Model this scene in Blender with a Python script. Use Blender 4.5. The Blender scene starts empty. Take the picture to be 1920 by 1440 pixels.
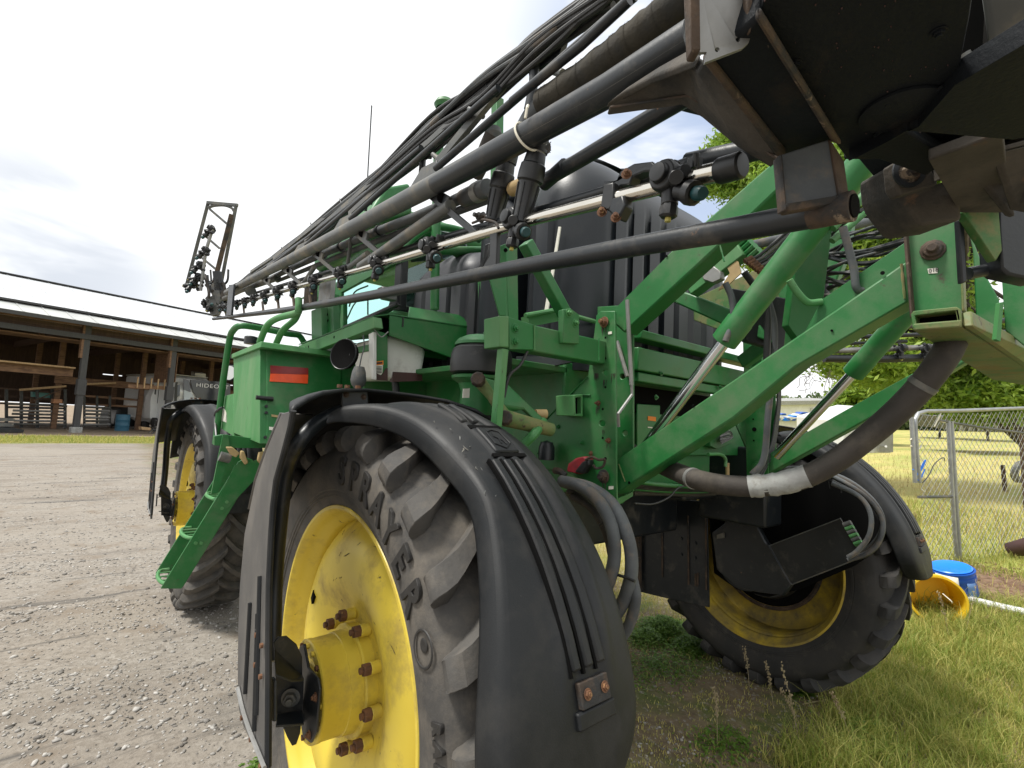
import bpy, bmesh, math, random
import numpy as np
from mathutils import Vector, Matrix
from mathutils.geometry import tessellate_polygon
random.seed(7); rng = np.random.default_rng(7)
S = bpy.context.scene
COL = S.collection
V = Vector
rad = math.radians

# ------------------------------------------------------------------ camera
FPX = 926.5
CAM = V((-.7147, -1.7693, 1.8202)); YAW, PIT, ROL = .6903, .0839, .0487
cy_, sy_, cp_, sp_ = math.cos(YAW), math.sin(YAW), math.cos(PIT), math.sin(PIT)
FW = V((sy_*cp_, cy_*cp_, sp_)); RT0 = V((cy_, -sy_, 0)); UP0 = RT0.cross(FW)
RT = RT0*math.cos(ROL) + UP0*math.sin(ROL); UP = UP0*math.cos(ROL) - RT0*math.sin(ROL)
cam = bpy.data.cameras.new('camera'); co = bpy.data.objects.new('camera', cam); COL.objects.link(co)
cam.sensor_width = 36; cam.lens = 36*FPX/1920; cam.clip_start = .02; cam.clip_end = 3000
co.matrix_world = Matrix(((RT.x, UP.x, -FW.x, CAM.x), (RT.y, UP.y, -FW.y, CAM.y), (RT.z, UP.z, -FW.z, CAM.z), (0, 0, 0, 1)))
S.camera = co
S.render.resolution_x, S.render.resolution_y = 1024, 768

# ------------------------------------------------------------------ world, sun
SUN = V((-.42, .22, .95)).normalized()
w = bpy.data.worlds.new('World'); S.world = w; w.use_nodes = True
nt = w.node_tree; N = nt.nodes; L = nt.links
bg = N['Background']; bg.inputs[1].default_value = .1
sky = N.new('ShaderNodeTexSky'); sky.sky_type = 'NISHITA'; sky.sun_disc = False
sky.sun_elevation = math.asin(SUN.z); sky.sun_rotation = math.atan2(SUN.x, SUN.y); sky.dust_density = 2.0; sky.air_density = 1.2
tc = N.new('ShaderNodeTexCoord')
mp = N.new('ShaderNodeMapping'); mp.inputs['Scale'].default_value = (1, 1, 2.6); L.new(tc.outputs['Generated'], mp.inputs[0])
def wnoise(scale, det, lo, hi, dist=.3):
    n = N.new('ShaderNodeTexNoise'); n.inputs['Scale'].default_value = scale; n.inputs['Detail'].default_value = det
    n.inputs['Roughness'].default_value = .55; n.inputs['Distortion'].default_value = dist
    L.new(mp.outputs[0], n.inputs[0])
    r = N.new('ShaderNodeMapRange'); r.interpolation_type = 'SMOOTHSTEP'; r.inputs[1].default_value = lo; r.inputs[2].default_value = hi
    L.new(n.outputs[0], r.inputs[0]); return r
def wdir(px, py, lo, hi):                     # angular mask round a direction of the sky
    d = (FW + RT*((px-960)/FPX) + UP*((720-py)/FPX)).normalized()
    v = N.new('ShaderNodeVectorMath'); v.operation = 'DOT_PRODUCT'; v.inputs[1].default_value = d
    nn = N.new('ShaderNodeVectorMath'); nn.operation = 'NORMALIZE'; L.new(tc.outputs['Generated'], nn.inputs[0]); L.new(nn.outputs[0], v.inputs[0])
    r = N.new('ShaderNodeMapRange'); r.interpolation_type = 'SMOOTHSTEP'; r.inputs[1].default_value = math.cos(rad(lo)); r.inputs[2].default_value = math.cos(rad(hi))
    L.new(v.outputs['Value'], r.inputs[0]); return r
def wmath(op, a, b):
    m = N.new('ShaderNodeMath'); m.operation = op; m.use_clamp = True
    for i, x in enumerate((a, b)):
        if isinstance(x, (int, float)): m.inputs[i].default_value = x
        else: L.new(x.outputs[0], m.inputs[i])
    return m
def wmix(f, a, b):
    m = N.new('ShaderNodeMix'); m.data_type = 'RGBA'
    L.new(f.outputs[0], m.inputs[0])
    for i, x in ((6, a), (7, b)):
        if isinstance(x, tuple): m.inputs[i].default_value = (*x, 1)
        else: L.new(x, m.inputs[i])
    return m
gap = wmath('MULTIPLY', wdir(1330, 190, 26, 6), wnoise(2.6, 5, .36, .60))           # clearer blue to the right
veil = wmath('SUBTRACT', 1.0, wmath('MULTIPLY', gap, .80))
grey = wmath('MULTIPLY', wdir(60, 490, 12, 3), wnoise(3.2, 5, .40, .66, .4))         # grey cloud low on the left
cl = wmix(grey, (8.5, 8.6, 8.65), (5.3, 5.65, 6.2))
fine = wnoise(7, 7, .3, .8)
cl2 = wmix(wmath('MULTIPLY', fine, .12), cl.outputs[2], (6.9, 7.1, 7.5))
# the blue between the clouds: the sky texture seen through thin haze
bl = N.new('ShaderNodeMix'); bl.data_type = 'RGBA'; bl.inputs[0].default_value = .62
L.new(sky.outputs[0], bl.inputs[6]); bl.inputs[7].default_value = (3.4, 4.5, 6.7, 1)
fin = wmix(veil, bl.outputs[2], cl2.outputs[2])
L.new(fin.outputs[2], bg.inputs[0])
sl = bpy.data.lights.new('sun', 'SUN'); sl.energy = 3.1; sl.angle = rad(11); sl.color = (1, .965, .90)
so = bpy.data.objects.new('sun', sl); COL.objects.link(so); so.rotation_euler = SUN.to_track_quat('Z', 'Y').to_euler()
S.view_settings.view_transform = 'Standard'; S.view_settings.look = 'None'; S.view_settings.gamma = 1; S.view_settings.exposure = .53
S.view_settings.use_curve_mapping = False
S.render.engine = 'CYCLES'
S.cycles.max_bounces = 8; S.cycles.transparent_max_bounces = 12

# ------------------------------------------------------------------ measuring helpers
def ray(px, py): return FW + RT*((px-960)/FPX) + UP*((720-py)/FPX)
def at(px, py, X=None, Y=None, Z=None, D=None, PL=None):
    d = ray(px, py)
    if X is not None: t = (X-CAM.x)/d.x
    elif Y is not None: t = (Y-CAM.y)/d.y
    elif Z is not None: t = (Z-CAM.z)/d.z
    elif PL is not None: t = (PL[0]-CAM).dot(PL[1])/d.dot(PL[1])
    else: t = D
    return CAM + d*t
def sst(a, b, x):
    t = np.clip((x-a)/(b-a), 0, 1); return t*t*(3-2*t)
def gz(x, y):                                  # height of the ground
    x = np.asarray(x, float); y = np.asarray(y, float)
    z = .40*sst(7, 22, y + .3*np.minimum(x, 0))*(1-sst(3, 12, x))
    z = z + .30*sst(3.9, 6.2, x)*sst(-30, -2, y)
    z = z + .036*np.maximum(x-8, 0)
    return z
def atg(px, py, dz=0):                         # where a sight line meets the ground
    d = ray(px, py); t = .5
    for _ in range(4000):
        p = CAM + d*t
        if p.z < float(gz(p.x, p.y)) + dz: break
        t *= 1.004
    return V((p.x, p.y, float(gz(p.x, p.y))))

# ------------------------------------------------------------------ materials
MATS = {}
def M(name, c1, c2=None, rough=.5, metal=0., ns=6., lo=.35, hi=.65, bump=0., bs=80., dirt=None, dlo=.52, dhi=.7, ds=3., dr=.85,
      dirt2=None, d2lo=.6, d2hi=.66, d2s=25., stretch=None, attr=None, sub=0., trans=0., spec=None, coat=0., rvar=.0):
    m = bpy.data.materials.new(name); m.use_nodes = True; n = m.node_tree.nodes; l = m.node_tree.links
    b = n['Principled BSDF']; b.inputs['Roughness'].default_value = rough; b.inputs['Metallic'].default_value = metal
    if spec is not None: b.inputs['Specular IOR Level'].default_value = spec
    if coat: b.inputs['Coat Weight'].default_value = coat; b.inputs['Coat Roughness'].default_value = .15
    t = n.new('ShaderNodeTexCoord'); src = t.outputs['Object']
    if stretch:
        q = n.new('ShaderNodeMapping'); q.inputs['Scale'].default_value = stretch; l.new(src, q.inputs[0]); src = q.outputs[0]
    def noise(s, a, z, det=6, r=.6):
        x = n.new('ShaderNodeTexNoise'); x.inputs['Scale'].default_value = s; x.inputs['Detail'].default_value = det; x.inputs['Roughness'].default_value = r
        l.new(src, x.inputs[0]); r_ = n.new('ShaderNodeMapRange'); r_.inputs[1].default_value = a; r_.inputs[2].default_value = z
        l.new(x.outputs[0], r_.inputs[0]); return x, r_
    def mix(f, a, bb):
        x = n.new('ShaderNodeMix'); x.data_type = 'RGBA'; l.new(f, x.inputs[0])
        for i, y in ((6, a), (7, bb)):
            if isinstance(y, tuple): x.inputs[i].default_value = (*y, 1)
            else: l.new(y, x.inputs[i])
        return x.outputs[2]
    col = c1
    if c2: col = mix(noise(ns, lo, hi)[1].outputs[0], c1, c2)
    if attr:
        a = n.new('ShaderNodeAttribute'); a.attribute_name = attr; col = mix(a.outputs['Fac'], c1, c2)
    rin = None
    if dirt:
        f = noise(ds, dlo, dhi, 9, .68)[1]; col = mix(f.outputs[0], col, dirt)
        rr = n.new('ShaderNodeMapRange'); rr.inputs[3].default_value = rough; rr.inputs[4].default_value = dr
        l.new(f.outputs[0], rr.inputs[0]); rin = rr.outputs[0]
        if metal:
            rm = n.new('ShaderNodeMapRange'); rm.inputs[3].default_value = metal; rm.inputs[4].default_value = 0
            l.new(f.outputs[0], rm.inputs[0]); l.new(rm.outputs[0], b.inputs['Metallic'])
    if dirt2: col = mix(noise(d2s, d2lo, d2hi, 8, .7)[1].outputs[0], col, dirt2)
    if isinstance(col, tuple): b.inputs['Base Color'].default_value = (*col, 1)
    else: l.new(col, b.inputs['Base Color'])
    if rin: l.new(rin, b.inputs['Roughness'])
    if bump:
        x = noise(bs, 0, 1, 4)[0]; bp = n.new('ShaderNodeBump'); bp.inputs['Strength'].default_value = bump; bp.inputs['Distance'].default_value = .004
        l.new(x.outputs[0], bp.inputs['Height']); l.new(bp.outputs[0], b.inputs['Normal'])
    if sub:
        b.inputs['Subsurface Weight'].default_value = 0
        tr = n.new('ShaderNodeBsdfTranslucent'); mx = n.new('ShaderNodeMixShader'); mx.inputs[0].default_value = sub
        if isinstance(col, tuple): tr.inputs[0].default_value = (*col, 1)
        else: l.new(col, tr.inputs[0])
        l.new(b.outputs[0], mx.inputs[1]); l.new(tr.outputs[0], mx.inputs[2]); l.new(mx.outputs[0], n['Material Output'].inputs[0])
    if trans: b.inputs['Transmission Weight'].default_value = trans
    MATS[name] = m; return m
GREEN = M('green_paint', (.015, .130, .030), (.021, .165, .040), rough=.42, ns=2.5, dirt=(.085, .15, .07), dlo=.47, dhi=.74, ds=5, dr=.7, dirt2=(.06, .05, .03), d2lo=.645, d2hi=.72, d2s=14, bump=.08, bs=160)
GREENL = M('faded_green_paint', (.045, .20, .055), (.065, .24, .075), rough=.5, ns=3, dirt=(.14, .25, .12), dlo=.45, dhi=.75, ds=4, stretch=(1, 1, .3), dirt2=(.05, .05, .03), d2lo=.66, d2hi=.73, bump=.05)
GREENY = M('grimy_green_paint', (.03, .14, .03), (.16, .17, .06), rough=.6, ns=5, dirt=(.22, .17, .08), dlo=.5, dhi=.66, ds=9, dirt2=(.05, .03, .02), d2lo=.6, d2hi=.68, d2s=30, bump=.2)
YELL = M('yellow_paint', (.62, .47, .05), (.70, .54, .065), rough=.38, ns=2, dirt=(.30, .21, .07), dlo=.49, dhi=.76, ds=6, dr=.65, dirt2=(.09, .055, .02), d2lo=.655, d2hi=.68, d2s=19, bump=.04, bs=60)
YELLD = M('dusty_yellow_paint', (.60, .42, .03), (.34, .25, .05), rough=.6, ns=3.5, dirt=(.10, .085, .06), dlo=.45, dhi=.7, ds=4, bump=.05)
PLAS = M('black_plastic', (.008, .0095, .011), (.012, .013, .014), rough=.5, spec=.3, ns=4, dirt=(.030, .029, .027), dlo=.46, dhi=.74, ds=6, dr=.72, dirt2=(.09, .088, .083), d2lo=.67, d2hi=.74, d2s=22, bump=.12, bs=240)
PLASG = M('weathered_grey_plastic', (.055, .055, .056), (.085, .082, .078), rough=.5, ns=3, dirt=(.17, .155, .135), dlo=.45, dhi=.75, ds=3.5, bump=.1, bs=200, stretch=(1, 1, .5))
TANK = M('black_tank_plastic', (.007, .010, .013), (.011, .014, .018), rough=.38, spec=.4, ns=2, dirt=(.04, .04, .04), dlo=.5, dhi=.95, ds=2.5, dr=.5, dirt2=(.2, .2, .19), d2lo=.76, d2hi=.78, d2s=30, bump=.1, bs=120)
TANKG = M('sky_sheen_tank_plastic', (.040, .042, .050), (.055, .056, .064), rough=.5, ns=2, dirt=(.08, .078, .075), dlo=.5, dhi=.9, ds=3, bump=.1)  # front tank: sky sheen painted into the base colour as a lighter grey
RUB = M('dusty_tyre_rubber', (.075, .070, .063), (.044, .042, .040), rough=.8, ns=5, dirt=(.15, .13, .105), dlo=.44, dhi=.74, ds=7, dr=.95, bump=.35, bs=90)
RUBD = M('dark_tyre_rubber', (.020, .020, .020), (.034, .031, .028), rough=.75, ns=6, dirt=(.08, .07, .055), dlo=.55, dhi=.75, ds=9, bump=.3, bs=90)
RUBL = M('worn_raised_rubber', (.026, .024, .022), (.018, .017, .016), rough=.6, ns=20, bump=.2)
STEEL = M('black_painted_steel', (.009, .012, .015), (.016, .019, .022), rough=.4, ns=5, dirt=(.10, .09, .075), dlo=.54, dhi=.78, ds=7, dr=.7, dirt2=(.16, .09, .05), d2lo=.675, d2hi=.72, d2s=18, bump=.1, bs=120)
STEELG = M('faded_boom_steel', (.07, .075, .075), (.12, .12, .11), rough=.5, ns=4, dirt=(.22, .19, .14), dlo=.5, dhi=.75, ds=8, dr=.75, dirt2=(.22, .12, .06), d2lo=.66, d2hi=.71, d2s=14, bump=.1)
DST = M('dirt_caked_steel', (.045, .038, .030), (.075, .065, .052), rough=.85, ns=9, dirt=(.022, .022, .02), dlo=.48, dhi=.62, ds=6, dirt2=(.10, .06, .035), d2lo=.62, d2hi=.70, d2s=18, bump=.4, bs=120)
RUST = M('rusty_steel', (.045, .030, .020), (.095, .062, .040), rough=.8, ns=14, dirt=(.025, .025, .025), dlo=.48, dhi=.6, ds=8, dirt2=(.22, .17, .12), d2lo=.62, d2hi=.68, d2s=24, bump=.4, bs=120)
GRIME = M('mud_spattered_black_steel', (.006, .008, .011), (.010, .012, .014), rough=.6, spec=.2, ns=4, dirt=(.035, .027, .018), dlo=.55, dhi=.75, ds=6, dirt2=(.16, .13, .10), d2lo=.71, d2hi=.73, d2s=55, bump=.3, bs=140)
NUT = M('rusted_nut', (.17, .075, .032), (.085, .042, .025), rough=.8, ns=40, dirt=(.5, .32, .12), dlo=.6, dhi=.7, ds=30, bump=.3)
CHROME = M('chrome_rod', (.62, .63, .65), rough=.12, metal=1)
STAIN = M('stainless_pipe', (.74, .71, .64), (.58, .54, .47), rough=.17, metal=1, ns=3, stretch=(.3, .3, 6), dirt=(.30, .26, .18), dlo=.60, dhi=.8, ds=12)
ALU = M('dull_aluminium', (.34, .34, .33), (.24, .24, .23), rough=.5, metal=.6, ns=8, dirt=(.28, .24, .18), dlo=.55, dhi=.75, ds=6, bump=.1)
HOSE = M('grey_rubber_hose', (.10, .11, .115), (.06, .065, .07), rough=.7, ns=8, dirt=(.16, .13, .10), dlo=.52, dhi=.7, ds=10, bump=.2)
HOSEB = M('black_rubber_hose', (.016, .017, .018), (.026, .026, .026), rough=.5, ns=6, dirt=(.07, .065, .055), dlo=.56, dhi=.8, ds=8)
HOSEM = M('brown_dusty_hose', (.034, .029, .024), (.050, .042, .035), rough=.75, ns=8, dirt=(.10, .085, .065), dlo=.5, dhi=.75, ds=7, bump=.25, bs=200)
OLIVE = M('olive_fabric_sleeve', (.026, .023, .016), (.042, .036, .025), rough=.9, ns=14, dirt=(.02, .02, .018), dlo=.5, dhi=.7, ds=9, bump=.6, bs=60)
TAPE = M('grey_white_tape', (.36, .37, .35), (.24, .24, .23), rough=.7, ns=10, dirt=(.20, .18, .15), dlo=.5, dhi=.7, ds=12, bump=.6, bs=45)
BLK = M('black_nylon', (.008, .009, .010), (.014, .015, .016), rough=.42, ns=20, dirt=(.07, .065, .06), dlo=.58, dhi=.8, ds=30)
TEAL = M('teal_nozzle_cap', (.008, .045, .050), (.012, .07, .075), rough=.4, ns=20)
HOLE = M('dark_hole', (.004, .004, .004), rough=.95, spec=.1)
WHT = M('white_plastic_tank', (.68, .68, .63), (.56, .56, .52), rough=.45, ns=3, dirt=(.25, .22, .18), dlo=.55, dhi=.8, ds=4)
WHTP = M('white_paint', (.72, .73, .74), (.62, .62, .62), rough=.4, ns=2)
LAB = M('white_label', (.7, .68, .6), rough=.6)
LABO = M('orange_label', (.75, .22, .02), rough=.6)
INK = M('black_print', (.02, .02, .02), rough=.6)
REDR = M('red_reflector', (.26, .012, .010), (.20, .01, .01), rough=.3, ns=30)
ORGR = M('orange_reflector', (.85, .085, .008), (.75, .07, .008), rough=.3, ns=30)
MAROON = M('maroon_paint', (.07, .03, .03), (.05, .025, .02), rough=.6)
BRASS = M('brass_tip', (.45, .40, .10), rough=.5)
BUFF = M('buff_paint', (.45, .33, .15), (.36, .25, .12), rough=.6, ns=12)
ZIP = M('white_cable_tie', (.72, .68, .56), rough=.5)
REDW = M('red_ratchet_strap', (.28, .012, .02), (.14, .01, .015), rough=.6, ns=20)
GLASS = bpy.data.materials.new('tinted_cab_glass'); GLASS.use_nodes = True
_b = GLASS.node_tree.nodes['Principled BSDF']; _b.inputs['Base Color'].default_value = (.72, .95, .91, 1); _b.inputs['Roughness'].default_value = .03
_b.inputs['Transmission Weight'].default_value = 1; _b.inputs['IOR'].default_value = 1.05; _b.inputs['Specular IOR Level'].default_value = 1.0
GLASSD = M('dark_glass', (.012, .02, .02), rough=.06, spec=.8)
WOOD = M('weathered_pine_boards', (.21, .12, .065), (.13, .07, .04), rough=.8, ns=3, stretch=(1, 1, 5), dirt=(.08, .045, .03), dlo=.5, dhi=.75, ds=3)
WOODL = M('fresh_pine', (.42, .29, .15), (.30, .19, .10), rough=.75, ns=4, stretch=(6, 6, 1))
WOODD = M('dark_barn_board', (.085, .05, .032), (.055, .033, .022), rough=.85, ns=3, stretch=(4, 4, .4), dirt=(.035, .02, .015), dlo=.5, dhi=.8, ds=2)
WOODP = M('grey_post_wood', (.06, .06, .062), (.045, .045, .047), rough=.8, ns=6, stretch=(4, 4, .5))
ROOF = M('white_ribbed_metal', (.56, .58, .60), (.50, .52, .54), rough=.42, ns=.4, metal=.1)
ROOFD = M('dull_metal_roof', (.50, .51, .50), (.40, .41, .40), rough=.5, ns=.8, metal=.1)
GALV = M('galvanised_steel', (.38, .39, .40), (.28, .29, .30), rough=.42, metal=.75, ns=10, dirt=(.2, .18, .15), dlo=.6, dhi=.8, ds=12)
WIRE = M('chain_link_wire', (.40, .40, .40), rough=.45, metal=.5)
BLUE = M('blue_plastic', (.010, .085, .42), (.012, .07, .34), rough=.35, ns=4)
BLUEL = M('bright_blue_lid', (.012, .20, .85), rough=.3)
BLUEF = M('faded_blue_drum', (.03, .12, .19), rough=.5)
YBUC = M('yellow_bucket_plastic', (.92, .66, .035), (.88, .60, .025), rough=.4, ns=4, sub=.25)
BARK = M('tree_bark', (.09, .07, .055), (.05, .04, .032), rough=.9, ns=12, bump=.6, bs=20)

# ------------------------------------------------------------------ mesh helpers
ORI = {}
def spl(pts, n=6):                             # smooth curve through points
    P = [V(p) for p in pts]; out = []
    for i in range(len(P)-1):
        p0 = P[i-1] if i else P[0]*2-P[1]; p1, p2 = P[i], P[i+1]; p3 = P[i+2] if i+2 < len(P) else p2*2-p1
        for k in range(n):
            t = k/n; out.append(.5*((2*p1) + (p2-p0)*t + (2*p0-5*p1+4*p2-p3)*t*t + (3*p1-p0-3*p2+p3)*t**3))
    out.append(P[-1]); return out
class MB:
    def __init__(s): s.v = []; s.f = []
    def add(s, v, f):
        o = len(s.v); s.v += [V(p) for p in v]; s.f += [tuple(i+o for i in q) for q in f]; return s
    def box(s, a, b):
        x0, y0, z0 = a; x1, y1, z1 = b
        return s.add([(x0,y0,z0),(x1,y0,z0),(x1,y1,z0),(x0,y1,z0),(x0,y0,z1),(x1,y0,z1),(x1,y1,z1),(x0,y1,z1)],
                     [(0,3,2,1),(4,5,6,7),(0,1,5,4),(1,2,6,5),(2,3,7,6),(3,0,4,7)])
    def obox(s, c, a, b, d):                   # centre and three half-vectors
        c, a, b, d = V(c), V(a), V(b), V(d)
        vs = [c+a*i+b*j+d*k for k in (-1, 1) for i, j in ((-1,-1),(1,-1),(1,1),(-1,1))]
        return s.add(vs, [(0,3,2,1),(4,5,6,7),(0,1,5,4),(1,2,6,5),(2,3,7,6),(3,0,4,7)])
    def beam(s, p0, p1, w, h, up=(0,0,1)):
        p0, p1 = V(p0), V(p1); d = p1-p0; u = V(up); x = d.cross(u).normalized(); y = x.cross(d).normalized()
        return s.obox((p0+p1)/2, x*w/2, y*h/2, d/2)
    def prism(s, pts, vec, holes=()):
        vec = V(vec); polys = [[V(p) for p in pts]] + [[V(p) for p in h] for h in holes]
        flat = [p for q in polys for p in q]; n = len(flat); tri = tessellate_polygon(polys)
        f = [tuple(t) for t in tri] + [tuple(i+n for i in reversed(t)) for t in tri]; o = 0
        for q in polys:
            k = len(q); f += [(o+i, o+(i+1) % k, n+o+(i+1) % k, n+o+i) for i in range(k)]; o += k
        return s.add(flat+[p+vec for p in flat], f)
    def tube(s, pts, r, seg=10, caps=True):
        P = [V(p) for p in pts]; n = len(P); R = r if isinstance(r, (list, tuple)) else [r]*n
        t0 = (P[1]-P[0]).normalized(); u = t0.cross(V((0,0,1)))
        if u.length < .05: u = t0.cross(V((1,0,0)))
        u.normalize(); vs = []
        for i in range(n):
            t = (P[min(i+1, n-1)]-P[max(i-1, 0)]).normalized(); u = (u - t*u.dot(t)).normalized(); b = t.cross(u)
            vs += [P[i] + (u*math.cos(2*math.pi*k/seg)+b*math.sin(2*math.pi*k/seg))*R[i] for k in range(seg)]
        f = [(i*seg+k, i*seg+(k+1) % seg, (i+1)*seg+(k+1) % seg, (i+1)*seg+k) for i in range(n-1) for k in range(seg)]
        if caps: f += [tuple(reversed(range(seg))), tuple((n-1)*seg+k for k in range(seg))]
        return s.add(vs, f)
    def cyl(s, p0, p1, r, seg=20, r2=None): return s.tube([p0, p1], [r, r if r2 is None else r2], seg)
    def lathe(s, prof, o=(0,0,0), ax=(0,0,1), seg=32, closed=False):     # prof: (distance along axis, radius)
        o, ax = V(o), V(ax).normalized(); u = ax.cross(V((0,0,1)))
        if u.length < .05: u = ax.cross(V((1,0,0)))
        u.normalize(); b = ax.cross(u); n = len(prof)
        vs = [o + ax*t + (u*math.cos(2*math.pi*k/seg)+b*math.sin(2*math.pi*k/seg))*r for t, r in prof for k in range(seg)]
        f = [(i*seg+k, i*seg+(k+1) % seg, (i+1)*seg+(k+1) % seg, (i+1)*seg+k) for i in range(n-1) for k in range(seg)]
        if prof[0][1] > 0 and closed: f.append(tuple(reversed(range(seg))))
        if prof[-1][1] > 0 and closed: f.append(tuple((n-1)*seg+k for k in range(seg)))
        return s.add(vs, f)
    def grid(s, rows):
        n = len(rows[0]); m = len(rows)
        return s.add([p for r in rows for p in r], [(i*n+j, i*n+j+1, (i+1)*n+j+1, (i+1)*n+j) for i in range(m-1) for j in range(n-1)])
    def build(s, name, mat, parent=None, bev=0., ang=35, solid=0., fix=True, kind=None, smooth=True, seg=2):
        o_ = ORI.get(parent.name, V((0,0,0))) if parent else V((0,0,0))
        me = bpy.data.meshes.new(name); me.from_pydata([tuple(p-o_) for p in s.v], [], s.f)
        if fix:
            b = bmesh.new(); b.from_mesh(me); bmesh.ops.remove_doubles(b, verts=b.verts, dist=1e-5); bmesh.ops.recalc_face_normals(b, faces=b.faces); b.to_mesh(me); b.free()
        me.materials.append(mat)
        if smooth: me.shade_smooth(); me.set_sharp_from_angle(angle=rad(ang))
        ob = bpy.data.objects.new(name, me); COL.objects.link(ob)
        if parent: ob.parent = parent; ORI[ob.name] = o_
        else: ORI[ob.name] = V((0,0,0))
        if solid: q = ob.modifiers.new('t', 'SOLIDIFY'); q.thickness = solid; q.offset = 0
        if bev: q = ob.modifiers.new('b', 'BEVEL'); q.width = bev; q.segments = seg; q.limit_method = 'ANGLE'; q.angle_limit = rad(40); q.harden_normals = False
        if kind: ob['kind'] = kind
        return ob
def thing(name, label, cat, loc=(0,0,0), group=None):
    o = bpy.data.objects.new(name, None); COL.objects.link(o); o.location = loc; o.empty_display_size = .2
    o['label'] = label; o['category'] = cat
    if group: o['group'] = group
    ORI[o.name] = V(loc); return o
def tag(o, label, cat, group=None):
    o['label'] = label; o['category'] = cat
    if group: o['group'] = group
    return o
def copytree(o, parent=None):
    c = o.copy(); COL.objects.link(c)
    if parent: c.parent = parent
    for ch in list(o.children): copytree(ch, c)
    return c
def hexa(c, r, ax, k=6, rot=0):                # ring of points round an axis
    ax = V(ax).normalized(); u = ax.cross(V((0,0,1)))
    if u.length < .05: u = ax.cross(V((1,0,0)))
    u.normalize(); b = ax.cross(u); return [V(c)+(u*math.cos(rot+2*math.pi*i/k)+b*math.sin(rot+2*math.pi*i/k))*r for i in range(k)]
def XP(X, pts): return [at(a, b, X=X) for a, b in pts]
def YP(Y, pts): return [at(a, b, Y=Y) for a, b in pts]
def ZP(Z, pts): return [at(a, b, Z=Z) for a, b in pts]
def numesh(name, verts, faces, mat, attr=None, kind='stuff', smooth=False):   # big arrays of triangles or quads
    me = bpy.data.meshes.new(name); nv = len(verts); nf, k = faces.shape
    me.vertices.add(nv); me.vertices.foreach_set('co', verts.astype(np.float32).ravel())
    me.loops.add(nf*k); me.loops.foreach_set('vertex_index', faces.astype(np.int32).ravel())
    me.polygons.add(nf); me.polygons.foreach_set('loop_start', np.arange(0, nf*k, k, dtype=np.int32)); me.polygons.foreach_set('loop_total', np.full(nf, k, np.int32))
    me.update(calc_edges=True)
    if attr is not None:
        a = me.attributes.new('tone', 'FLOAT', 'POINT'); a.data.foreach_set('value', attr.astype(np.float32))
    me.materials.append(mat)
    if smooth: me.shade_smooth()
    o = bpy.data.objects.new(name, me); COL.objects.link(o)
    if kind: o['kind'] = kind
    return o
# ================================================================== THE SPRAYER
SPR = thing('crop_sprayer', 'green and yellow self-propelled crop sprayer with its black boom folded forward along the side', 'sprayer', (1.8, 1.9, 0))
HZ = .89
def PXp(name, X, pts, th, mat, parent=None, bev=.003, holes=()):
    m = MB().prism(XP(X, pts), (th, 0, 0), [XP(X, h) for h in holes]); return m.build(name, mat, parent or SPR, bev=bev)
def PYp(name, Y, pts, th, mat, parent=None, bev=.003, holes=()):
    m = MB().prism(YP(Y, pts), (0, th, 0), [YP(Y, h) for h in holes]); return m.build(name, mat, parent or SPR, bev=bev)
def ring(px, py, r, k=14): return [(px+r*math.cos(2*math.pi*i/k), py+r*math.sin(2*math.pi*i/k)) for i in range(k)]
def bolt(c, ax, r, h, mat=NUT, parent=None, name='bolt'):
    c = V(c); ax = V(ax).normalized(); m = MB().prism(hexa(c, r, ax), ax*h); m.cyl(c+ax*h, c+ax*(h*1.7), r*.55, 10); m.cyl(c, c+ax*h*.18, r*1.45, 16)
    return m.build(name, mat, parent or SPR, bev=r*.08)

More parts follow.
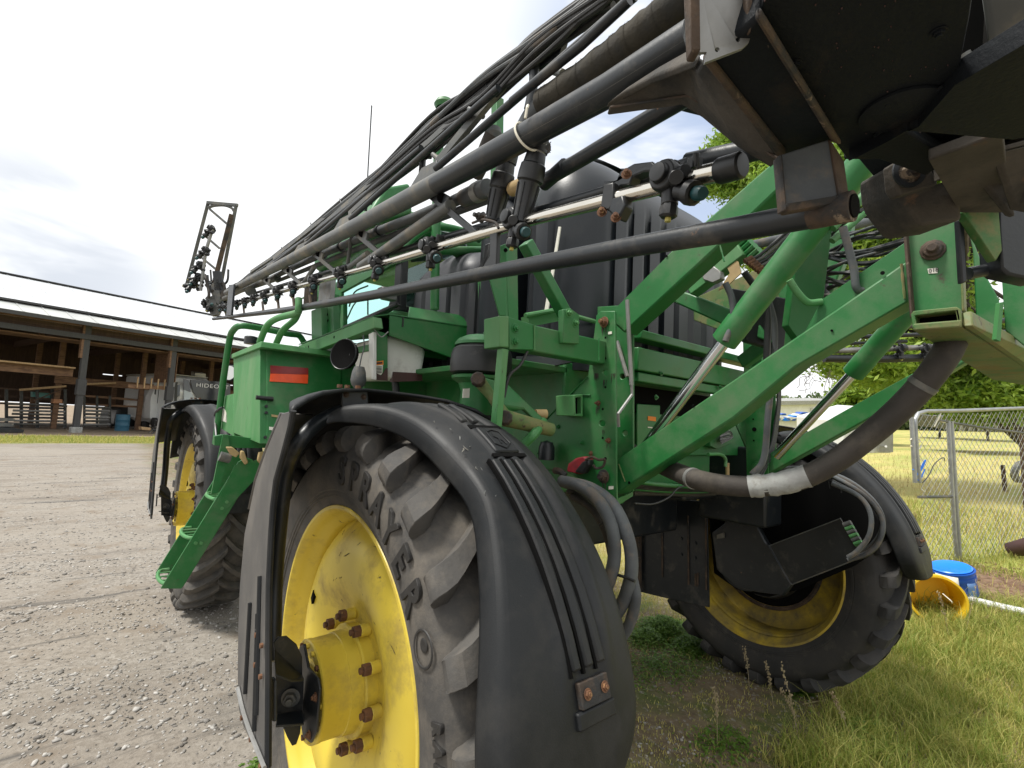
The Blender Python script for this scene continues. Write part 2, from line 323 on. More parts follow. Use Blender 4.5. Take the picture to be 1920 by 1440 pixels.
# ---- wheels (outer flange plane at x=0, inner at x=.40, centre at the axle)
WSUB = []
def make_wheel():
    o0 = V((0, 0, HZ)); ax = (1, 0, 0)
    w = MB()
    w.lathe([(0,.612),(-.006,.608),(-.006,.596),(.004,.588),(.03,.580),(.055,.572),(.075,.556),(.10,.548),(.20,.545),(.26,.545),(.268,.552),(.276,.545),(.30,.550),(.308,.560),(.32,.556),(.345,.566),(.36,.580),(.392,.588),(.404,.596),(.404,.608),(.40,.612)], o0, ax, 96)
    w.lathe([(.105,.548),(.088,.53),(.062,.50),(.040,.455),(.030,.40),(.036,.34),(.055,.285),(.074,.25),(.082,.215),(.082,0)], o0, ax, 96)
    w.lathe([(.118,.548),(.10,.53),(.075,.50),(.055,.455),(.045,.40),(.05,.34),(.068,.285),(.088,.25),(.094,.215),(.094,0)], o0, ax, 64)
    wh = w.build('wheel', YELL, SPR, ang=50)
    t = MB()
    pr = [(.000,.604),(-.008,.622),(-.014,.638),(-.0145,.641),(-.019,.643),(-.0195,.652),(-.024,.654),(-.0245,.664),(-.028,.668),(-.034,.70),(-.038,.735),(-.034,.775),(-.030,.79),(-.014,.815),(.012,.836),(.06,.850),(.2,.858)]
    pr = pr + [(.40-a, b) for a, b in reversed(pr[:-1])]
    t.lathe(pr, o0, ax, 120)
    def pol(x, r, a): a = rad(a); return V((x, -r*math.sin(a), HZ + r*math.cos(a)))
    NL = 27; pitch = 360/NL
    st = [(.212,.908,.84,-1.5,1.5,2.2),(.18,.909,.84,1.0,1.6,2.4),(.13,.908,.835,4.6,1.7,2.6),(.08,.906,.83,7.6,1.9,2.9),(.035,.903,.825,9.9,2.15,3.2),(.004,.901,.825,11.2,2.35,3.4),
          (-.022,.892,.822,11.9,2.4,3.3),(-.040,.872,.815,12.2,2.4,3.0),(-.046,.852,.812,12.4,2.35,2.8),(-.043,.834,.809,12.5,2.3,2.6),(-.034,.819,.806,12.6,2.1,2.4)]
    bx = [.212,.18,.13,.08,.04,.022,.008,-.004,-.018,-.024,-.026]
    for side in (0, 1):
        for i in range(NL):
            a0 = i*pitch + side*pitch/2; jit = random.uniform(-.4, .4); rows = []
            for (x, rt, rb, ao, hw, hb), b in zip(st, bx):
                xx, bb = (x, b) if side == 0 else (.40-x, .40-b); A = a0+ao+jit; e = random.uniform(-.0015, .0015)
                rows.append([pol(bb, rb, A-hb), pol(xx, rt+e-.004, A-hw), pol(xx, rt+e, A-hw+.16), pol(xx, rt+e, A+hw-.16), pol(xx, rt+e-.004, A+hw), pol(bb, rb, A+hb)])
            t.grid(rows); n = len(rows)
            for q in (rows[0], rows[-1]): t.add(q, [(0,1,2,3,4,5)])
    ty = t.build('tyre', RUB, wh, ang=27, bev=0)
    # raised lettering on the sidewall
    def letters(txt, a0, step, r, size, ang=0, tight=None):
        for i, ch in enumerate(txt):
            c = bpy.data.curves.new('t', 'FONT'); c.body = ch; c.size = size; c.align_x = 'CENTER'; c.align_y = 'CENTER'; c.extrude = .0045; c.offset = .0030; c.bevel_depth = .0009; c.resolution_u = 3
            tmp = bpy.data.objects.new('t', c); me = bpy.data.meshes.new_from_object(tmp); bpy.data.objects.remove(tmp)
            a = rad(a0 + step*i)
            R = Matrix(((0, 0, -1), (-1, 0, 0), (0, 1, 0))).to_4x4()      # text x -> -y (rearwards), text y -> up, faces -x
            Rr = Matrix.Rotation(a, 4, 'X')                              # turns the top of the wheel to the rear
            mm = Rr @ Matrix.Translation((-.0375, 0, r)) @ Matrix.Rotation(0, 4, 'Y') @ R
            me.transform(Matrix.Translation(V((0, 0, HZ)) - ORI[SPR.name]) @ mm @ Matrix.Diagonal((.85, 1.0, 1, 1)))
            me.materials.append(RUBL); ob = bpy.data.objects.new('raised_letter', me); COL.objects.link(ob); ob.parent = wh
    letters('SPRAYER', 2.5, 8.1, .738, .136)
    letters('RADIAL', 74, 3.4, .765, .05)
    m = MB().lathe([(-.041,.040),(-.0425,.042),(-.0425,.046),(-.040,.048)], V((0, -.748*math.sin(rad(61)), HZ+.748*math.cos(rad(61)))), ax, 24)
    m.lathe([(-.0385,.0),(-.0405,.008),(-.041,.014),(-.039,.018)], V((0, -.748*math.sin(rad(61)), HZ+.748*math.cos(rad(61))+.008)), ax, 16)
    m.build('sidewall_emblem', RUBL, wh)
    h = MB()
    h.lathe([(.082,.185),(.045,.185),(.04,.180),(.04,.166),(.0,.164),(-.002,.160),(-.066,.158),(-.070,.160),(-.088,.160),(-.092,.156),(-.092,.128),(-.084,.122),(-.084,.105),(-.105,.095),(-.110,.06),(-.110,0)], o0, ax, 64)
    h.build('hub', YELL, wh, ang=30)
    for i in range(16):
        a = 2*math.pi*i/16+.1; c = o0+V((-.092, .142*math.sin(a), .142*math.cos(a)))
        MB().prism(hexa(c, .009, ax), (-.009, 0, 0)).build('hub_bolt', NUT if i % 3 else YELL, wh)
    for i in range(10):
        a = 2*math.pi*i/10+.22; c = o0+V((.080, .213*math.sin(a), .213*math.cos(a)))
        m = MB().cyl(c, c+V((-.034, 0, 0)), .021, 16); m.build('wheel_stud', YELL, wh, bev=.002)
        m = MB().prism(hexa(c+V((-.034, 0, 0)), .021, ax, rot=i), (-.024, 0, 0)); m.cyl(c+V((-.058, 0, 0)), c+V((-.070, 0, 0)), .011, 10)
        m.build('wheel_nut', NUT, wh, bev=.002)
    a = rad(-62); m = MB().prism([o0+V((.028+.012, -.415*math.sin(a+q*.05), .415*math.cos(a+q*.05)))*1 + V((0, 0, 0)) for q in (-1, 1)] + [o0+V((.034, -.38*math.sin(a+q*.05), .38*math.cos(a+q*.05))) for q in (1, -1)], (-.012, 0, 0)); m.build('hand_hole', HOLE, wh)
    for k in range(16):
        a = rad(random.uniform(-40, 60)); r0 = random.choice((.34, .42, .47, .50)); q = random.uniform(.04, .14); sx_ = float(np.interp(r0, [.30, .34, .40, .455, .50], [.05, .036, .030, .040, .062]))-.0012
        MB().tube([o0+V((sx_+.0006*j, -(r0+.004*j)*math.sin(a+q*j/4), (r0+.004*j)*math.cos(a+q*j/4))) for j in range(5)], [.0003, .0011, .0006, .0012, .0003], 4).build('paint_scratch', RUST, wh)
    return wh
WH = make_wheel()
def sub_fender():                              # front shield and rear fender of a left wheel, as children of holders
    out = []
    def P(x, r, a): a = rad(a); return V((x, -r*math.sin(a), HZ + r*math.cos(a)))
    # front: side panel
    inner = [(546,770),(541,800),(528,850),(514,900),(508,950),(504,1010),(500,1100),(499,1200),(499,1300),(498,1440)]
    outer = [(497,1470),(478,1410),(455,1362),(447,1330),(445,1270),(446,1180),(449,1100),(458,1000),(479,900),(500,840),(527,775)]
    sp = MB().prism(XP(-.30, inner+outer), (.014, 0, 0)).build('front_fender', PLASG, SPR, bev=.005); out.append(sp)
    rib = MB()
    for (a, b, c, d) in ((470,1130,461,1300),(488,1080,482,1340),(484,1150,478,1370)):
        A = at(a, b, X=-.302); B = at(c, d, X=-.302); rib.tube([A, (A+B)/2, B], .008, 8)
    rib.build('pressed_rib', PLAS, sp)
    e = MB().tube([p+V((.006, 0, 0)) for p in XP(-.30, inner)], .009, 8); e.build('rolled_edge', PLAS, sp)
    lip = MB(); A = XP(-.306, [(446,1290),(455,1330),(468,1370),(484,1410),(496,1440)]); lip.tube(spl(A, 4), .006, 6); lip.build('edge_trim', ALU, sp)
    for a, b in ((483,1190),(481,1246),(493,1210),(491,1268),(456,1345),(473,1385),(491,1436)):
        c = at(a, b, X=-.304); MB().cyl(c, c-V((.008, 0, 0)), .007, 10).build('rivet', NUT, sp)
    # front cap arching over the tyre
    xs = [-.30,-.285,-.25,-.20,-.12,-.02,.10,.22,.33,.42,.46]; rs = [.975,.985,1.0,1.015,1.028,1.035,1.035,1.03,1.02,1.0,.975]; ae = [17,15,12,9,5,2,0,1,5,10,13]
    rows = []
    for x, r, a1 in zip(xs, rs, ae):
        rw = []
        for k in range(25):
            a = a1+(-66-a1)*k/24; xo = float(np.interp(a, [-66, -40, -20, 0, 8, 17], [-.085, -.10, -.13, -.20, -.26, -.30])); rw.append(P(xo+(x+.30)*(.46-xo)/.76, r, a))
        rows.append(rw)
    cap = MB().grid(rows).build('fender_top', PLAS, sp, solid=.012, ang=30)
    rows = []
    for (px, py) in ((527,775),(500,840),(479,900),(467,955)):
        p = at(px, py, X=-.292); zf_ = p.z-HZ; ye = math.sqrt(max(.01, .96**2-zf_*zf_)); rows.append([p+(V((-.07, ye, p.z))-p)*(k/10)+V((-.012*math.sin(math.pi*k/10), 0, 0)) for k in range(11)])
    MB().grid(rows).build('fender_side', PLASG, sp, solid=.01, ang=50)
    # carrying tube inside and hub bracket
    tb = [at(700,768,Y=.02), at(640,772,Y=.02), at(600,790,Y=.0), at(560,830,Y=-.03), at(538,880,X=-.20), at(527,960,X=-.20), at(518,1060,X=-.19), at(514,1140,X=-.19), at(512,1240,X=-.20)]
    MB().tube(spl(tb, 5), .026, 12).build('support_tube', STEEL, sp)
    br = MB().prism(YP(.0, [(640,728),(690,732),(692,770),(641,768)]), (0, .01, 0)); br.build('tube_bracket', STEEL, sp, bev=.004)
    for a, b in ((649,740),(682,744)): bolt(at(a, b, Y=.0), (0, -1, 0), .008, .006, RUST, sp)
    for a, b in ((637,727),(651,728),(671,729)):
        c = at(a, b, Y=.03); MB().cyl(c, c+V((0, 0, .012)), .010, 10).build('bolt_head', NUT, sp)
    b1 = MB().prism(XP(-.115, [(566,1212),(574,1206),(582,1250),(600,1270),(604,1290),(598,1372),(588,1392),(573,1380),(566,1340),(570,1290),(562,1250)]), (-.009, 0, 0)); b1.build('hub_bracket', STEEL, sp, bev=.003)
    b2 = MB()
    zf = .0
    b2.prism(YP(-.10, [(513,1206),(522,1195),(538,1193),(556,1208),(567,1232),(567,1272),(516,1222)]), (0, .008, 0))
    b2.prism([at(514,1222,Y=-.10), at(567,1270,Y=-.10), at(570,1278,Y=-.16), at(548,1280,Y=-.17), at(516,1270,Y=-.17)], (0, 0, .007))
    b2.prism(XP(-.255, [(514,1268),(520,1275),(519,1352),(515,1350)]), (-.008, 0, 0))
    b2.prism(YP(-.075, [(517,1222),(570,1272),(568,1356),(519,1362)]), (0, .008, 0))
    b2.prism([at(517,1360,Y=-.17), at(570,1356,Y=-.17), at(566,1330,Y=-.08), at(519,1338,Y=-.08)], (0, 0, -.007))
    b2.prism(YP(-.10, [(530,1362),(565,1358),(563,1376),(556,1396),(548,1399),(540,1385)]), (0, .008, 0))
    b2.build('fin_bracket', STEEL, sp, bev=.002)
    bolt(at(545,1308,Y=-.085), (-.5, -1, 0), .020, .020, STEELG, sp)
    for a, b in ((592,1307),(580,1378)): bolt(at(a, b, X=-.125), (-1, 0, 0), .010, .008, NUT, sp)
    return out
def make_rear(pa, px_, torn):
    def P(x, r, a): a = rad(a); return V((x, -r*math.sin(a), HZ + r*math.cos(a)))
    A = [5.5, 7.5, 10, 14, 20, 26, 32, 38, 44, 50, 56, 62, 68, 74, 79, 82.5, 84.5]
    def ip(t, xs, ys): return float(np.interp(t, xs, ys))
    rows = []
    for a in A:
        k = ip(a, [5, 14, 30], [0, .75, 1]); xo = ip(a, pa, px_); k2 = ip(a, [5.5, 9, 14], [.955, .975, 1])
        xi = ip(a, [-3, 10, 30, 60, 76, 80, 84.5], [.30, .36, .42, .445, .43, .41, .33]); xo += ip(a, [79, 84.5], [0, .05]); xm = (xo+xi)/2
        dr = (.018*math.sin(a*.9)*(1 if 20 < a < 50 else .2) + (random.uniform(-.006, .006) if 18 < a < 42 else 0)) if torn else 0
        # cross-section: lip, ridge, crown with three raised bands, inner lip
        hw = (xi-xo); pts = [(xo-.005, .955-.02*k), (xo-.004, .965), (xo+.004, .992), (xo+.022, 1.008), (xo+.07, 1.012)]
        band = [.34, .37, .43, .46, .50, .53, .59, .62, .66, .69, .75, .78] if 6 < a < 74 else None
        nb = [.34, .37, .43, .46, .50, .53, .59, .62, .66, .69, .75, .78]
        for j, q in enumerate(nb):
            rr = 1.016 + (.010 if band and j % 4 in (1, 2) else 0)
            pts.append((xo+hw*q, rr))
        pts += [(xi-.035, 1.008), (xi-.010, .995), (xi, .965), (xi, .93-.01*k)]
        pts = [(x, r*k2) for x, r in pts]
        rows.append([P(x, r*(1-.00)+ (dr if i < 4 else 0), a) for i, (x, r) in enumerate(pts)])
    rf = MB().grid(rows).build('rear_fender', PLAS, SPR, solid=.009, ang=24)
    q = rf.modifiers.new('s', 'SUBSURF'); q.levels = 1; q.render_levels = 2
    rf.modifiers.move(1, 0)
    # recessed mounting pad and emblem block
    def patch(name, a0, a1, x0, x1, r0, r1, mat, bev=.004):
        n = 7; top = [P(x0+(x1-x0)*j/3, r1, a0+(a1-a0)*i/n) for i in range(n+1) for j in range(4)]; m = MB()
        m.grid([[P(x0+(x1-x0)*j/3, r1, a0+(a1-a0)*i/n) for j in range(4)] for i in range(n+1)])
        m.grid([[P(x0, r0+(r1-r0)*j, a0+(a1-a0)*i/n) for j in range(2)] for i in range(n+1)]); m.grid([[P(x1, r0+(r1-r0)*j, a0+(a1-a0)*i/n) for j in range(2)] for i in range(n+1)])
        m.grid([[P(x0+(x1-x0)*j/3, r0+(r1-r0)*i, a0) for j in range(4)] for i in range(2)]); m.grid([[P(x0+(x1-x0)*j/3, r0+(r1-r0)*i, a1) for j in range(4)] for i in range(2)])
        return m.build(name, mat, rf, bev=bev)
    patch('emblem_pad', 27, 34.5, .215, .31, 1.0, 1.034, PLAS, .006)
    patch('pad_recess', 25.6, 27, .20, .33, 1.0, 1.0285, HOLE, .002); patch('pad_recess', 34.6, 35.6, .20, .33, 1.0, 1.0285, HOLE, .002)
    for x0, x1 in ((.175,.203),(.218,.246),(.261,.289)):
        patch('raised_bar', 36.5, 69, x0-.0, x1, 1.005, 1.036, PLAS, .006)
        patch('bar_groove', 36.2, 69.6, x0-.008, x0, 1.005, 1.0305, HOLE, .001)
    patch('raised_bar', 15, 24.5, .190, .215, 1.005, 1.034, PLAS, .006); patch('raised_bar', 15, 24.5, .235, .26, 1.005, 1.034, PLAS, .006)
    m = MB(); sh = [(.235,29.0),(.232,32.6),(.262,33.8),(.292,32.4),(.288,28.8),(.262,28.2)]
    m.tube([P(x, 1.036, a) for x, a in sh+sh[:1]], .0022, 6); m.tube([P(x, 1.036, a) for x, a in ((.258,29.3),(.25,30.4),(.262,31.0),(.258,32.4))], .0022, 6); m.tube([P(x, 1.036, a) for x, a in ((.262,31),(.272,31.6),(.276,32.6))], .0022, 6)
    m.build('shield_emblem', PLAS, rf)
    patch('mount_plate', 70.3, 73.4, .185, .285, 1.0, 1.033, RUST, .003)
    for x in (.205, .265): bolt(P(x, 1.036, 71.8), P(0, 1, 71.8)-V((0, 0, HZ)), .009, .006, NUT, rf)
    patch('mount_recess', 73.5, 75.6, .170, .30, 1.0, 1.030, PLAS, .006)
    if not torn: return rf
    # scuffs where the plastic is torn
    m = MB()
    for i in range(12):
        a = random.uniform(22, 46); x = float(np.interp(a, [20, 45], [.10, .105]))+random.uniform(0, .05); p = P(x, 1.012+random.uniform(-.006, .012), a); q = P(x+random.uniform(-.012, .012), 1.014, a+random.uniform(-1.4, 1.4)); m.tube([p, (p+q)/2+V((random.uniform(-.004, .004), 0, 0)), q], [.0008, .002, .0006], 5)
    m.build('torn_plastic', STEELG, rf, kind='stuff')
    return rf
FEN = sub_fender()
RFA = make_rear([5.5, 9, 13, 18, 24, 45, 55, 65, 75, 108], [-.12, -.105, -.035, .045, .09, .095, .05, 0, -.045, -.07], True)
RFB = make_rear([5.5, 20, 40, 50, 72, 108], [-.12, -.075, -.025, .0, .0, -.0], False)
def shifted(objs, dx=0, dy=0, mirror=False, xm=0):
    res = []
    for o in objs:
        c = copytree(o); c.parent = SPR
        if mirror:
            c.scale = (-1, 1, 1); c.location = ((xm) - 2*0 - 0, dy, 0); c.location.x = (2*(xm/2 - ORI[SPR.name].x)) + 0
        else: c.location = (dx, dy, 0)
        res.append(c)
    return res
WBASE = 3.867
shifted([WH]+FEN, 0, WBASE)
XM = 3.23+.40                                  # mirrored: x' = XM - x
rr = shifted([WH]+FEN+[RFB], 0, 0, True, XM); shifted([WH, RFB], 0, WBASE, True, XM); RFB.location = (0, WBASE, 0)
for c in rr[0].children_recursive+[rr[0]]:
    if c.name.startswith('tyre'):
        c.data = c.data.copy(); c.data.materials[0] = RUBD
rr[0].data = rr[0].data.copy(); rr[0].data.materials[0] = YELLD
# ---- rear frame
hol = [ring(1135,699,5.5), ring(1129,794,6)]
m = MB().prism(XP(1.05, [(1118,591),(1126,583),(1153,583),(1156,942),(1098,905),(1060,884),(985,874),(985,832),(1023,787),(1070,739),(1102,706),(1106,678),(1113,631)]), (.012, 0, 0), [XP(1.05, h) for h in hol])
RP = m.build('rear_frame_plate', GREEN, SPR, bev=.003)
for a, b, r in ((1135,633,2.2),(1135,672,2.4),(1135,726,2.4),(1130,767,2.4),(1130,821,2.4),(1135,860,3.2)):
    c = at(a, b, X=1.049); MB().cyl(c, c+V((.003, 0, 0)), r*2.2/926, 12).build('bolt_hole', HOLE, RP)
bolt(at(1133,604,X=1.045), (-1, 0, 0), .018, .020, NUT, RP, 'pivot_pin'); bolt(at(1132,893,X=1.045), (-1, 0, 0), .022, .02, RUST, RP, 'pivot_pin')
bolt(at(1122,756,X=1.045), (-1, 0, 0), .009, .014, NUT, RP); bolt(at(1141,826,X=1.045), (-1, 0, 0), .009, .012, NUT, RP)
MB().prism(XP(1.046, [(1140,622),(1147,621),(1147,626),(1140,627)]), (.002, 0, 0)).build('part_sticker', LAB, RP)
MB().prism(XP(1.046, [(1141,912),(1150,911),(1150,917),(1141,918)]), (.002, 0, 0)).build('part_sticker', LAB, RP)
m = MB(); o = XP(.985, [(1076,741),(1092,739),(1092,781),(1077,780)]); h = XP(.985, [(1079,745),(1089,743),(1089,777),(1080,776)])
q = [at(1076,741,Y=-.20), at(1093,739,Y=-.20), at(1093,781,Y=-.20), at(1077,780,Y=-.20)]; qi = [at(1079,746,Y=-.20), at(1090,744,Y=-.20), at(1090,776,Y=-.20), at(1080,776,Y=-.20)]
m.prism(q, (.02, .14, 0), [qi]); m.build('tube_stub', GREENL, SPR, bev=.003)
MB().prism([at(1080,746,Y=-.17), at(1089,744,Y=-.17), at(1089,776,Y=-.17), at(1081,776,Y=-.17)], (0, .005, 0)).build('dark_hole', HOLE, RP)
m = MB().prism(XP(1.22, [(1120,575),(1187,571),(1187,920),(1165,945),(1120,940)]), (.012, 0, 0), [XP(1.22, ring(1167,706,5)), XP(1.22, ring(1187-15,812,5))]).build('rear_frame_plate', GREEN, SPR, bev=.003)
MB().prism([at(1158,935,X=1.06), at(1187,922,X=1.22), at(1187,930,X=1.22), at(1158,948,X=1.06)], (0, .01, 0)).build('plate_web', GREEN, SPR)
# rails across the frame under the tank, and the frame body
fr = MB(); fr.box((1.07, -.02, 1.50), (2.52, 4.4, 2.16)); fr.build('main_frame', GREEN, SPR, bev=.01)
def rail(a, b, h, Y, w, mat=GREEN, name='cross_rail'):
    A, B = at(*a, Y=Y), at(*b, Y=Y); A.z = B.z = (A.z+B.z)/2; B.y = A.y
    return MB().beam(A, B, w, h).build(name, mat, SPR, bev=.006)
rail((1188,628), (1405,682), .045, -.20, .10); rail((1188,668), (1405,720), .12, -.21, .06); rail((1188,702), (1400,745), .05, -.20, .06)
rail((1190,806), (1400,815), .30, -.04, .02)
MB().prism(YP(-.075, [(1195,757),(1238,760),(1236,845),(1195,850)]), (0, .012, 0)).build('cover_panel', GREEN, SPR, bev=.004)
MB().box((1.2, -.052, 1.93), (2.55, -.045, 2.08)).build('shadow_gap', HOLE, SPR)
# right clevis plates
for X, pts in ((2.46, [(1392,622),(1410,560),(1436,558),(1440,893),(1400,893)]), (2.60, [(1436,572),(1452,580),(1455,890),(1440,895)])):
    q = MB().prism(XP(X, pts), (.012, 0, 0)).build('rear_frame_plate', GREEN, SPR, bev=.003)
for a, b, r in ((1414,805,5),(1412,786,2),(1413,826,2)):
    c = at(a, b, X=2.457); MB().cyl(c, c+V((.004, 0, 0)), r*2.5/926, 12).build('bolt_hole', HOLE, SPR)
m = MB().prism(XP(2.35, [(1396,672),(1400,660),(1412,653),(1424,658),(1430,672),(1432,692),(1396,690)]), (.04, 0, 0)).build('arm_ear', GREEN, SPR, bev=.004)
bolt(at(1411,666,X=2.34), (-1, 0, 0), .03, .02, GREEN, SPR, 'pivot_pin')
bolt(at(1422,878,X=2.44), (-1, 0, 0), .03, .02, GREEN, SPR, 'pivot_pin')
# ---- lift arms (parallel linkage)
def arm(name, top, bot, X, th, mat=GREEN, **k): return MB().prism(XP(X, top+bot[::-1]), (th, 0, 0)).build(name, mat, SPR, bev=.008, **k)
arm('lower_lift_arm', [(1150,866),(1375,712),(1539,599),(1700,488)], [(1150,929),(1375,785),(1501,681),(1706,563)], 1.09, .10)
MB().prism(XP(1.16, [(1508,624),(1541,561),(1700,452),(1700,505)]), (.012, 0, 0)).build('arm_gusset', GREEN, SPR, bev=.003)
arm('upper_lift_arm', [(1137,594),(1265,465),(1462,292),(1500,262)], [(1170,624),(1350,458),(1462,352),(1500,322)], 1.09, .10)
arm('lower_lift_arm', [(1438,853),(1585,769),(1722,694),(1800,660)], [(1438,890),(1690,752),(1815,676),(1830,668)], 2.5, .09)
# rocker and centre parts between the arms
arm('centre_link', [(1262,541),(1300,552),(1420,600)], [(1262,566),(1380,620),(1440,640)], 1.5, .08)
arm('upper_centre_arm', [(1330,560),(1480,520),(1530,430),(1545,400)], [(1330,600),(1500,560),(1560,470),(1570,400)], 1.85, .08)
MB().prism(XP(1.75, [(1450,640),(1520,560),(1560,440),(1600,400),(1590,470),(1540,600),(1470,680),(1440,690)]), (.05, 0, 0)).build('rocker_plate', GREEN, SPR, bev=.006)
MB().prism(XP(1.8, [(1300,560),(1430,500),(1460,560),(1430,650),(1300,600)]), (.03, 0, 0)).build('valve_bracket', GREENY, SPR, bev=.005)
m = MB(); m.beam(at(1296,545,X=1.45), at(1395,470,X=1.45), .07, .07); q = m.build('valve_block', GREENL, SPR, bev=.006)
for k in range(6):
    c = at(1385+k*7, 462+k*7, X=1.45); MB().cyl(c, c+V((-.02, -.05, .02)), .016, 8).build('valve_solenoid', GREEN, q)
MB().prism(XP(1.40, [(1314,510),(1332,494),(1350,508),(1352,522),(1335,530),(1318,524)]), (.04, 0, 0)).build('wiring_plug', ALU, SPR, bev=.004)
MB().prism(XP(1.42, [(1346,545),(1368,512),(1362,500),(1372,484),(1384,490),(1388,505),(1390,512),(1362,538),(1350,543)]), (.006, 0, 0)).build('buff_bracket', BUFF, SPR, bev=.002)
arm('tank_strut', [(1380,670),(1470,600),(1530,570)], [(1392,690),(1480,625),(1540,590)], 1.9, .06)
# ---- hydraulic cylinders
def cylp(A, B, Cc, rb, rr):
    A, B, Cc = V(A), V(B), V(Cc); d = (Cc-B).normalized()
    b = MB().lathe([(0,0),(0,rb*1.05),(.10,rb*1.05),(.105,rb*1.0),((Cc-B).length-.06,rb),((Cc-B).length,rb*.8),((Cc-B).length,0)], B, d, 36).build('lift_cylinder', GREEN, SPR)
    MB().lathe([(-.002,rb*.8),(-.004,rb*.8),(-.004,rr)], B, d, 30).build('gland', STEEL, b)
    MB().cyl(A, B+d*.02, rr, 28).build('piston_rod', CHROME, b)
cylp(at(1178,882,X=1.21), at(1358,640,X=1.21), at(1652,262,X=1.12), .050, .026)
cylp(at(1455,856,X=2.35), at(1600,700,X=2.30), at(1718,566,X=2.15), .050, .026)
MB().tube(spl([at(1545,562,X=1.3), at(1560,640,X=1.3), at(1700,606,X=2.1)][0:2]+[at(1570,660,X=1.3)], 4), .008, 8).build('grease_line', HOSEB, SPR)
# prop rod
m = MB(); m.tube([at(1176,562,Y=-.45), at(1184,722,Y=-.45)], .009, 10); m.tube([at(1184,722,Y=-.45), at(1185,740,Y=-.45), at(1159,776,Y=-.45), at(1160,800,Y=-.44)], .007, 8); m.build('prop_rod', ALU, SPR)
MB().tube([at(1157,640,X=1.20), at(1176,706,X=1.20)], .010, 8).build('prop_rod', ALU, SPR)
# ---- red ratchet strap hanging on the frame
m = MB().prism([at(1060,884,X=1.0), at(1064,869,X=1.0), at(1077,859,X=1.0), at(1096,855,X=1.0), at(1102,862,X=1.0), at(1098,876,X=1.0), at(1082,889,X=1.0)], (.05, 0, 0)); rs = m.build('ratchet_strap', REDW, SPR, bev=.012, seg=3)
MB().prism([at(1075,885,X=.985), at(1090,866,X=.985), at(1103,860,X=.985), at(1104,872,X=.985), at(1092,889,X=.985)], (.04, 0, 0)).build('strap_pad', BLK, rs, bev=.01, seg=3)
MB().tube(spl([at(1098,862,X=.98), at(1110,857,X=.98), at(1122,862,X=.98), at(1134,862,X=1.0), at(1130,875,X=1.0), at(1118,878,X=.99), at(1112,872,X=.98)], 5), .006, 8).build('strap_hook', RUST, rs)
MB().tube(spl([at(1060,892,X=.99), at(1050,884,X=.98), at(1040,882,X=.98)], 4), .016, 8).build('strap_tail', RUST, rs)
# ---- boom rest: cross beam, post, brace
YB = -.30
A, B = at(950,628,Y=YB), at(1122,655,Y=YB); zz = (A.z+B.z)/2; hb = .108
MB().beam((A.x, YB+.04, zz), (1.05, YB+.04, zz), .08, hb).build('boom_rest_beam', GREEN, SPR, bev=.006)
MB().prism(YP(YB-.012, [(954,594),(1002,609),(1002,656),(955,655)]), (0, .012, 0)).build('splice_plate', GREEN, SPR, bev=.003)
for a, b in ((966,616),(966,641)): bolt(at(a, b, Y=YB-.012), (0, -1, 0), .014, .011, GREEN, SPR)
MB().prism(YP(YB-.02, [(937,592),(954,592),(954,652),(937,650)]), (0, .10, 0)).build('post_cap', GREENL, SPR, bev=.004)
m = MB(); m.prism(YP(YB-.01, [(948,456),(970,456),(972,606),(954,606)]), (0, .05, 0)); m.build('boom_rest_post', GREEN, SPR, bev=.004)
MB().prism(YP(YB-.016, [(911,497),(928,500),(950,508),(949,592),(937,592)]), (0, .006, 0)).build('boom_rest_plate', GREEN, SPR, bev=.002)
MB().prism(YP(YB-.03, [(918,455),(934,452),(930,480),(922,500),(904,502),(914,480)]), (0, .03, 0)).build('boom_cradle', BLK, SPR, bev=.004)
MB().cyl(at(948,469,Y=YB-.013), at(948,469,Y=YB-.010), .008, 10).build('bolt_hole', HOLE, SPR)
m = MB(); m.beam(at(985,455,Y=-.2), at(1062,595,Y=-.2), .05, .055, (0, 1, 0)); m.build('boom_rest_brace', GREEN, SPR, bev=.005)
MB().prism(YP(-.325, [(1056,580),(1070,578),(1086,590),(1086,645),(1056,643)]), (0, .03, 0)).build('brace_bracket', GREEN, SPR, bev=.003)
for a, b in ((1066,587),(1078,606)): bolt(at(a, b, Y=-.325), (0, -1, 0), .013, .012, GREENL, SPR)
m = MB(); m.beam(at(943,655,Y=YB), at(930,800,Y=YB), .035, .03); m.build('boom_rest_leg', GREENL, SPR, bev=.003)
MB().tube(spl([at(989,659,Y=YB), at(975,685,Y=YB), at(955,705,Y=YB), at(945,745,Y=YB)], 5), .006, 8).build('cable', HOSEB, SPR)
m = MB(); m.tube([at(985,592,Y=-.1), at(1040,582,Y=-.1), at(1115,603,Y=-.1)], .012, 8); m.beam(at(985,604,Y=-.05), at(1050,592,Y=-.05), .05, .05); m.build('tank_rail', GREENL, SPR)
MB().prism(XP(1.0, [(968,668),(1085,668),(1085,676),(970,700)]), (.02, 0, 0)).build('frame_lip', STEEL, SPR)
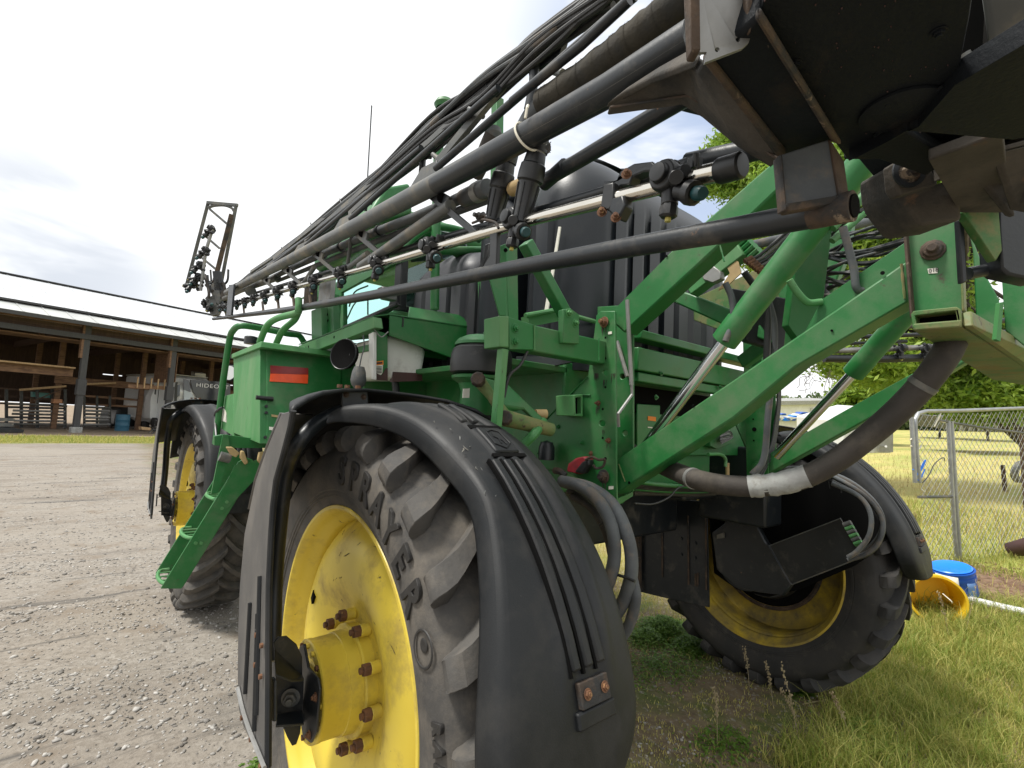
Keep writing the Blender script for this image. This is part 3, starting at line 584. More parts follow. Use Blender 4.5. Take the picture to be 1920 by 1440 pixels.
# ---- air spring and steering knuckle over the left rear wheel
c0 = at(902,690,Y=.02); c0.z = 2.02; AX, AY = c0.x, c0.y
ab = MB().lathe([(0,.0),(0,.10),(.003,.128),(.010,.137),(.03,.139),(.06,.139),(.09,.137),(.115,.130),(.128,.112),(.134,.08),(.134,0)], (AX, AY, 2.035), (0, 0, 1), 40).build('air_spring', BLK, SPR)
k = MB().lathe([(-.02,0),(-.02,.10),(0,.128),(.012,.130),(.016,.12),(.016,0)], (AX, AY, 2.017), (0, 0, 1), 36); k.lathe([(-.16,.0),(-.16,.085),(-.13,.09),(-.06,.085),(-.02,.10)], (AX+.0, AY, 2.02), (0, 0, 1), 30)
kn = k.build('steering_knuckle', GREEN, SPR)
MB().cyl((AX+.01, AY, 1.62), (AX+.01, AY, 1.87), .078, 28).build('kingpin_boot', BLK, kn)
MB().cyl((AX+.01, AY, 1.80), (AX+.01, AY, 1.815), .088, 28).build('boot_ring', BLK, kn)
m = MB(); m.beam((AX-.11, AY-.02, 1.90), (AX-.11, AY-.02, 1.72), .05, .05); m.build('knuckle_lug', GREENL, kn, bev=.01)
m = MB().prism(YP(-.08, [(869,729),(881,728),(880,746),(868,746)]), (0, .004, 0)); m.build('part_sticker', LAB, kn)
MB().lathe([(0,.135),(.012,.135),(.03,.12),(.045,.09),(.05,.0)], (AX+.02, AY+.01, 2.168), (0, 0, 1), 36).build('air_spring_hood', GREEN, SPR); MB().prism(YP(-.02, [(930,618),(944,612),(944,660),(930,650)]), (0, .1, 0)).build('hood_arm', GREEN, SPR, bev=.004)
m = MB().prism(YP(-.06, [(906,640),(915,612),(921,612),(918,640),(912,646)]), (0, .012, 0)); q = m.build('valve_bracket', RUST, SPR)
MB().tube(spl([at(914,625,Y=-.07), at(917,606,Y=-.07), at(926,608,Y=-.07), at(926,622,Y=-.07)], 4), .009, 8).build('air_valve', ALU, SPR)
MB().tube(spl([at(926,605,Y=-.07), at(934,594,Y=-.1), at(944,592,Y=-.2)], 4), .003, 6).build('cable', ALU, SPR)
# steering link
D0 = 1.98
m = MB(); m.tube([at(900,716,D=D0), at(922,744,D=D0), at(950,784,D=D0-.02)], [.026, .020, .026], 14); m.build('steering_arm', GREENY, SPR)
m = MB().cyl(at(944,783,D=D0-.02), at(1034,806,D=D0+.10), .034, 20, .028); sa = m.build('pivot_tube', GREENY, SPR)
m = MB().prism([at(905,706,D=D0+.03), at(955,722,D=D0+.06), at(1036,800,D=D0+.12), at(960,790,D=D0), at(935,760,D=D0)], (.0, .03, .0), [[at(962,772,D=D0+.05), at(985,768,D=D0+.06), at(1003,785,D=D0+.07), at(975,783,D=D0+.05)]]); m.build('wishbone', GREEN, SPR, bev=.008)
for a, b, r, s in ((897,714,.030,D0-.02),(947,785,.030,D0-.05)):
    c = at(a, b, D=s); q = bpy.data.meshes.new('castle_nut'); MB().lathe([(0,0),(0,r*.6),(.01,r),(.035,r),(.05,r*.8),(.05,0)], c, (-.6, -.75, .1), 9).build('castle_nut', RUST, SPR, bev=.003)
MB().cyl(at(1004,776,D=D0+.15), at(1024,776,D=D0+.17), .02, 14).build('gold_pin', BUFF, SPR)
MB().tube(spl([at(985,830,D=2.0), at(1003,812,D=2.0), at(1018,790,D=2.1)], 4), .02, 8).build('curved_bracket', GREENL, SPR)
m = MB().lathe([(0,0),(0,.04),(.06,.04),(.085,.03),(.095,0)], at(1024,862,X=.99), (0, 0, 1), 18); m.build('cable_boss', STEEL, SPR)
# ---- body side panels left of the frame
MB().box((.80, 1.45, 1.45), (1.0, 4.2, 2.05)).build('side_beam', GREEN, SPR, bev=.01); MB().box((.72, -.02, 2.10), (1.09, 1.42, 2.13)).build('tank_floor', GREEN, SPR, bev=.004)
MB().box((.60, 1.35, 1.58), (1.07, 1.40, 2.28)).build('bulkhead', GREEN, SPR, bev=.004)
MB().box((.50, 1.0, 2.23), (1.1, 3.9, 2.27)).build('deck', GREEN, SPR, bev=.004)
# light deck edge beam
d1, d2, d3, d4 = at(700,594,X=.40), at(560,648,X=.40), at(562,669,X=.40), at(703,614,X=.40)
MB().prism([d1, d2, d3, d4], (.05, 0, 0)).build('deck_edge', GREENL, SPR, bev=.004)
MB().prism([at(700,592,X=.42), at(731,588,Y=d1.y), at(908,616,Y=d1.y), at(860,600,Y=1.4), at(560,645,X=.42)], (0, 0, -.006)).build('deck_plate', GREEN, SPR)
for a, b in ((573,652),(578,650),(626,632)): 
    c = at(a, b, X=.398); MB().cyl(c, c+V((.003, 0, 0)), .009, 10).build('bolt_hole', HOLE, SPR)
YD = d1.y+.005
MB().prism(YP(YD+.10, [(700,594),(731,588),(731,640),(702,628)]), (0, .02, 0)).build('end_recess', HOLE, SPR)
pn = MB().prism(YP(YD-.0, [(731,590),(765,597),(908,616),(898,680),(853,673),(730,629)]), (0, .012, 0)).build('end_panel', GREEN, SPR, bev=.004)
MB().prism([at(768,575,Y=YD+.06), at(908,598,Y=YD+.06), at(902,619,Y=YD-.002), at(765,597,Y=YD-.002)], (0, .006, -.003)).build('tilted_flap', GREEN, SPR, bev=.002)
c = bpy.data.curves.new('t', 'FONT'); c.body = '1'; c.size = .095; c.extrude = .001; tmp = bpy.data.objects.new('t', c); me = bpy.data.meshes.new_from_object(tmp); bpy.data.objects.remove(tmp)
me.transform(Matrix.Translation(at(748,612,Y=YD-.003)-ORI[SPR.name]) @ Matrix.Rotation(rad(90), 4, 'X')); me.materials.append(INK); o = bpy.data.objects.new('stencilled_digit', me); COL.objects.link(o); o.parent = pn
MB().tube(spl([at(702,618,Y=YD-.01), at(715,632,Y=YD-.01), at(728,622,Y=YD-.01)], 4), .004, 6).build('loose_cable', ALU, SPR)
# white reservoir
YR = YD+.06
m = MB(); m.prism(YP(YR, [(722,628),(760,634),(800,657),(794,690),(790,710),(728,710),(722,690)]), (0, .45, 0)); q = m.build('reservoir', WHT, SPR, bev=.025, seg=4)
MB().prism(XP(at(695,640,Y=YR).x-.005, [(691,626),(700,622),(700,712),(697,712),(692,680)]), (.02, 0, 0)).build('reservoir_side', WHT, SPR, bev=.004)
MB().prism(YP(YR-.03, [(700,618),(727,626),(727,705),(700,704)]), (0, .03, 0)).build('reservoir_strap', GREEN, SPR, bev=.003)
MB().prism(YP(YR-.036, [(698,700),(700,690),(706,700),(716,704),(724,690),(727,690),(727,714),(698,712)]), (0, .006, 0)).build('strap_foot', MAROON, SPR)
MB().prism(YP(YR-.012, [(738,697),(792,700),(792,714),(735,716)]), (0, .03, 0)).build('reservoir_tray', MAROON, SPR)
MB().prism(YP(YR-.033, [(704,678),(719,676),(719,684),(704,685)]), (0, .002, 0)).build('warning_label', LABO, SPR)
MB().prism(YP(YR-.033, [(705,685),(718,684),(717,700),(710,707),(706,698)]), (0, .002, 0)).build('warning_label', LAB, SPR)
for k in range(5): MB().prism(YP(YR-.0345, [(706,687.5+k*2.7),(716,687+k*2.7),(716,688.3+k*2.7),(706,688.8+k*2.7)]), (0, .001, 0)).build('label_line', INK, SPR)
MB().prism(YP(YR-.0345, [(706,679.5),(717,678.3),(717,681.5),(706,682.5)]), (0, .001, 0)).build('label_line', MAROON, SPR)
MB().cyl(at(741,712,Y=YR+.05), at(744,750,Y=YR+.05), .022, 12).build('drain_pipe', STEEL, SPR)
# work lamp and hanging float
c = at(655,668,Y=.95); l_ = MB().lathe([(.0,0),(0,.035),(-.02,.08),(-.05,.085),(-.055,.082),(-.045,.02),(-.045,0)], c, (.9, .5, -.1), 28).build('work_lamp', HOLE, SPR); MB().lathe([(-.052,.080),(-.056,.086),(-.050,.089),(-.046,.086)], c, (.9, .5, -.1), 28).build('lamp_rim', STEEL, l_); MB().cyl(c+V((-.008, -.05, 0)), c+V((-.012, -.062, 0)), .013, 12).build('lamp_screw', ALU, l_)
m = MB().tube([at(650,640,Y=1.0), at(653,652,Y=.95)], .02, 8); m.build('lamp_bracket', ALU, l_)
h = MB().lathe([(0,.0),(.002,.026),(.03,.036),(.075,.042),(.10,.036),(.118,.02),(.122,0)], at(674,687,Y=.80), (0, 0, -1), 20).build('pull_weight', STEELG, SPR)
MB().tube(spl([at(681,628,Y=.8), at(683,650,Y=.8), at(678,668,Y=.8), at(674,688,Y=.8)], 4), .0035, 6).build('cord', HOSE, h)
# ---- fuel/tool box
XB = .05; p = at(487,650,X=XB); YBX = p.y
bx = MB(); bx.prism(XP(XB, [(438,668),(487,648),(487,832),(438,812)]), (.85, 0, 0)); bx.prism(XP(XB-.0, [(414,744),(438,738),(438,818),(413,803)]), (.5, 0, 0)); tb = bx.build('tool_box', GREENL, SPR, bev=.004)
BN_ = (at(487,832,X=XB)-at(487,650,X=XB)).cross(V((1, 0, 0))).normalized(); BN_ = BN_ if BN_.y > 0 else -BN_
def BXP(off, pts): return [at(x, y, PL=(at(487,650,X=XB)-BN_*off, BN_)) for x, y in pts]
MB().prism([p-BN_*.001 for p in (at(487,650,X=XB), at(487,832,X=XB), at(487,832,X=XB)+V((1.0, 0, 0)), at(487,650,X=XB)+V((1.0, 0, .02)))], -BN_*.006).build('box_rear_panel', GREEN, tb, bev=.002)
MB().prism(BXP(.016, [(500,655),(640,668),(640,838),(500,832)]), BN_*.010).build('box_door', GREEN, tb, bev=.004)
MB().prism(XP(XB-.02, [(434,672),(434,664),(489,640),(489,651)]), (.9, 0, 0)).build('box_lid', GREENL, tb, bev=.004)
MB().prism(BXP(.022, [(507,685),(578,690),(578,702),(507,700)]), BN_*.004).build('rear_reflector', REDR, tb)
MB().prism(BXP(.022, [(507,700.4),(578,702.4),(577,719),(506,715)]), BN_*.004).build('rear_reflector', ORGR, tb)
m = MB().tube(BXP(.03, [(480,745),(496,747),(512,748)]), .014, 8); m.build('box_latch', BLK, tb)
for a, b in ((499,762),(499,774),(497,820)):
    c = BXP(.016, [(a, b)])[0]; MB().cyl(c, c-BN_*.005, .010, 10).build('door_rivet', BLK, tb)
MB().prism(BXP(.02, [(509,777),(524,779),(524,783),(509,781)]), BN_*.003).build('door_label', BUFF, tb); MB().prism(BXP(.02, [(505,800),(515,801),(515,807),(505,806)]), BN_*.003).build('door_label', LAB, tb)
MB().prism(XP(XB-.003, [(413,765),(419,762),(424,775),(424,792),(413,788)]), (.002, 0, 0)).build('side_label', LAB, tb)
MB().lathe([(0,.0),(0,.055),(.06,.055),(.065,.05),(.07,.03),(.07,0)], at(470,645,X=.25), (0, 0, 1), 20).build('filler_cap', STEEL, tb)
m = MB().lathe([(0,0),(0,.065),(.02,.07),(.03,.05),(.03,0)], at(430,699,X=.1), (.75, .6, 0), 24); q = m.build('round_mirror', STEEL, SPR); MB().lathe([(-.001,.0),(-.001,.06)], at(430,699,X=.1), (.75, .6, 0), 24).build('mirror_glass', WHTP, q)
# ---- ladder
YL = YBX-.03
s1 = MB().prism(YP(YL, [(301,1104),(340,1104),(345,1098),(480,879),(474,862),(462,858),(447,866)]), (0, .012, 0)).build('ladder_stringer', GREEN, SPR, bev=.003)
MB().prism(YP(YL, [(398,960),(440,872),(462,868),(520,850),(505,870),(415,965)]), (0, -.004, 0)).build('ladder_upper_plate', GREEN, SPR)
dY = at(290,1090,X=at(301,1104,Y=YL).x).y-YL
s2 = copytree(s1); s2.parent = SPR; s2.location = (0, dY, 0)
for (a, b), (a2, b2) in (((301,1098),(340,1098)),((347,1011),(360,1011)),((398,938),(412,938)),):
    A = at(a, b, Y=YL); B = A+V((0, dY, 0)); r = .035
    m = MB(); m.tube(spl([A+V((.07, .01, 0)), A+V((.02, .03, 0)), A+V((.0, dY*.5, 0)), B+V((.02, -.03, 0)), B+V((.07, -.01, 0))], 5), .011, 8)
    for q in (.25, .5, .75): m.tube([A+V((0, dY*q, .004)), A+V((.10, dY*q, .004))], .005, 5)
    m.build('ladder_rung', GREENL, SPR)
for a, b in ((367,1018),(377,1018),(425,941),(416,953)): 
    c = at(a, b, Y=YL); MB().cyl(c, c+V((0, -.008, 0)), .010, 10).build('bolt_head', GREENL, SPR)
arm2 = MB().prism(YP(YL+.02, [(396,926),(408,925),(432,850),(428,815),(418,815)]), (0, .02, 0)).build('ladder_hanger', GREEN, SPR)
for pts in ([(424,838),(436,838),(450,850),(443,858),(432,852)], [(452,845),(458,846),(466,868),(460,872),(450,858)], [(486,848),(500,846),(502,862),(490,872),(483,864)]):
    MB().prism(YP(YL-.05, pts), (0, .03, 0)).build('cast_latch', BUFF, SPR, bev=.006)
MB().prism(YP(YL+.05, [(402,818),(418,815),(430,840),(500,840),(500,825),(420,815),(418,836),(402,835)]), (0, .05, 0)).build('step_bracket', GREEN, SPR, bev=.003)
MB().cyl(at(412,855,Y=YL), at(432,860,Y=YL), .03, 14).build('pivot_bush', STEELG, SPR)
# ---- handrails
XR = .02
MB().tube(spl([at(404,832,X=XR), at(418,720,X=XR), at(430,640,X=XR), at(437,620,X=XR), at(452,611,X=.05), at(491,616,X=.2), at(540,626,X=.4), at(560,629,X=.5), at(570,642,X=.55)], 6), .024, 12).build('handrail', GREEN, SPR)
MB().tube(spl([at(487,642,X=.12), at(500,612,X=.12), at(520,597,X=.15), at(556,587,X=.2), at(560,578,X=.2), at(560,560,X=.2)], 6), .022, 12).build('handrail', GREENL, SPR)
MB().tube(spl([at(518,644,X=.22), at(530,620,X=.22), at(552,600,X=.25), at(560,583,X=.2)], 6), .022, 12).build('handrail', GREENL, SPR)
MB().tube(spl([at(406,824,X=-.0), at(403,780,X=-.0), at(410,768,X=-.0), at(418,764,X=.02)], 5), .010, 8).build('grab_handle', STEEL, SPR)
# ---- cab
XC = .90
cf = MB(); cf.box((XC+.02, 1.62, 2.25), (2.62, 3.55, 2.42)); cf.build('cab_base', GREEN, SPR, bev=.03)
def CX(name, X, pts, th, mat, bev=.01, par=None): return MB().prism(XP(X, pts), (th, 0, 0)).build(name, mat, par or SPR, bev=bev)
CX('cab_pillar', XC, [(625,575),(642,566),(642,700),(625,700)], .05, GREEN)
CX('cab_corner_pillar', XC, [(605,570),(640,555),(640,640),(610,650)], .02, GREEN)
CX('cab_window', XC+.03, [(642,470),(745,430),(738,578),(642,612)], .006, GLASS)
CX('cab_window_frame', XC+.0, [(640,612),(700,585),(742,566),(745,572),(700,594),(642,622)], .05, BLK)
CX('cab_side_rail', XC, [(560,560),(760,470),(765,480),(640,548),(640,556)], .03, GREEN)
CX('cab_rear_pillar', XC+.02, [(742,478),(754,474),(748,582),(725,580),(738,540)], .06, BLK)
CX('rear_side_glass', XC+.3, [(752,508),(804,488),(800,560),(786,582),(752,572)], .01, GLASSD)
CX('rear_quarter_glass', XC+.35, [(762,448),(812,430),(868,440),(880,482),(770,492)], .01, GLASSD); CX('rear_quarter_glass', XC+.1, [(607,566),(622,558),(622,600),(607,612)], .01, GLASS)
for q_ in ([(650,600),(668,566),(700,552),(735,545)], [(690,590),(690,548)], [(655,575),(665,548),(690,536)]): MB().tube(spl([at(*p, X=XC+.25) for p in q_], 4), .008, 6).build('cab_interior_rail', STEELG, SPR)
CX('fuel_shelf', XC+.1, [(702,598),(715,586),(740,581),(765,586),(772,597),(740,600)], .5, GREENL, .02)
MB().prism(XP(.55, [(583,582),(602,575),(604,636),(584,640)]), (.12, 0, 0)).build('beacon_box', GREEN, SPR, bev=.008)
CX('mirror_post', .6, [(603,560),(624,550),(628,655),(606,668)], .05, GREEN, .004)
for a, b in ((614,590),(615,601)): 
    c = at(a, b, X=.598); MB().cyl(c, c+V((-.004, 0, 0)), .010, 8).build('bolt_head', HOLE, SPR)
MB().prism(XP(XC-.1, [(706,540),(716,536),(722,546),(722,560),(712,562)]), (.1, 0, 0)).build('cab_hand_lever', STEELG, SPR, bev=.01)
rf = MB(); rf.box((XC-.05, 1.70, 3.32), (2.65, 3.5, 3.50)); rf.build('cab_roof', GREEN, SPR, bev=.08, seg=4)
for x in (XC+.05, 2.55): MB().box((x-.04, 3.40, 2.4), (x+.04, 3.48, 3.34)).build('cab_pillar', GREEN, SPR, bev=.01)
MB().box((2.55, 1.72, 2.4), (2.61, 1.80, 3.34)).build('cab_pillar', GREEN, SPR, bev=.01)
MB().box((1.3, 2.4, 2.42), (1.9, 2.9, 2.75)).build('driver_seat', BLK, SPR, bev=.06, seg=3); MB().box((1.32, 2.3, 2.7), (1.88, 2.45, 3.2)).build('driver_seat_back', BLK, SPR, bev=.06, seg=3)
MB().tube([(2.0, 3.2, 2.42), (1.7, 3.0, 2.9)], .03, 8).build('steering_column', BLK, SPR)
MB().prism([(XC+.05, 3.44, 2.42), (2.55, 3.44, 2.42), (2.55, 3.44, 3.32), (XC+.05, 3.44, 3.32)], (0, .006, 0)).build('windscreen', GLASS, SPR)
# green stands and pipes behind the boom
def tp(name, pts, r, mat=GREEN, X=None, Y=None, D=None, n=5, seg=12): return MB().tube(spl([at(*p, X=X, Y=Y, D=D) for p in pts], n) if n else [at(*p, X=X, Y=Y, D=D) for p in pts], r, seg).build(name, mat, SPR)
tp('rail_post', [(818,418),(816,500),(815,580)], .028, Y=.9, n=0)
tp('side_rail', [(748,478),(775,446),(815,425),(870,434),(900,450)], .024, Y=.95)
tp('side_rail', [(815,470),(915,470)], .03, Y=1.0, n=0); tp('side_rail', [(815,452),(900,500),(925,520)], .026, Y=1.05, n=0)
tp('tall_post', [(906,520),(908,600)], .035, Y=.7, n=0)
m = MB(); m.beam(at(933,186,Y=.7), at(930,420,Y=.7), .06, .06); m.build('tall_post', GREEN, SPR, bev=.005)
tp('exhaust_pipe', [(823,215),(822,290),(818,440)], .035, Y=1.2, n=0)
MB().lathe([(0,.06),(.03,.075),(.06,.06),(.075,.03),(.08,0)], at(833,205,Y=1.2), (0, 0, 1), 24).build('exhaust_cap', GREEN, SPR)
MB().prism([at(722,350,Y=1.6), at(770,342,Y=1.6), at(775,400,Y=1.6), at(700,420,Y=1.6), at(690,400,Y=1.6)], (0, .4, 0)).build('engine_cover', GREEN, SPR, bev=.03, seg=3)
tp('whip_antenna', [(697,198),(690,318),(686,400)], .006, STEEL, Y=2.6, n=0, seg=6)
# ---- spray tank
def tank(x0, x1, y0, y1, z0, z1, rc, dome, per, name, mat=TANK):
    pts = []; n = 260
    segs = [((x0+rc, y0), (x1-rc, y0)), ((x1-rc, y0+rc), -90), ((x1, y0+rc), (x1, y1-rc)), ((x1-rc, y1-rc), 0), ((x1-rc, y1), (x0+rc, y1)), ((x0+rc, y1-rc), 90), ((x0, y1-rc), (x0, y0+rc)), ((x0+rc, y0+rc), 180)]
    for a, b in segs:
        if isinstance(b, tuple):
            L_ = math.dist(a, b); k = max(2, int(L_/.012))
            for i in range(k): pts.append((a[0]+(b[0]-a[0])*i/k, a[1]+(b[1]-a[1])*i/k))
        else:
            k = int(rc*1.57/.02)
            for i in range(k): t = rad(b+90*i/k); pts.append((a[0]+rc*math.cos(t), a[1]+rc*math.sin(t)))
    cx, cyy = (x0+x1)/2, (y0+y1)/2; rows = []; s = 0; dep = []
    for i, p in enumerate(pts):
        s += math.dist(p, pts[i-1]) if i else 0
        corner = min(abs(p[0]-x0), abs(p[0]-x1)) > .02 and min(abs(p[1]-y0), abs(p[1]-y1)) > .02
        ph = ((p[0]-x0) if min(abs(p[1]-y0), abs(p[1]-y1)) < .02 else (p[1]-y0)) % per
        dep.append(0 if corner or abs(ph-per/2) > .024 else .030)
    zs = [z0]+[z0+(z1-dome-z0)*k/8 for k in range(1, 9)]
    for z in zs: rows.append([(x+(cx-x)*d/max(.3, math.hypot(cx-x, cyy-y)) * (1 if z < z1-dome-.05 else .5), y+(cyy-y)*d/max(.3, math.hypot(cx-x, cyy-y))* (1 if z < z1-dome-.05 else .5), z) for (x, y), d in zip(pts, dep)])
    for k in range(1, 15):
        t = k/14*math.pi/2; sc = 1-(1-math.cos(t))*.62 if k < 14 else .38; zz = z1-dome+dome*math.sin(t)
        hx, hy = (x1-x0)/2, (y1-y0)/2; ins = (1-math.cos(t))*dome*.95
        rows.append([(cx+(x-cx)*(hx-ins)/hx, cyy+(y-cyy)*(hy-ins)/hy, zz+ .02*math.cos((y-cyy)*9)*math.sin(t)*(1 if k > 3 else 0)) for x, y in pts])
    rows = [r+r[:1] for r in rows]; m = MB().grid(rows); m.add(rows[-1][:-1], [tuple(range(len(pts)))])
    m.add(rows[0][:-1], [tuple(range(len(pts)))]); return m.build(name, mat, SPR, ang=40)
tank(1.06, 2.68, -.12, .46, 2.12, 3.43, .28, .40, .155, 'rear_tank'); tank(.99, 2.66, .48, .74, 2.12, 3.30, .12, .34, .4, 'middle_tank')
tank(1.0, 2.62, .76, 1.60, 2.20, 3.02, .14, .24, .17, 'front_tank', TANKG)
MB().prism(XP(1.03, [(1047,425),(1051,425),(1025,598),(1018,598)]), (.006, 0, 0)).build('tank_strap', LAB, SPR)
MB().lathe([(0,.2),(.05,.2),(.07,.17),(.07,0)], (1.8, .25, 3.40), (0, 0, 1), 30).build('tank_lid', BLK, SPR)
# ---- underside: driveline, shields and hoses on the right
MB().box((2.85, -.25, 1.2), (3.12, .25, 1.75)).build('right_leg', STEEL, SPR, bev=.02); MB().cyl((3.05, 0, .89), (3.45, 0, .89), .2, 30).build('right_axle_housing', STEEL, SPR)
MB().cyl((3.42, 0, .89), (3.47, 0, .89), .27, 36).build('brake_ring', RUST, SPR)
XS = 3.0
MB().prism(XP(XS, [(1334,999),(1358,981),(1360,926),(1400,926),(1422,990),(1437,1020),(1443,1023),(1485,1096),(1470,1117),(1422,1111),(1376,1099),(1343,1068)]), (.06, 0, 0)).build('leg_shield', STEEL, SPR, bev=.01)
MB().prism([at(1443,1023,X=XS-.01), at(1576,972,X=XS-.08), at(1618,1044,X=XS-.08), at(1485,1096,X=XS-.01)], (.01, 0, 0)).build('hose_shield', STEEL, SPR, bev=.003)
e = MB().tube([at(1443,1023,X=XS-.02), at(1576,972,X=XS-.09), at(1618,1044,X=XS-.09), at(1485,1096,X=XS-.02)], .004, 6).build('shield_edge', STEELG, SPR)
MB().prism([at(1344,1003,X=XS-.02), at(1356,999,X=XS-.02), at(1356,1009,X=XS-.02), at(1344,1010,X=XS-.02)], (.02, 0, 0)).build('bolt_head', STEELG, SPR)
q = MB().prism(XP(3.02, [(1199,932),(1326,940),(1330,1139),(1250,1122),(1200,1110)]), (.012, 0, 0)).build('right_front_shield', STEEL, SPR, bev=.004)
for a, b, c_, d_ in ((1241,986,1242,1082),(1290,967,1291,1096),(1323,942,1324,1106),(1308,1074,1308,1100),(1304,1076,1304,1098)): MB().tube([at(a, b, X=3.012), at(c_, d_, X=3.012)], .008, 6).build('pressed_rib', RUST, q)
for a, b in ((1277,1010),(1303,1018),(1277,1039),(1303,1046)): MB().cyl(at(a, b, X=3.02), at(a, b, X=3.02)-V((.012, 0, 0)), .014, 10).build('rivet', STEEL, q)
MB().prism(XP(2.97, [(1175,948),(1199,938),(1200,1110),(1186,1088),(1180,1020)]), (.03, 0, 0)).build('shield_end', BUFF if 0 else RUST, SPR, bev=.004)
MB().box((1.0, .45, 1.05), (2.9, 1.1, 1.52)).build('belly_guard', STEEL, SPR, bev=.02)
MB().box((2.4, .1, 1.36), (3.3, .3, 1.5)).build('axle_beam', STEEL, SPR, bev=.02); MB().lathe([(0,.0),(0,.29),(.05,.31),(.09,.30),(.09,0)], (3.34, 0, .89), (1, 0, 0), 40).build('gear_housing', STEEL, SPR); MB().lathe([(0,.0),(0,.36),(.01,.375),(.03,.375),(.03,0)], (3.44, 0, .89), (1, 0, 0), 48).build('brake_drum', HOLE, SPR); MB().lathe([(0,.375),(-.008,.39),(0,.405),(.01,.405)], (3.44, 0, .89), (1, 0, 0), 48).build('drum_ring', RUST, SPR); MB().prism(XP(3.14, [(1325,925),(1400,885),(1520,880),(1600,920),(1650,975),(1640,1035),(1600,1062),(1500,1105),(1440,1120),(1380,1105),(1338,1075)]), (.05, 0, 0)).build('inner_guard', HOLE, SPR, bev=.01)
# hydraulic hose bundle to the right wheel
for k in range(7):
    o_ = random.uniform(-6, 6); j = random.uniform(-5, 5)
    tp('hydraulic_hose', [(1450,885+o_),(1520,884+o_),(1580,900+j),(1630,935+j),(1655,975+j),(1648,1010+j+k),(1625,1035+j),(1590,1050)] if k < 4 else [(1560,905+o_),(1610,930),(1632,960+j),(1630,1000+j),(1608,1030+j),(1590,1045)], .013, (HOSE, HOSEM, HOSEB)[k % 3], X=2.85-.03*k)
for k in range(6):
    tp('hose_fitting', [(1582+k*4,985+k*7),(1596+k*4,980+k*7)], .016, GREENL if k % 2 else STEELG, X=2.9, n=0)
# hoses running across under the frame
for k in range(8):
    o_ = k*4.6; tp('hydraulic_line', [(1188,903+o_*.7),(1250,908+o_*.6+random.uniform(-2, 2)),(1320,912+o_*.5),(1400,905+o_*.4+random.uniform(-3, 3)),(1455,898+o_)], .012, (GREEN, HOSEB, HOSEB, STEEL, GREEN, HOSEB, HOSEM, HOSEB)[k], Y=-.16+.01*k)
tp('cable', [(1190,944),(1225,945),(1255,932),(1272,915),(1300,908)], .005, HOSEB, Y=-.2)
tp('frame_tube', [(1444,560),(1446,700),(1448,885)], .022, STEEL, Y=-.36, n=0)
m = MB().prism(YP(-.1, [(1330,805),(1344,797),(1368,803),(1372,832),(1345,842),(1332,836)]), (0, .05, 0)); q = m.build('connector_block', GREEN, SPR, bev=.004)
for k in range(9): tp('wire', [(1350,812+k*2),(1366+random.uniform(-3, 3),806+k*2.5),(1374-random.uniform(0, 4),820),(1352,832-k)], .0035, (ALU, HOSEB, STEELG)[k % 3], Y=-.13, seg=5)
tp('brass_fitting', [(1364,868),(1364,895)], .012, BUFF, Y=-.22, n=0); tp('green_hook', [(1328,852),(1350,852),(1360,860),(1360,875)], .010, GREENL, Y=-.24)
# cables down the right frame
for k in range(5): tp('cable_bundle', [(1442+k*1.5,560),(1446+k*2,640),(1458+k*1.2,735),(1452+k*1.4,800),(1440+k*2,850),(1408+k*5,893)], .007, HOSEB, Y=-.42)
# ---- fat suction hose
SH = [((1165,838),2.5),((1225,866),2.32),((1262,882),2.14),((1300,897),1.97),((1350,908),1.93),((1405,912),1.88),((1460,907),1.83),((1515,892),1.78),((1570,862),1.72),((1625,820),1.66),((1680,773),1.60),((1730,722),1.55),((1768,672),1.52),((1785,640),1.52)]
MB().tube(spl([at(*p, D=d) for p, d in SH], 6), .0395, 24).build('suction_hose', HOSEM, SPR)
P = spl([at(*p, D=d) for p, d in SH[5:8]], 8); R = [.0415+random.uniform(-.0025, .003) for _ in P]; R[0] = R[-1] = .0425
MB().tube(P, R, 22, caps=False).build('tape_wrap', TAPE, SPR)
# ---- coiled hoses behind the rear fender
for k, pts in enumerate(([(1052,902),(1085,910),(1120,936),(1146,985),(1152,1040),(1143,1085),(1122,1130)], [(1060,905),(1105,914),(1150,948),(1178,1010),(1184,1070),(1172,1120),(1156,1150)], [(1072,930),(1110,955),(1136,1000),(1146,1040)], [(1184,1078),(1192,1120),(1182,1165),(1168,1192)], [(1066,920),(1090,935),(1124,975),(1142,1020)])):
    tp('coiled_hose', pts, (.027, .027, .016, .022, .015)[k], (HOSE, HOSE, HOSEM, HOSE, HOSEM)[k], X=(.93, .98, 1.0, 1.0, 1.02)[k])
for a, b, c_, d_ in ((1124,985,1150,970),(1158,1078,1190,1090)): tp('hose_tie', [(a, b), ((a+c_)/2, (b+d_)/2-1), (c_, d_)], .006, HOSEB, X=.94, n=3)

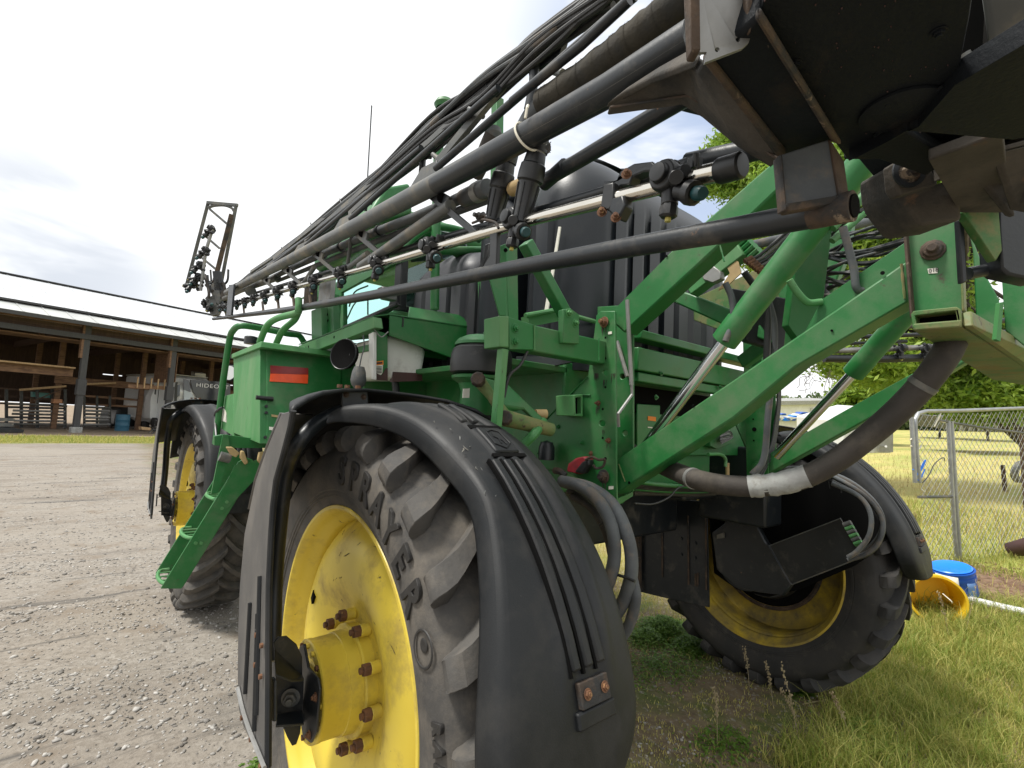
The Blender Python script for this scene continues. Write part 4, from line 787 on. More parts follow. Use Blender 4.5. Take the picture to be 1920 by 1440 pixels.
# ---- small fixings, weld seams, drips and decals that break up the painted steel
def weld(pts, X=None, Y=None, r=.0035, mat=GREEN):
    P = spl([at(*p, X=X, Y=Y) for p in pts], 10); MB().tube(P, [r*random.uniform(.7, 1.3) for _ in P], 6).build('weld_bead', mat, SPR)
weld([(1023,787),(1070,739),(1102,706)], X=1.047); weld([(1076,740),(1107,741)], X=1.047); weld([(1123,634),(1123,676)], Y=-.345); weld([(1002,610),(1002,656)], Y=-.315, mat=GREENL)
weld([(1160,870),(1172,903)], X=1.087, mat=GREENY); weld([(1690,495),(1696,560)], X=1.087, mat=GREENY); weld([(1350,460),(1358,490)], X=1.087)
for a, b, X, r in ((1655,512,1.088,.006),(1180,905,1.088,.006),(1300,760,1.088,.004),(1250,480,1.088,.005),(1460,330,1.088,.005),(1560,620,1.088,.004)):
    c = at(a, b, X=X); MB().cyl(c, c-V((.003, 0, 0)), r, 10).build('small_hole', HOLE, SPR)
for a, b, X in ((1060,770,1.045),(1045,800,1.045),(1090,830,1.045),(1108,850,1.045),(1010,850,1.045),(1030,850,1.045)): bolt(at(a, b, X=X), (-1, 0, 0), .008, .007, GREEN if a % 4 else NUT, SPR)
for a, b in ((1240,700),(1300,716),(1350,726),(1230,745),(1330,762)): bolt(at(a, b, Y=-.245), (0, -1, 0), .010, .008, GREEN, SPR)
for a, b, c_, d_ in ((1215,780,1230,790),(1215,800,1232,804)): MB().prism(YP(-.078, [(a,b),(c_,b+2),(c_,d_),(a,d_-2)]), (0, .002, 0)).build('warning_label', LABO if b < 790 else LAB, SPR)
m = MB()
for k in range(46):                                   # dried rust and spray drips below pins and seams
    a, b = random.choice(((1133,612),(1132,905),(1122,762),(1141,832),(1150,700),(1118,700),(1129,806),(1135,712)))
    p = at(a+random.uniform(-4, 4), b, X=1.0478); q = p+V((0, random.uniform(-.003, .003), -random.uniform(.01, .05))); m.tube([p, (p+q)/2, q], [.0012, .0016, .0004], 4)
m.build('rust_drips', DST, SPR, kind='stuff', fix=False)
# clamps and ties on the hoses
for i_, j_ in ((3, .0412), (11, .0412)):
    p, q = at(*SH[i_][0], D=SH[i_][1]), at(*SH[i_-1][0], D=SH[i_-1][1]); d_ = (q-p).normalized()
    MB().cyl(p-d_*.009, p+d_*.009, j_+.001, 24).build('hose_clamp', ALU if i_ == 3 else STEELG, SPR)
for k in range(5):
    tp('zip_tie', [(1486+k*22, 895+k*k*1.2-12), (1490+k*22, 905+k*k*1.2)], .004, HOSEB, X=2.84, n=0, seg=5)
# ================================================================== THE BOOM
BD = ray(270, 622).normalized(); BP0 = CAM + ray(1260, 350)*.98; BN = BD.cross(V((0, 0, 1))).normalized()
if BN.x < 0: BN = -BN
def B(px, py, off=0.): return at(px, py, PL=(BP0+BN*off, BN))
def btube(name, pts, r, mat, off=0., parent=None, n=0, seg=14):
    P = [B(*p, off=(off if not isinstance(off, (list, tuple)) else off[i])) for i, p in enumerate(pts)]
    return MB().tube(spl(P, n) if n else P, r, seg).build(name, mat, parent or BOOM)
mt = [B(1300, 70, -.05), B(1140, 170, -.05), B(960, 270, -.05), B(700, 407, -.05), B(459, 531, -.05), B(425, 549, -.05)]
BOOM = MB().tube(mt, .034, 20).build('boom', STEELG, SPR)
btube('boom_tube', [(1530,401),(1390,428),(1200,460),(950,505),(700,553),(560,578),(400,598)], .0215, STEEL)
btube('boom_tube', [(1300,70),(1140,170),(960,270),(820,345)], .0348, STEEL, -.05)
# wet boom: stainless pipe, black pipe above it
btube('stainless_pipe', [(1352,321),(1290,337),(1190,363),(1000,411),(880,446),(740,488),(640,516),(560,537),(470,563),(420,577)], .0165, STAIN)
btube('pipe_end', [(1352,321),(1310,331)], .019, STAIN); 
m = MB().lathe([(0,0),(0,.021),(.005,.0235),(.044,.0235),(.048,.020),(.048,0)], B(1346,322), B(1395,308)-B(1346,322), 18); pc = m.build('pipe_cap', BLK, BOOM)
for k in range(8):
    a = 2*math.pi*k/8; u = BD.cross(V((0, 0, 1))).normalized(); b_ = BD.cross(u); c = B(1346,322)+(B(1395,308)-B(1346,322)).normalized()*.03+(u*math.cos(a)+b_*math.sin(a))*.03
    pass
btube('boom_tube', [(1470,268),(1400,284),(1290,306)], .022, STEEL, .10)
btube('boom_tube', [(1290,306),(1180,345),(1000,398),(880,432),(740,473),(600,514),(480,549)], .0125, STEEL, .04)
# plumbing pipes behind the main tube
btube('grey_pipe', [(905,352),(845,380),(770,411),(700,437),(620,470),(560,497),(480,535)], .021, HOSE, .05)
btube('grey_pipe', [(990,340),(905,378),(800,418),(700,455),(600,495),(520,527)], .015, HOSE, .08)
for a, b in ((905,357),(880,366),(828,389),(712,433),(640,463),(605,478)):
    c = B(a, b, .05); MB().cyl(c-BD*.012, c+BD*.012, .028, 14).build('pipe_clamp', BLK, BOOM)
# top chord with its hoses, gussets and lacing
TC = [(1160,-20),(1130,10),(1012,95),(905,190),(815,262),(705,350),(620,420),(540,478),(470,528),(440,548)]
btube('top_chord', TC, [.030,.030,.028,.026,.025,.024,.023,.022,.02,.02], STEEL, .12)
for k in range(30):
    sg = [min(1.1, (x-230)/560) for x, y in TC]; lift = random.uniform(-30, 10); ph = random.uniform(0, 6.3)
    pts = [(x-4*g_+random.uniform(-5, 5)*g_, y+(lift+random.uniform(-7, 7)+7*math.sin(i*2.2+ph))*g_) for i, ((x, y), g_) in enumerate(zip(TC, sg))]
    btube('boom_hose', pts, (.0095, .0075, .011, .008)[k % 4], (HOSEB, HOSEB, HOSEB, HOSE, HOSEB)[k % 5], .08+random.uniform(-.03, .04), n=7, seg=8)
for k in range(3):
    pts = [(x+random.uniform(-4, 2), y+12*min(1, (x-200)/500)+k*4*min(1, (x-300)/500)+random.uniform(-3, 3)) for x, y in TC[:-1]]
    btube('boom_hose', pts, .007, (HOSE, HOSEB, HOSEB)[k], .09, n=5, seg=8)
for pts in ([(1140,-15),(1100,20),(1050,60),(1020,85),(985,100),(950,130),(915,175)], [(1150,10),(1115,22),(1090,30),(1075,45),(1040,55),(1010,70),(990,95),(960,120)]): btube('boom_hose', pts, .010, HOSEB, .08, n=6)
for a, b in ((1030,70),(915,160),(800,240),(745,290),(640,375),(585,420),(530,465)):
    btube('hose_tie', [(a-3,b-2),(a+3,b+14)], .004, BLK, .07)
G = [(1000,118), (800,270), (690,362), (610,428), (545,478), (498,512)]
for i, (x, y) in enumerate(G):
    s = (x-270)/740*1.2
    q = [(x-38*s,y+8*s),(x+6*s,y-34*s),(x+52*s,y-52*s),(x+40*s,y-10*s),(x+8*s,y+8*s),(x+2*s,y+30*s),(x-6*s,y+30*s),(x-8*s,y+14*s)]
    MB().prism([B(a, b, .10) for a, b in q], BN*.02).build('chord_gusset', STEEL, BOOM, bev=.002)
# lacing: each node on the main tube sends two members back up to the chord
ND = [(815,320), (655,414), (572,463), (513,497), (470,522)]
for i, (x, y) in enumerate(ND):
    s = (x-270)/545
    far = [(1190,-8), (935,165), (790,277), (690,360), (600,430)][i]
    btube('lacing_tube', [(x+2,y-4), far], .0125, STEEL, [-.05, .02])
    g = [(1215,-60), (980,110), (800,255), (690,345), (610,418)][i]
    A, C2 = B(x+1, y-12, -.02), B(*g, off=.10)
    if i: MB().beam(A, C2, .02, .028).build('lacing_bar', STEELG, BOOM, bev=.002)
    gg = [(x-52*s,y+40*s),(x-25*s,y-5*s),(x+4*s,y-20*s),(x+2*s,y+8*s),(x-14*s,y+22*s)]
    MB().prism([B(a, b, -.04) for a, b in gg], BN*.01).build('weld_gusset', STEELG, BOOM, bev=.002)
MB().beam(B(820,308,-.02), B(985,108,.10), .022, .03).build('lacing_bar', STEELG, BOOM, bev=.002)
btube('lacing_tube', [(1180,0),(1090,85),(960,190)], .0125, STEEL, [-.02, -.02, -.02])
btube('cross_strut', [(1055,138),(1035,131)], .012, STEELG, .05); btube('cross_strut', [(905,218),(880,205)], .010, STEELG, .05); btube('cross_strut', [(812,290),(822,298)], .010, STEELG, .05)
btube('upright', [(1003,110),(1000,160),(993,205)], [.016, .014, .018], STEEL, .08); btube('upright', [(795,270),(790,335)], .014, STEEL, .08); btube('upright', [(690,355),(684,395)], .012, STEEL, .08); btube('upright', [(612,420),(606,452)], .012, STEEL, .08)
# lower lacing
for a, b, c, d, r, of in ((845,385,676,500,.021,.0),(820,400,738,470,.012,.03),(1290,180,1028,335,.0195,.06),(1262,190,1440,232,.014,.10),(690,475,640,512,.014,.02),(590,500,570,530,.014,.02),(660,440,650,510,.010,.05),(1060,310,1020,345,.02,.07)):
    btube('lower_lacing', [(a,b),(c,d)], r, STEEL if a > 860 else STEELG, [of-.02, of])
for (x, y) in ((826,378), (677,443), (596,480), (540,510), (500,528)):      # pivot ears under the main tube
    s = (x-270)/556
    q = [B(x-34*s,y-16*s,-.03), B(x-8*s,y-24*s,-.03), B(x+16*s,y-10*s,-.03), B(x+12*s,y+8*s,-.03), B(x+62*s,y+50*s,.0), B(x+72*s,y+62*s,.0), B(x+58*s,y+62*s,.0), B(x-4*s,y+10*s,-.03)]
    m = MB().prism(q, BN*.012); e = m.build('pivot_ear', STEELG if x < 800 else STEEL, BOOM, bev=.002)
    MB().cyl(B(x+2*s,y-6*s,-.034), B(x+2*s,y-6*s,-.028), .016, 14).build('ear_bush', HOLE, BOOM)
# olive sleeve, its clamp, zip tie
P = spl([B(1330,-35,.02), B(1260,20,.02), B(1190,75,.02), B(1110,135,.02), B(1020,195,.02)], 8); R = [.040+random.uniform(-.002, .002) for _ in P]
MB().tube(P, R, 20).build('olive_hose_sleeve', OLIVE, BOOM)
btube('hose_neck', [(1020,195),(1000,215),(985,240)], .028, HOSE, .02, n=4)
for k in range(1, len(P), 3): MB().tube([P[k], P[k]+(P[k]-P[k-1])*.12], .0415, 20, caps=False).build('sleeve_crease', OLIVE, BOOM)
c = B(988,256,-.05); u = BD; mdir = (B(1010,245,-.05)-B(960,270,-.05)).normalized()
n1 = mdir.cross(V((0, 0, 1))).normalized(); n2 = mdir.cross(n1)
MB().tube([c+mdir*.02*math.sin(t)+(n1*math.cos(t)+n2*math.sin(t)*1.0)*.039 for t in [i*2*math.pi/28 for i in range(29)]], .0032, 6).build('cable_tie', ZIP, BOOM)
MB().tube([B(985,222,-.09), B(988,203,-.09), B(990,198,-.08)], .004, 6).build('cable_tie', ZIP, BOOM)
# two line strainers
def strainer(top, bot, off):
    A, Z = B(*top, off=off), B(*bot, off=off); d = (Z-A); Ln = d.length; d.normalize()
    f = 1.0
    b_ = MB().lathe([(0,0),(0,.026),(.03,.030),(.034,.034),(.055,.036),(.075,.036),(.08,.030),(Ln*.82,.024),(Ln*.84,.026),(Ln*.87,.022),(Ln*.87,.012),(Ln,.010),(Ln,0)], A, d, 28).build('line_strainer', BLK, SPR)
    u = d.cross(V((0, 0, 1))).normalized(); v_ = d.cross(u)
    for k in range(8):
        a = 2*math.pi*k/8+.3; o = u*math.cos(a)+v_*math.sin(a)
        MB().beam(A+d*.085+o*.031, A+d*Ln*.80+o*.0245, .004, .004, o).build('strainer_rib', BLK, b_)
    MB().prism(hexa(A+d*Ln*.87, .017, d), d*.02).build('strainer_nut', BLK, b_, bev=.002)
    MB().lathe([(-.05,.018),(-.05,.024),(-.03,.026),(-.028,.030),(0,.030)], A, d, 20).build('strainer_neck', BLK, b_)
    return b_
strainer((1006,286), (970,440), -.01); strainer((950,306), (920,432), .03)
m = MB().cyl(B(1012,268,-.01), B(1002,300,-.01), .026, 18); m.build('brass_collar', ALU, SPR)
btube('threaded_nipple', [(1000,282),(1024,276)], .017, HOSEM, -.0); 
for k in range(6): btube('frayed_cord', [(1022,276),(1030+random.uniform(0, 4),266+k*4)], .0014, HOSE, -.02, seg=4)
btube('elbow_hose', [(925,252),(915,275),(905,300),(890,330)], .03, HOSEM, .10, n=5)
MB().lathe([(-.02,0),(-.02,.02),(0,.03),(.02,.026),(.03,0)], B(925,252,.10), (0, 0, 1), 16).build('elbow_cap', HOSE, BOOM)
btube('hose_coupling', [(870,372),(915,352)], .030, HOSE, .04); btube('hose_coupling', [(893,362),(903,357)], .034, ALU, .04); btube('hose_coupling', [(960,355),(982,346)], .022, BUFF, .05)
btube('clevis_rod', [(886,418),(905,412),(928,417),(935,428)], .004, RUST, -.03, n=4); bolt(B(905,408,-.02), (-1, 0, 0), .012, .02, RUST, BOOM)
MB().prism([B(x, y, -.01) for x, y in ((915,418),(932,420),(930,500),(920,503),(905,500),(918,480),(918,450))], BN*.015).build('pipe_hanger', BLK, BOOM, bev=.003)
# bracket that holds the pipe
q = [(1162,322),(1190,306),(1222,302),(1238,320),(1205,322),(1186,330),(1180,346),(1163,348),(1156,356),(1130,352),(1132,340),(1155,338)]
MB().prism([B(x, y, .0) for x, y in q], BN*.03).build('pipe_bracket', STEEL, BOOM, bev=.003)
MB().prism([B(x, y, -.02) for x, y in ((1131,345),(1150,340),(1150,380),(1140,395),(1125,388))], BN*.02).build('clamp_half', BLK, BOOM, bev=.004)
MB().prism([B(x, y, -.02) for x, y in ((1146,372),(1168,365),(1172,385),(1158,412),(1140,395))], BN*.03).build('clamp_half', STEEL, BOOM, bev=.004)
for a, b in ((1175,327),(1129,398),(1155,408)): bolt(B(a, b, -.02), (-.8, -.5, .1), .008, .010, NUT, BOOM)
# nozzle bodies every 0.508 m
def nozzle():
    c = V((0, 0, 0)); s_ = SPR
    o0 = ORI[SPR.name]
    m = MB(); X = V((1, 0, 0)); d = BD
    side = -BN                                       # towards the outside of the machine
    up = BN.cross(BD) if BN.cross(BD).z > 0 else -BN.cross(BD)
    def P(a, b, h): return o0 + BD*a + side*b + up*h
    m.cyl(P(.016, .0, 0), P(-.016, .0, 0), .026, 18)                                     # clamp round the pipe
    m.lathe([(-.01,0),(-.01,.030),(.012,.032),(.02,.028),(.022,.020),(.034,.019),(.036,.010),(.036,0)], P(.004, .012, .010), side, 20)   # check-valve face
    m.cyl(P(-.002, .006, -.01), P(-.008, .010, -.048), .0165, 16)
    m.cyl(P(-.010, .01, .012), P(-.046, .024, .006), .013, 12); m.cyl(P(-.022, .02, -.004), P(-.042, .044, -.012), .014, 12)
    m.cyl(P(-.03, .012, -.024), P(-.068, .020, -.040), .019, 14); m.cyl(P(.004, -.002, .028), P(.0, -.004, .046), .010, 8)
    m.box(tuple(P(-.03, -.02, .02)), tuple(P(-.05, -.0, .045))); m.cyl(P(-.05, .0, .02), P(-.052, .006, .044), .007, 8)
    b = m.build('nozzle_body', BLK, SPR, bev=.0012, seg=1)
    b2 = MB().lathe([(0,0),(0,.015),(.006,.018),(.022,.018),(.026,.014),(.026,0)], P(-.008, .010, -.046), -up, 8).build('spray_tip_cap', BLK, b)
    MB().cyl(P(-.0085, .010, -.070), P(-.009, .010, -.080), .006, 8).build('spray_tip', BRASS, b2.parent)
    MB().lathe([(0,0),(0,.0135),(.016,.0135),(.022,.011),(.022,0)], P(-.074, .021, -.042), (P(-.084, .026, -.045)-P(-.072, .021, -.041)), 14).build('nozzle_selector', TEAL, b)
    MB().lathe([(0,.0),(0,.023),(.016,.023),(.018,.017)], P(-.054, .018, -.035), (P(-.084, .022, -.047)-P(-.054, .018, -.035)), 12).build('selector_collar', BLK, b)
    return b
NZ = nozzle()
def pipe_at(k):                                      # centre of the stainless pipe k pitches from the first nozzle
    s0 = .966/990/1; inv = 1/990 + k*.00042; u = 1/inv; px = 270+u
    xs = [420,470,560,640,740,880,1000,1190,1290,1352]; ys = [577,563,537,516,488,446,411,363,337,321]
    return B(px, float(np.interp(px, xs, ys)))
NB = []
for k in range(15):
    n_ = NZ if k == 0 else copytree(NZ); n_.parent = SPR; n_.location = pipe_at(k)-ORI[SPR.name] + V((0, 0, .0)); n_['group'] = 'x'; del n_['group']
    if k: n_.rotation_euler = (0, random.uniform(-.12, .12), 0)
# small ties and tabs along the lower tube
for px in (458, 494, 523, 552, 583): 
    y = float(np.interp(px, [400,560,700], [598,578,553])); btube('lower_tab', [(px, y-1), (px-2, y-20)], .010, RUST, -.01, seg=6)
MB().prism([B(x, y, -.12) for x, y in ((429,534),(438,533),(433,591),(424,592))], BN*.02).build('boom_stop', STEEL, BOOM, bev=.003)
MB().prism([B(x, y, .06) for x, y in ((600,510),(622,508),(618,560),(596,570))], BN*.03).build('fold_stop', ALU, BOOM, bev=.003)
MB().prism([B(x, y, .10) for x, y in ((572,520),(588,518),(586,572),(568,578))], BN*.03).build('fold_stop', RUST, BOOM, bev=.003)
# folded tip section: a ladder frame standing up at the far end
TO = (B(405,560) - CAM).dot(FW)
def T(px, py, d=0.): return at(px, py, D=TO+d)
tip = MB()
def tb_(a, b, w=.045, h=.035, d=0., mat=STEELG, nm='tip_frame', par=None): return MB().beam(T(*a, d=d), T(*b, d=d), w, h, (0, 1, 0)).build(nm, mat, par or SPR, bev=.003)
TF = tb_((391,378),(350,534), d=.05); tb_((443,384),(412,545), par=TF); tb_((388,380),(446,385), par=TF); tb_((347,534),(372,536), par=TF)
MB().tube(spl([T(391,390), T(400,386), T(420,385), T(434,390), T(440,398)], 4), .02, 6).build('tip_web', STEELG, TF)
for a, b in (((393,392),(427,421)),((382,440),(412,466)),((372,478),(405,505)),((362,510),(395,530))): tb_(a, b, .03, .02, 0, STEELG, 'tip_lacing', TF)
tb_((434,402),(402,530), .06, .05, -.1, RUST, 'tip_pipe_bracket', TF); MB().tube([T(400,425,-.15), T(386,470,-.15), T(376,545,-.15)], .022, 10).build('tip_pipe', ALU, TF)
for i, (px, py) in enumerate(((398,432),(387,472),(376,500),(372,522),(362,535))):
    n_ = copytree(NZ); n_.parent = SPR; n_.location = T(px, py, -.12)-ORI[SPR.name]; n_.rotation_euler = (1.2, .4, .3*i); n_.scale = (1.7,)*3
# tangle of hinge parts and hoses at the far end
for i in range(16):
    a = random.uniform(372, 425); b = random.uniform(530, 585); pts = [T(a, b, random.uniform(-.2, .1)), T(a+random.uniform(-12, 16), b-random.uniform(5, 22), random.uniform(-.2, .1)), T(a+random.uniform(-12, 22), b-random.uniform(20, 45), 0)]
    MB().tube(spl(pts, 4), random.uniform(.012, .022), 7).build('tip_hose', (STEELG, HOSEM, HOSEB, HOSE)[i % 4], TF)
for i in range(9):
    a = random.uniform(385, 425); b = random.uniform(555, 588); n_ = copytree(NZ); n_.parent = SPR; n_.location = T(a, b, random.uniform(-.2, .2))-ORI[SPR.name]; n_.rotation_euler = (random.uniform(-1, 1), random.uniform(-1, 1), random.uniform(-1, 1)); n_.scale = (1.5,)*3
for q, mt_ in (([(395,535),(408,520),(416,545),(410,572),(398,560)], STEELG), ([(398,508),(412,508),(420,545),(402,545)], STEEL), ([(385,560),(402,552),(410,590),(395,592)], STEELG), ([(408,532),(418,528),(424,552),(414,560)], HOSEM)):
    MB().prism([T(x, y, -.15) for x, y in q], FW*.05).build('hinge_plate', mt_, TF, bev=.004)
btube('fold_ram', [(520,520),(450,545),(420,560)], .03, STEELG, .05); MB().cyl(B(470,546,-.02), B(470,546,.06), .05, 18).build('hinge_ring', STEELG, BOOM)

# ---- black inner boom frame overhead, mast and right-hand parts
ZF = 2.29
def Z(name, z, pts, th, mat, bev=.004, holes=(), par=None): return MB().prism(ZP(z, pts), (0, 0, th), [ZP(z, h) for h in holes]).build(name, mat, par or SPR, bev=bev)
IF = Z('inner_boom_frame', ZF, [(1425,28),(1446,-60),(1830,-60),(1818,30),(1800,120),(1785,165),(1722,236),(1660,270),(1592,302),(1562,262)], .02, GRIME)
bxp = [at(1322,112,Z=ZF-.012), at(1425,30,Z=ZF-.012), at(1565,262,Z=ZF-.012), at(1462,296,Z=ZF-.012)]
MB().prism(bxp, (0, 0, .06)).build('box_section', GRIME, IF, bev=.006)
MB().prism([at(1414,38,Z=ZF-.022), at(1426,28,Z=ZF-.022), at(1578,275,Z=ZF-.022), at(1558,268,Z=ZF-.022)], (0, 0, .012)).build('weld_flange', RUST, IF, bev=.004)
MB().prism([at(1316,118,Z=ZF-.022), at(1327,108,Z=ZF-.022), at(1474,290,Z=ZF-.022), at(1460,300,Z=ZF-.022)], (0, 0, .012)).build('weld_flange', RUST, IF, bev=.004)
def DP(pts): return [at(x, y, D=d) for x, y, d in pts]
MB().prism(DP([(1139,192,1.0),(1180,160,.95),(1230,128,.88),(1298,90,.78),(1318,105,.72),(1230,140,.86),(1170,174,.96)]), FW*.03).build('gusset_lip', DST, IF, bev=.004)
MB().prism(DP([(1143,196,1.01),(1170,174,.97),(1230,139,.88),(1300,100,.79),(1322,112,.72),(1464,300,.80),(1400,262,.84),(1330,205,.88),(1290,180,.90),(1225,190,.95),(1145,202,1.01)]), FW*.03).build('side_gusset', DST, IF, bev=.005)
MB().tube(DP([(1145,201,1.0),(1225,189,.94),(1290,179,.89),(1330,204,.87),(1400,261,.83),(1462,300,.79)]), .0025, 6).build('rusty_edge', RUST, IF)
# light bracket with two holes, hanging from the frame
D3 = .555
lb = MB().prism(DP([(1308,-40,D3),(1412,-40,D3),(1409,62,D3+.015),(1404,80,D3+.015),(1393,90,D3+.015),(1322,117,D3+.015),(1325,97,D3+.015),(1312,98,D3+.015)]), FW*.005, [[at(1345+4.6*math.cos(i*.5236), 93+4.6*math.sin(i*.5236), D=D3+.015) for i in range(12)], [at(1384+4.6*math.cos(i*.5236), 74+4.6*math.sin(i*.5236), D=D3+.015) for i in range(12)]]).build('drilled_bracket', ALU, IF, bev=.0015)
MB().prism(DP([(1293,-40,D3-.01),(1312,-40,D3-.01),(1314,98,D3+.005),(1298,97,D3+.005)]), FW*.02).build('bracket_edge', RUST, IF, bev=.003)
MB().prism(DP([(1400,-40,D3-.01),(1412,-40,D3-.01),(1410,60,D3),(1402,40,D3)]), FW*.012).build('bracket_edge', RUST, IF, bev=.003)
MB().prism(DP([(1412,-20,.55),(1460,-20,.54),(1408,45,.57),(1402,22,.57)]), FW*.008).build('flange_lip', ALU, IF, bev=.003)
# post down to the lower boom tube
DT = .755
MB().prism(DP([(1464,290,DT-.01),(1560,258,DT-.01),(1576,368,DT-.03),(1471,388,DT-.03)]), FW*.012).build('post_face', HOSE, IF, bev=.003)
MB().prism(DP([(1556,258,DT-.015),(1583,300,DT-.01),(1594,378,DT-.02),(1574,366,DT-.035)]), FW*.05).build('post_side', RUST, IF, bev=.003)
MB().prism(DP([(1461,290,DT-.018),(1468,288,DT-.018),(1477,392,DT-.035),(1470,396,DT-.035)]), FW*.02).build('weld_flange', RUST, IF, bev=.003)
MB().prism(DP([(1470,382,DT-.036),(1580,364,DT-.036),(1590,376,DT-.03),(1474,398,DT-.03)]), FW*.02).build('weld_flange', RUST, IF, bev=.005)
MB().tube([B(1520,403), B(1600,386)], .0225, 20).build('tube_end', RUST, IF); MB().tube([B(1598,386.4), B(1604,385.2)], .017, 20).build('dark_hole', HOLE, IF)
# mast of the centre frame: a channel facing left
XMA = 1.06
MB().prism(XP(XMA, [(1693,388),(1800,388),(1806,584),(1711,590)]), (.012, 0, 0)).build('mast_plate', GREEN, SPR, bev=.002)
MB().prism(XP(XMA-.03, [(1689,388),(1695,388),(1712,596),(1706,596)]), (.05, 0, 0)).build('mast_flange', RUST, SPR, bev=.002)
MB().prism(XP(XMA-.02, [(1796,400),(1801,400),(1808,580),(1803,584)]), (.04, 0, 0)).build('mast_flange', GREENY, SPR, bev=.002)
c = at(1749,469,X=XMA-.003); MB().lathe([(0,.030),(.004,.030),(.006,.024),(.016,.022),(.018,.014),(.032,.012),(.032,0)], c, (-1, -.1, 0), 11).build('greasy_pivot_bolt', RUST, SPR, bev=.002)
MB().prism(XP(XMA-.002, [(1739,504),(1758,502),(1758,512),(1741,513)]), (.001, 0, 0)).build('part_sticker', LAB, SPR)
cu = bpy.data.curves.new('t', 'FONT'); cu.body = '018'; cu.size = .015; cu.extrude = .0003; tmp = bpy.data.objects.new('t', cu); me = bpy.data.meshes.new_from_object(tmp); bpy.data.objects.remove(tmp)
me.transform(Matrix.Translation(at(1741,511.5,X=XMA-.003)-ORI[SPR.name]) @ Matrix(((0,0,-1,0),(-1,0,0,0),(0,1,0,0),(0,0,0,1)))); me.materials.append(INK); o = bpy.data.objects.new('sticker_number', me); COL.objects.link(o); o.parent = SPR
# open rectangular tube at the foot of the mast
q0 = [(1708,589),(1712,583),(1793,575),(1801,580),(1804,606),(1798,612),(1718,619),(1711,615)]; q1 = [(1715,591),(1791,582),(1796,605),(1719,612)]
MB().prism(XP(XMA-.035, q0), (.10, 0, 0), [XP(XMA-.035, q1)]).build('hitch_tube', GREENY, SPR, bev=.002); MB().prism(XP(XMA+.02, q1), (.004, 0, 0)).build('dark_hole', HOLE, SPR)
zu = at(1803,614,X=XMA-.03).z
MB().prism([at(1711,620,Z=zu), at(1803,613,Z=zu), at(1990,735,Z=zu), at(1860,712,Z=zu)], (0, 0, .02)).build('beam_underside', GREENY, SPR, bev=.004)
MB().prism([at(1803,585,Z=zu+.045), at(1806,613,Z=zu), at(1990,735,Z=zu), at(1990,690,Z=zu+.045)], (.0, -.02, 0)).build('beam_side', GREENY, SPR, bev=.004)
# right of the mast
XM2 = 1.55
MB().prism(XP(1.45, [(1816,430),(1850,520),(1872,560),(1875,640),(1830,600),(1824,470)]), (.02, 0, 0)).build('mast_gusset', GREEN, SPR, bev=.003)
MB().prism(XP(1.5, [(1878,520),(1960,540),(1960,680),(1885,620)]), (.02, 0, 0)).build('mast_gusset', GREEN, SPR, bev=.003)
MB().prism([at(1875,568,D=1.1), at(1882,566,D=1.1), at(1876,640,D=1.1), at(1868,636,D=1.1)], FW*.01).build('gusset_edge', GREENL, SPR)
MB().prism([at(1797,412,D=1.02), at(1808,404,D=1.02), at(1815,528,D=1.02), at(1804,532,D=1.02)], FW*.012).build('black_upright', STEEL, SPR, bev=.003)
MB().tube([at(1815,513,D=1.04), at(1882,500,D=1.04)], .013, 14).build('cross_pin', STEEL, SPR)
MB().prism([at(1872,375,D=1.0), at(1960,370,D=1.0), at(1960,530,D=1.0), at(1892,515,D=1.0), at(1880,505,D=1.0)], FW*.05).build('dark_housing', STEEL, SPR, bev=.005)
MB().prism([at(1806,396,D=1.0), at(1872,375,D=1.0), at(1880,470,D=1.0), at(1868,490,D=1.0)], FW*.02).build('mast_web', GREENY, SPR, bev=.003)
for q, z_, mt_ in (([(1580,300),(1700,245),(1790,300),(1735,330),(1650,300)], ZF+.03, GRIME), ([(1700,240),(1960,150),(1960,330),(1800,300)], ZF+.05, GRIME), ([(1740,300),(1880,250),(1900,400),(1800,400)], ZF+.0, DST)):
    MB().prism(ZP(z_, q), (0, 0, .02)).build('frame_underplate', mt_, SPR, bev=.004)
for a_, b_, c_, d_ in ((1640,255,1770,160),): MB().tube([at(a_, b_, Z=ZF-.004), at((a_+c_)/2, (b_+d_)/2, Z=ZF-.005), at(c_, d_, Z=ZF-.004)], .003, 6).build('weld_bead', GRIME, SPR)
for a_, b_ in ((1760,60),(1665,190),(1490,120)): bolt(at(a_, b_, Z=ZF-.001), (0, 0, -1), .006, .004, GRIME, SPR)
MB().lathe([(0,.05),(.004,.05),(.006,.044),(.006,0)], at(1690,205,Z=ZF-.001), (0, 0, -1), 28).build('pin_boss', GRIME, SPR)
# bolted bracket below the frame
MB().prism([at(1676,306,D=.97), at(1692,300,D=.97), at(1756,345,D=.95), at(1800,330,D=.95), at(1805,412,D=.97), at(1736,422,D=.98), at(1722,416,D=.98), at(1688,372,D=.98), at(1680,352,D=.98)], FW*.10).build('pivot_bracket', DST, SPR, bev=.006)
MB().prism([at(1676,304,D=.93), at(1696,300,D=.93), at(1742,304,D=.93), at(1760,345,D=.93), at(1690,366,D=.94), at(1680,350,D=.94)], FW*.03).build('pivot_face', DST, SPR, bev=.008)
c = at(1703,322,D=.93); bolt(c, -FW, .016, .014, RUST, SPR, 'pivot_bolt'); MB().lathe([(0,.022),(.004,.022),(.004,.031),(0,.031)], c, -FW, 20).build('washer', STEEL, SPR)
MB().prism([at(1650,250,D=.96), at(1740,215,D=.92), at(1800,300,D=.92), at(1770,335,D=.94), at(1692,300,D=.97)], FW*.08).build('lug_plate', GRIME, SPR, bev=.005)
MB().prism([at(1697,248,D=.90), at(1703,243,D=.90), at(1720,268,D=.90), at(1712,270,D=.90)], FW*.01).build('bright_edge', ALU, SPR)
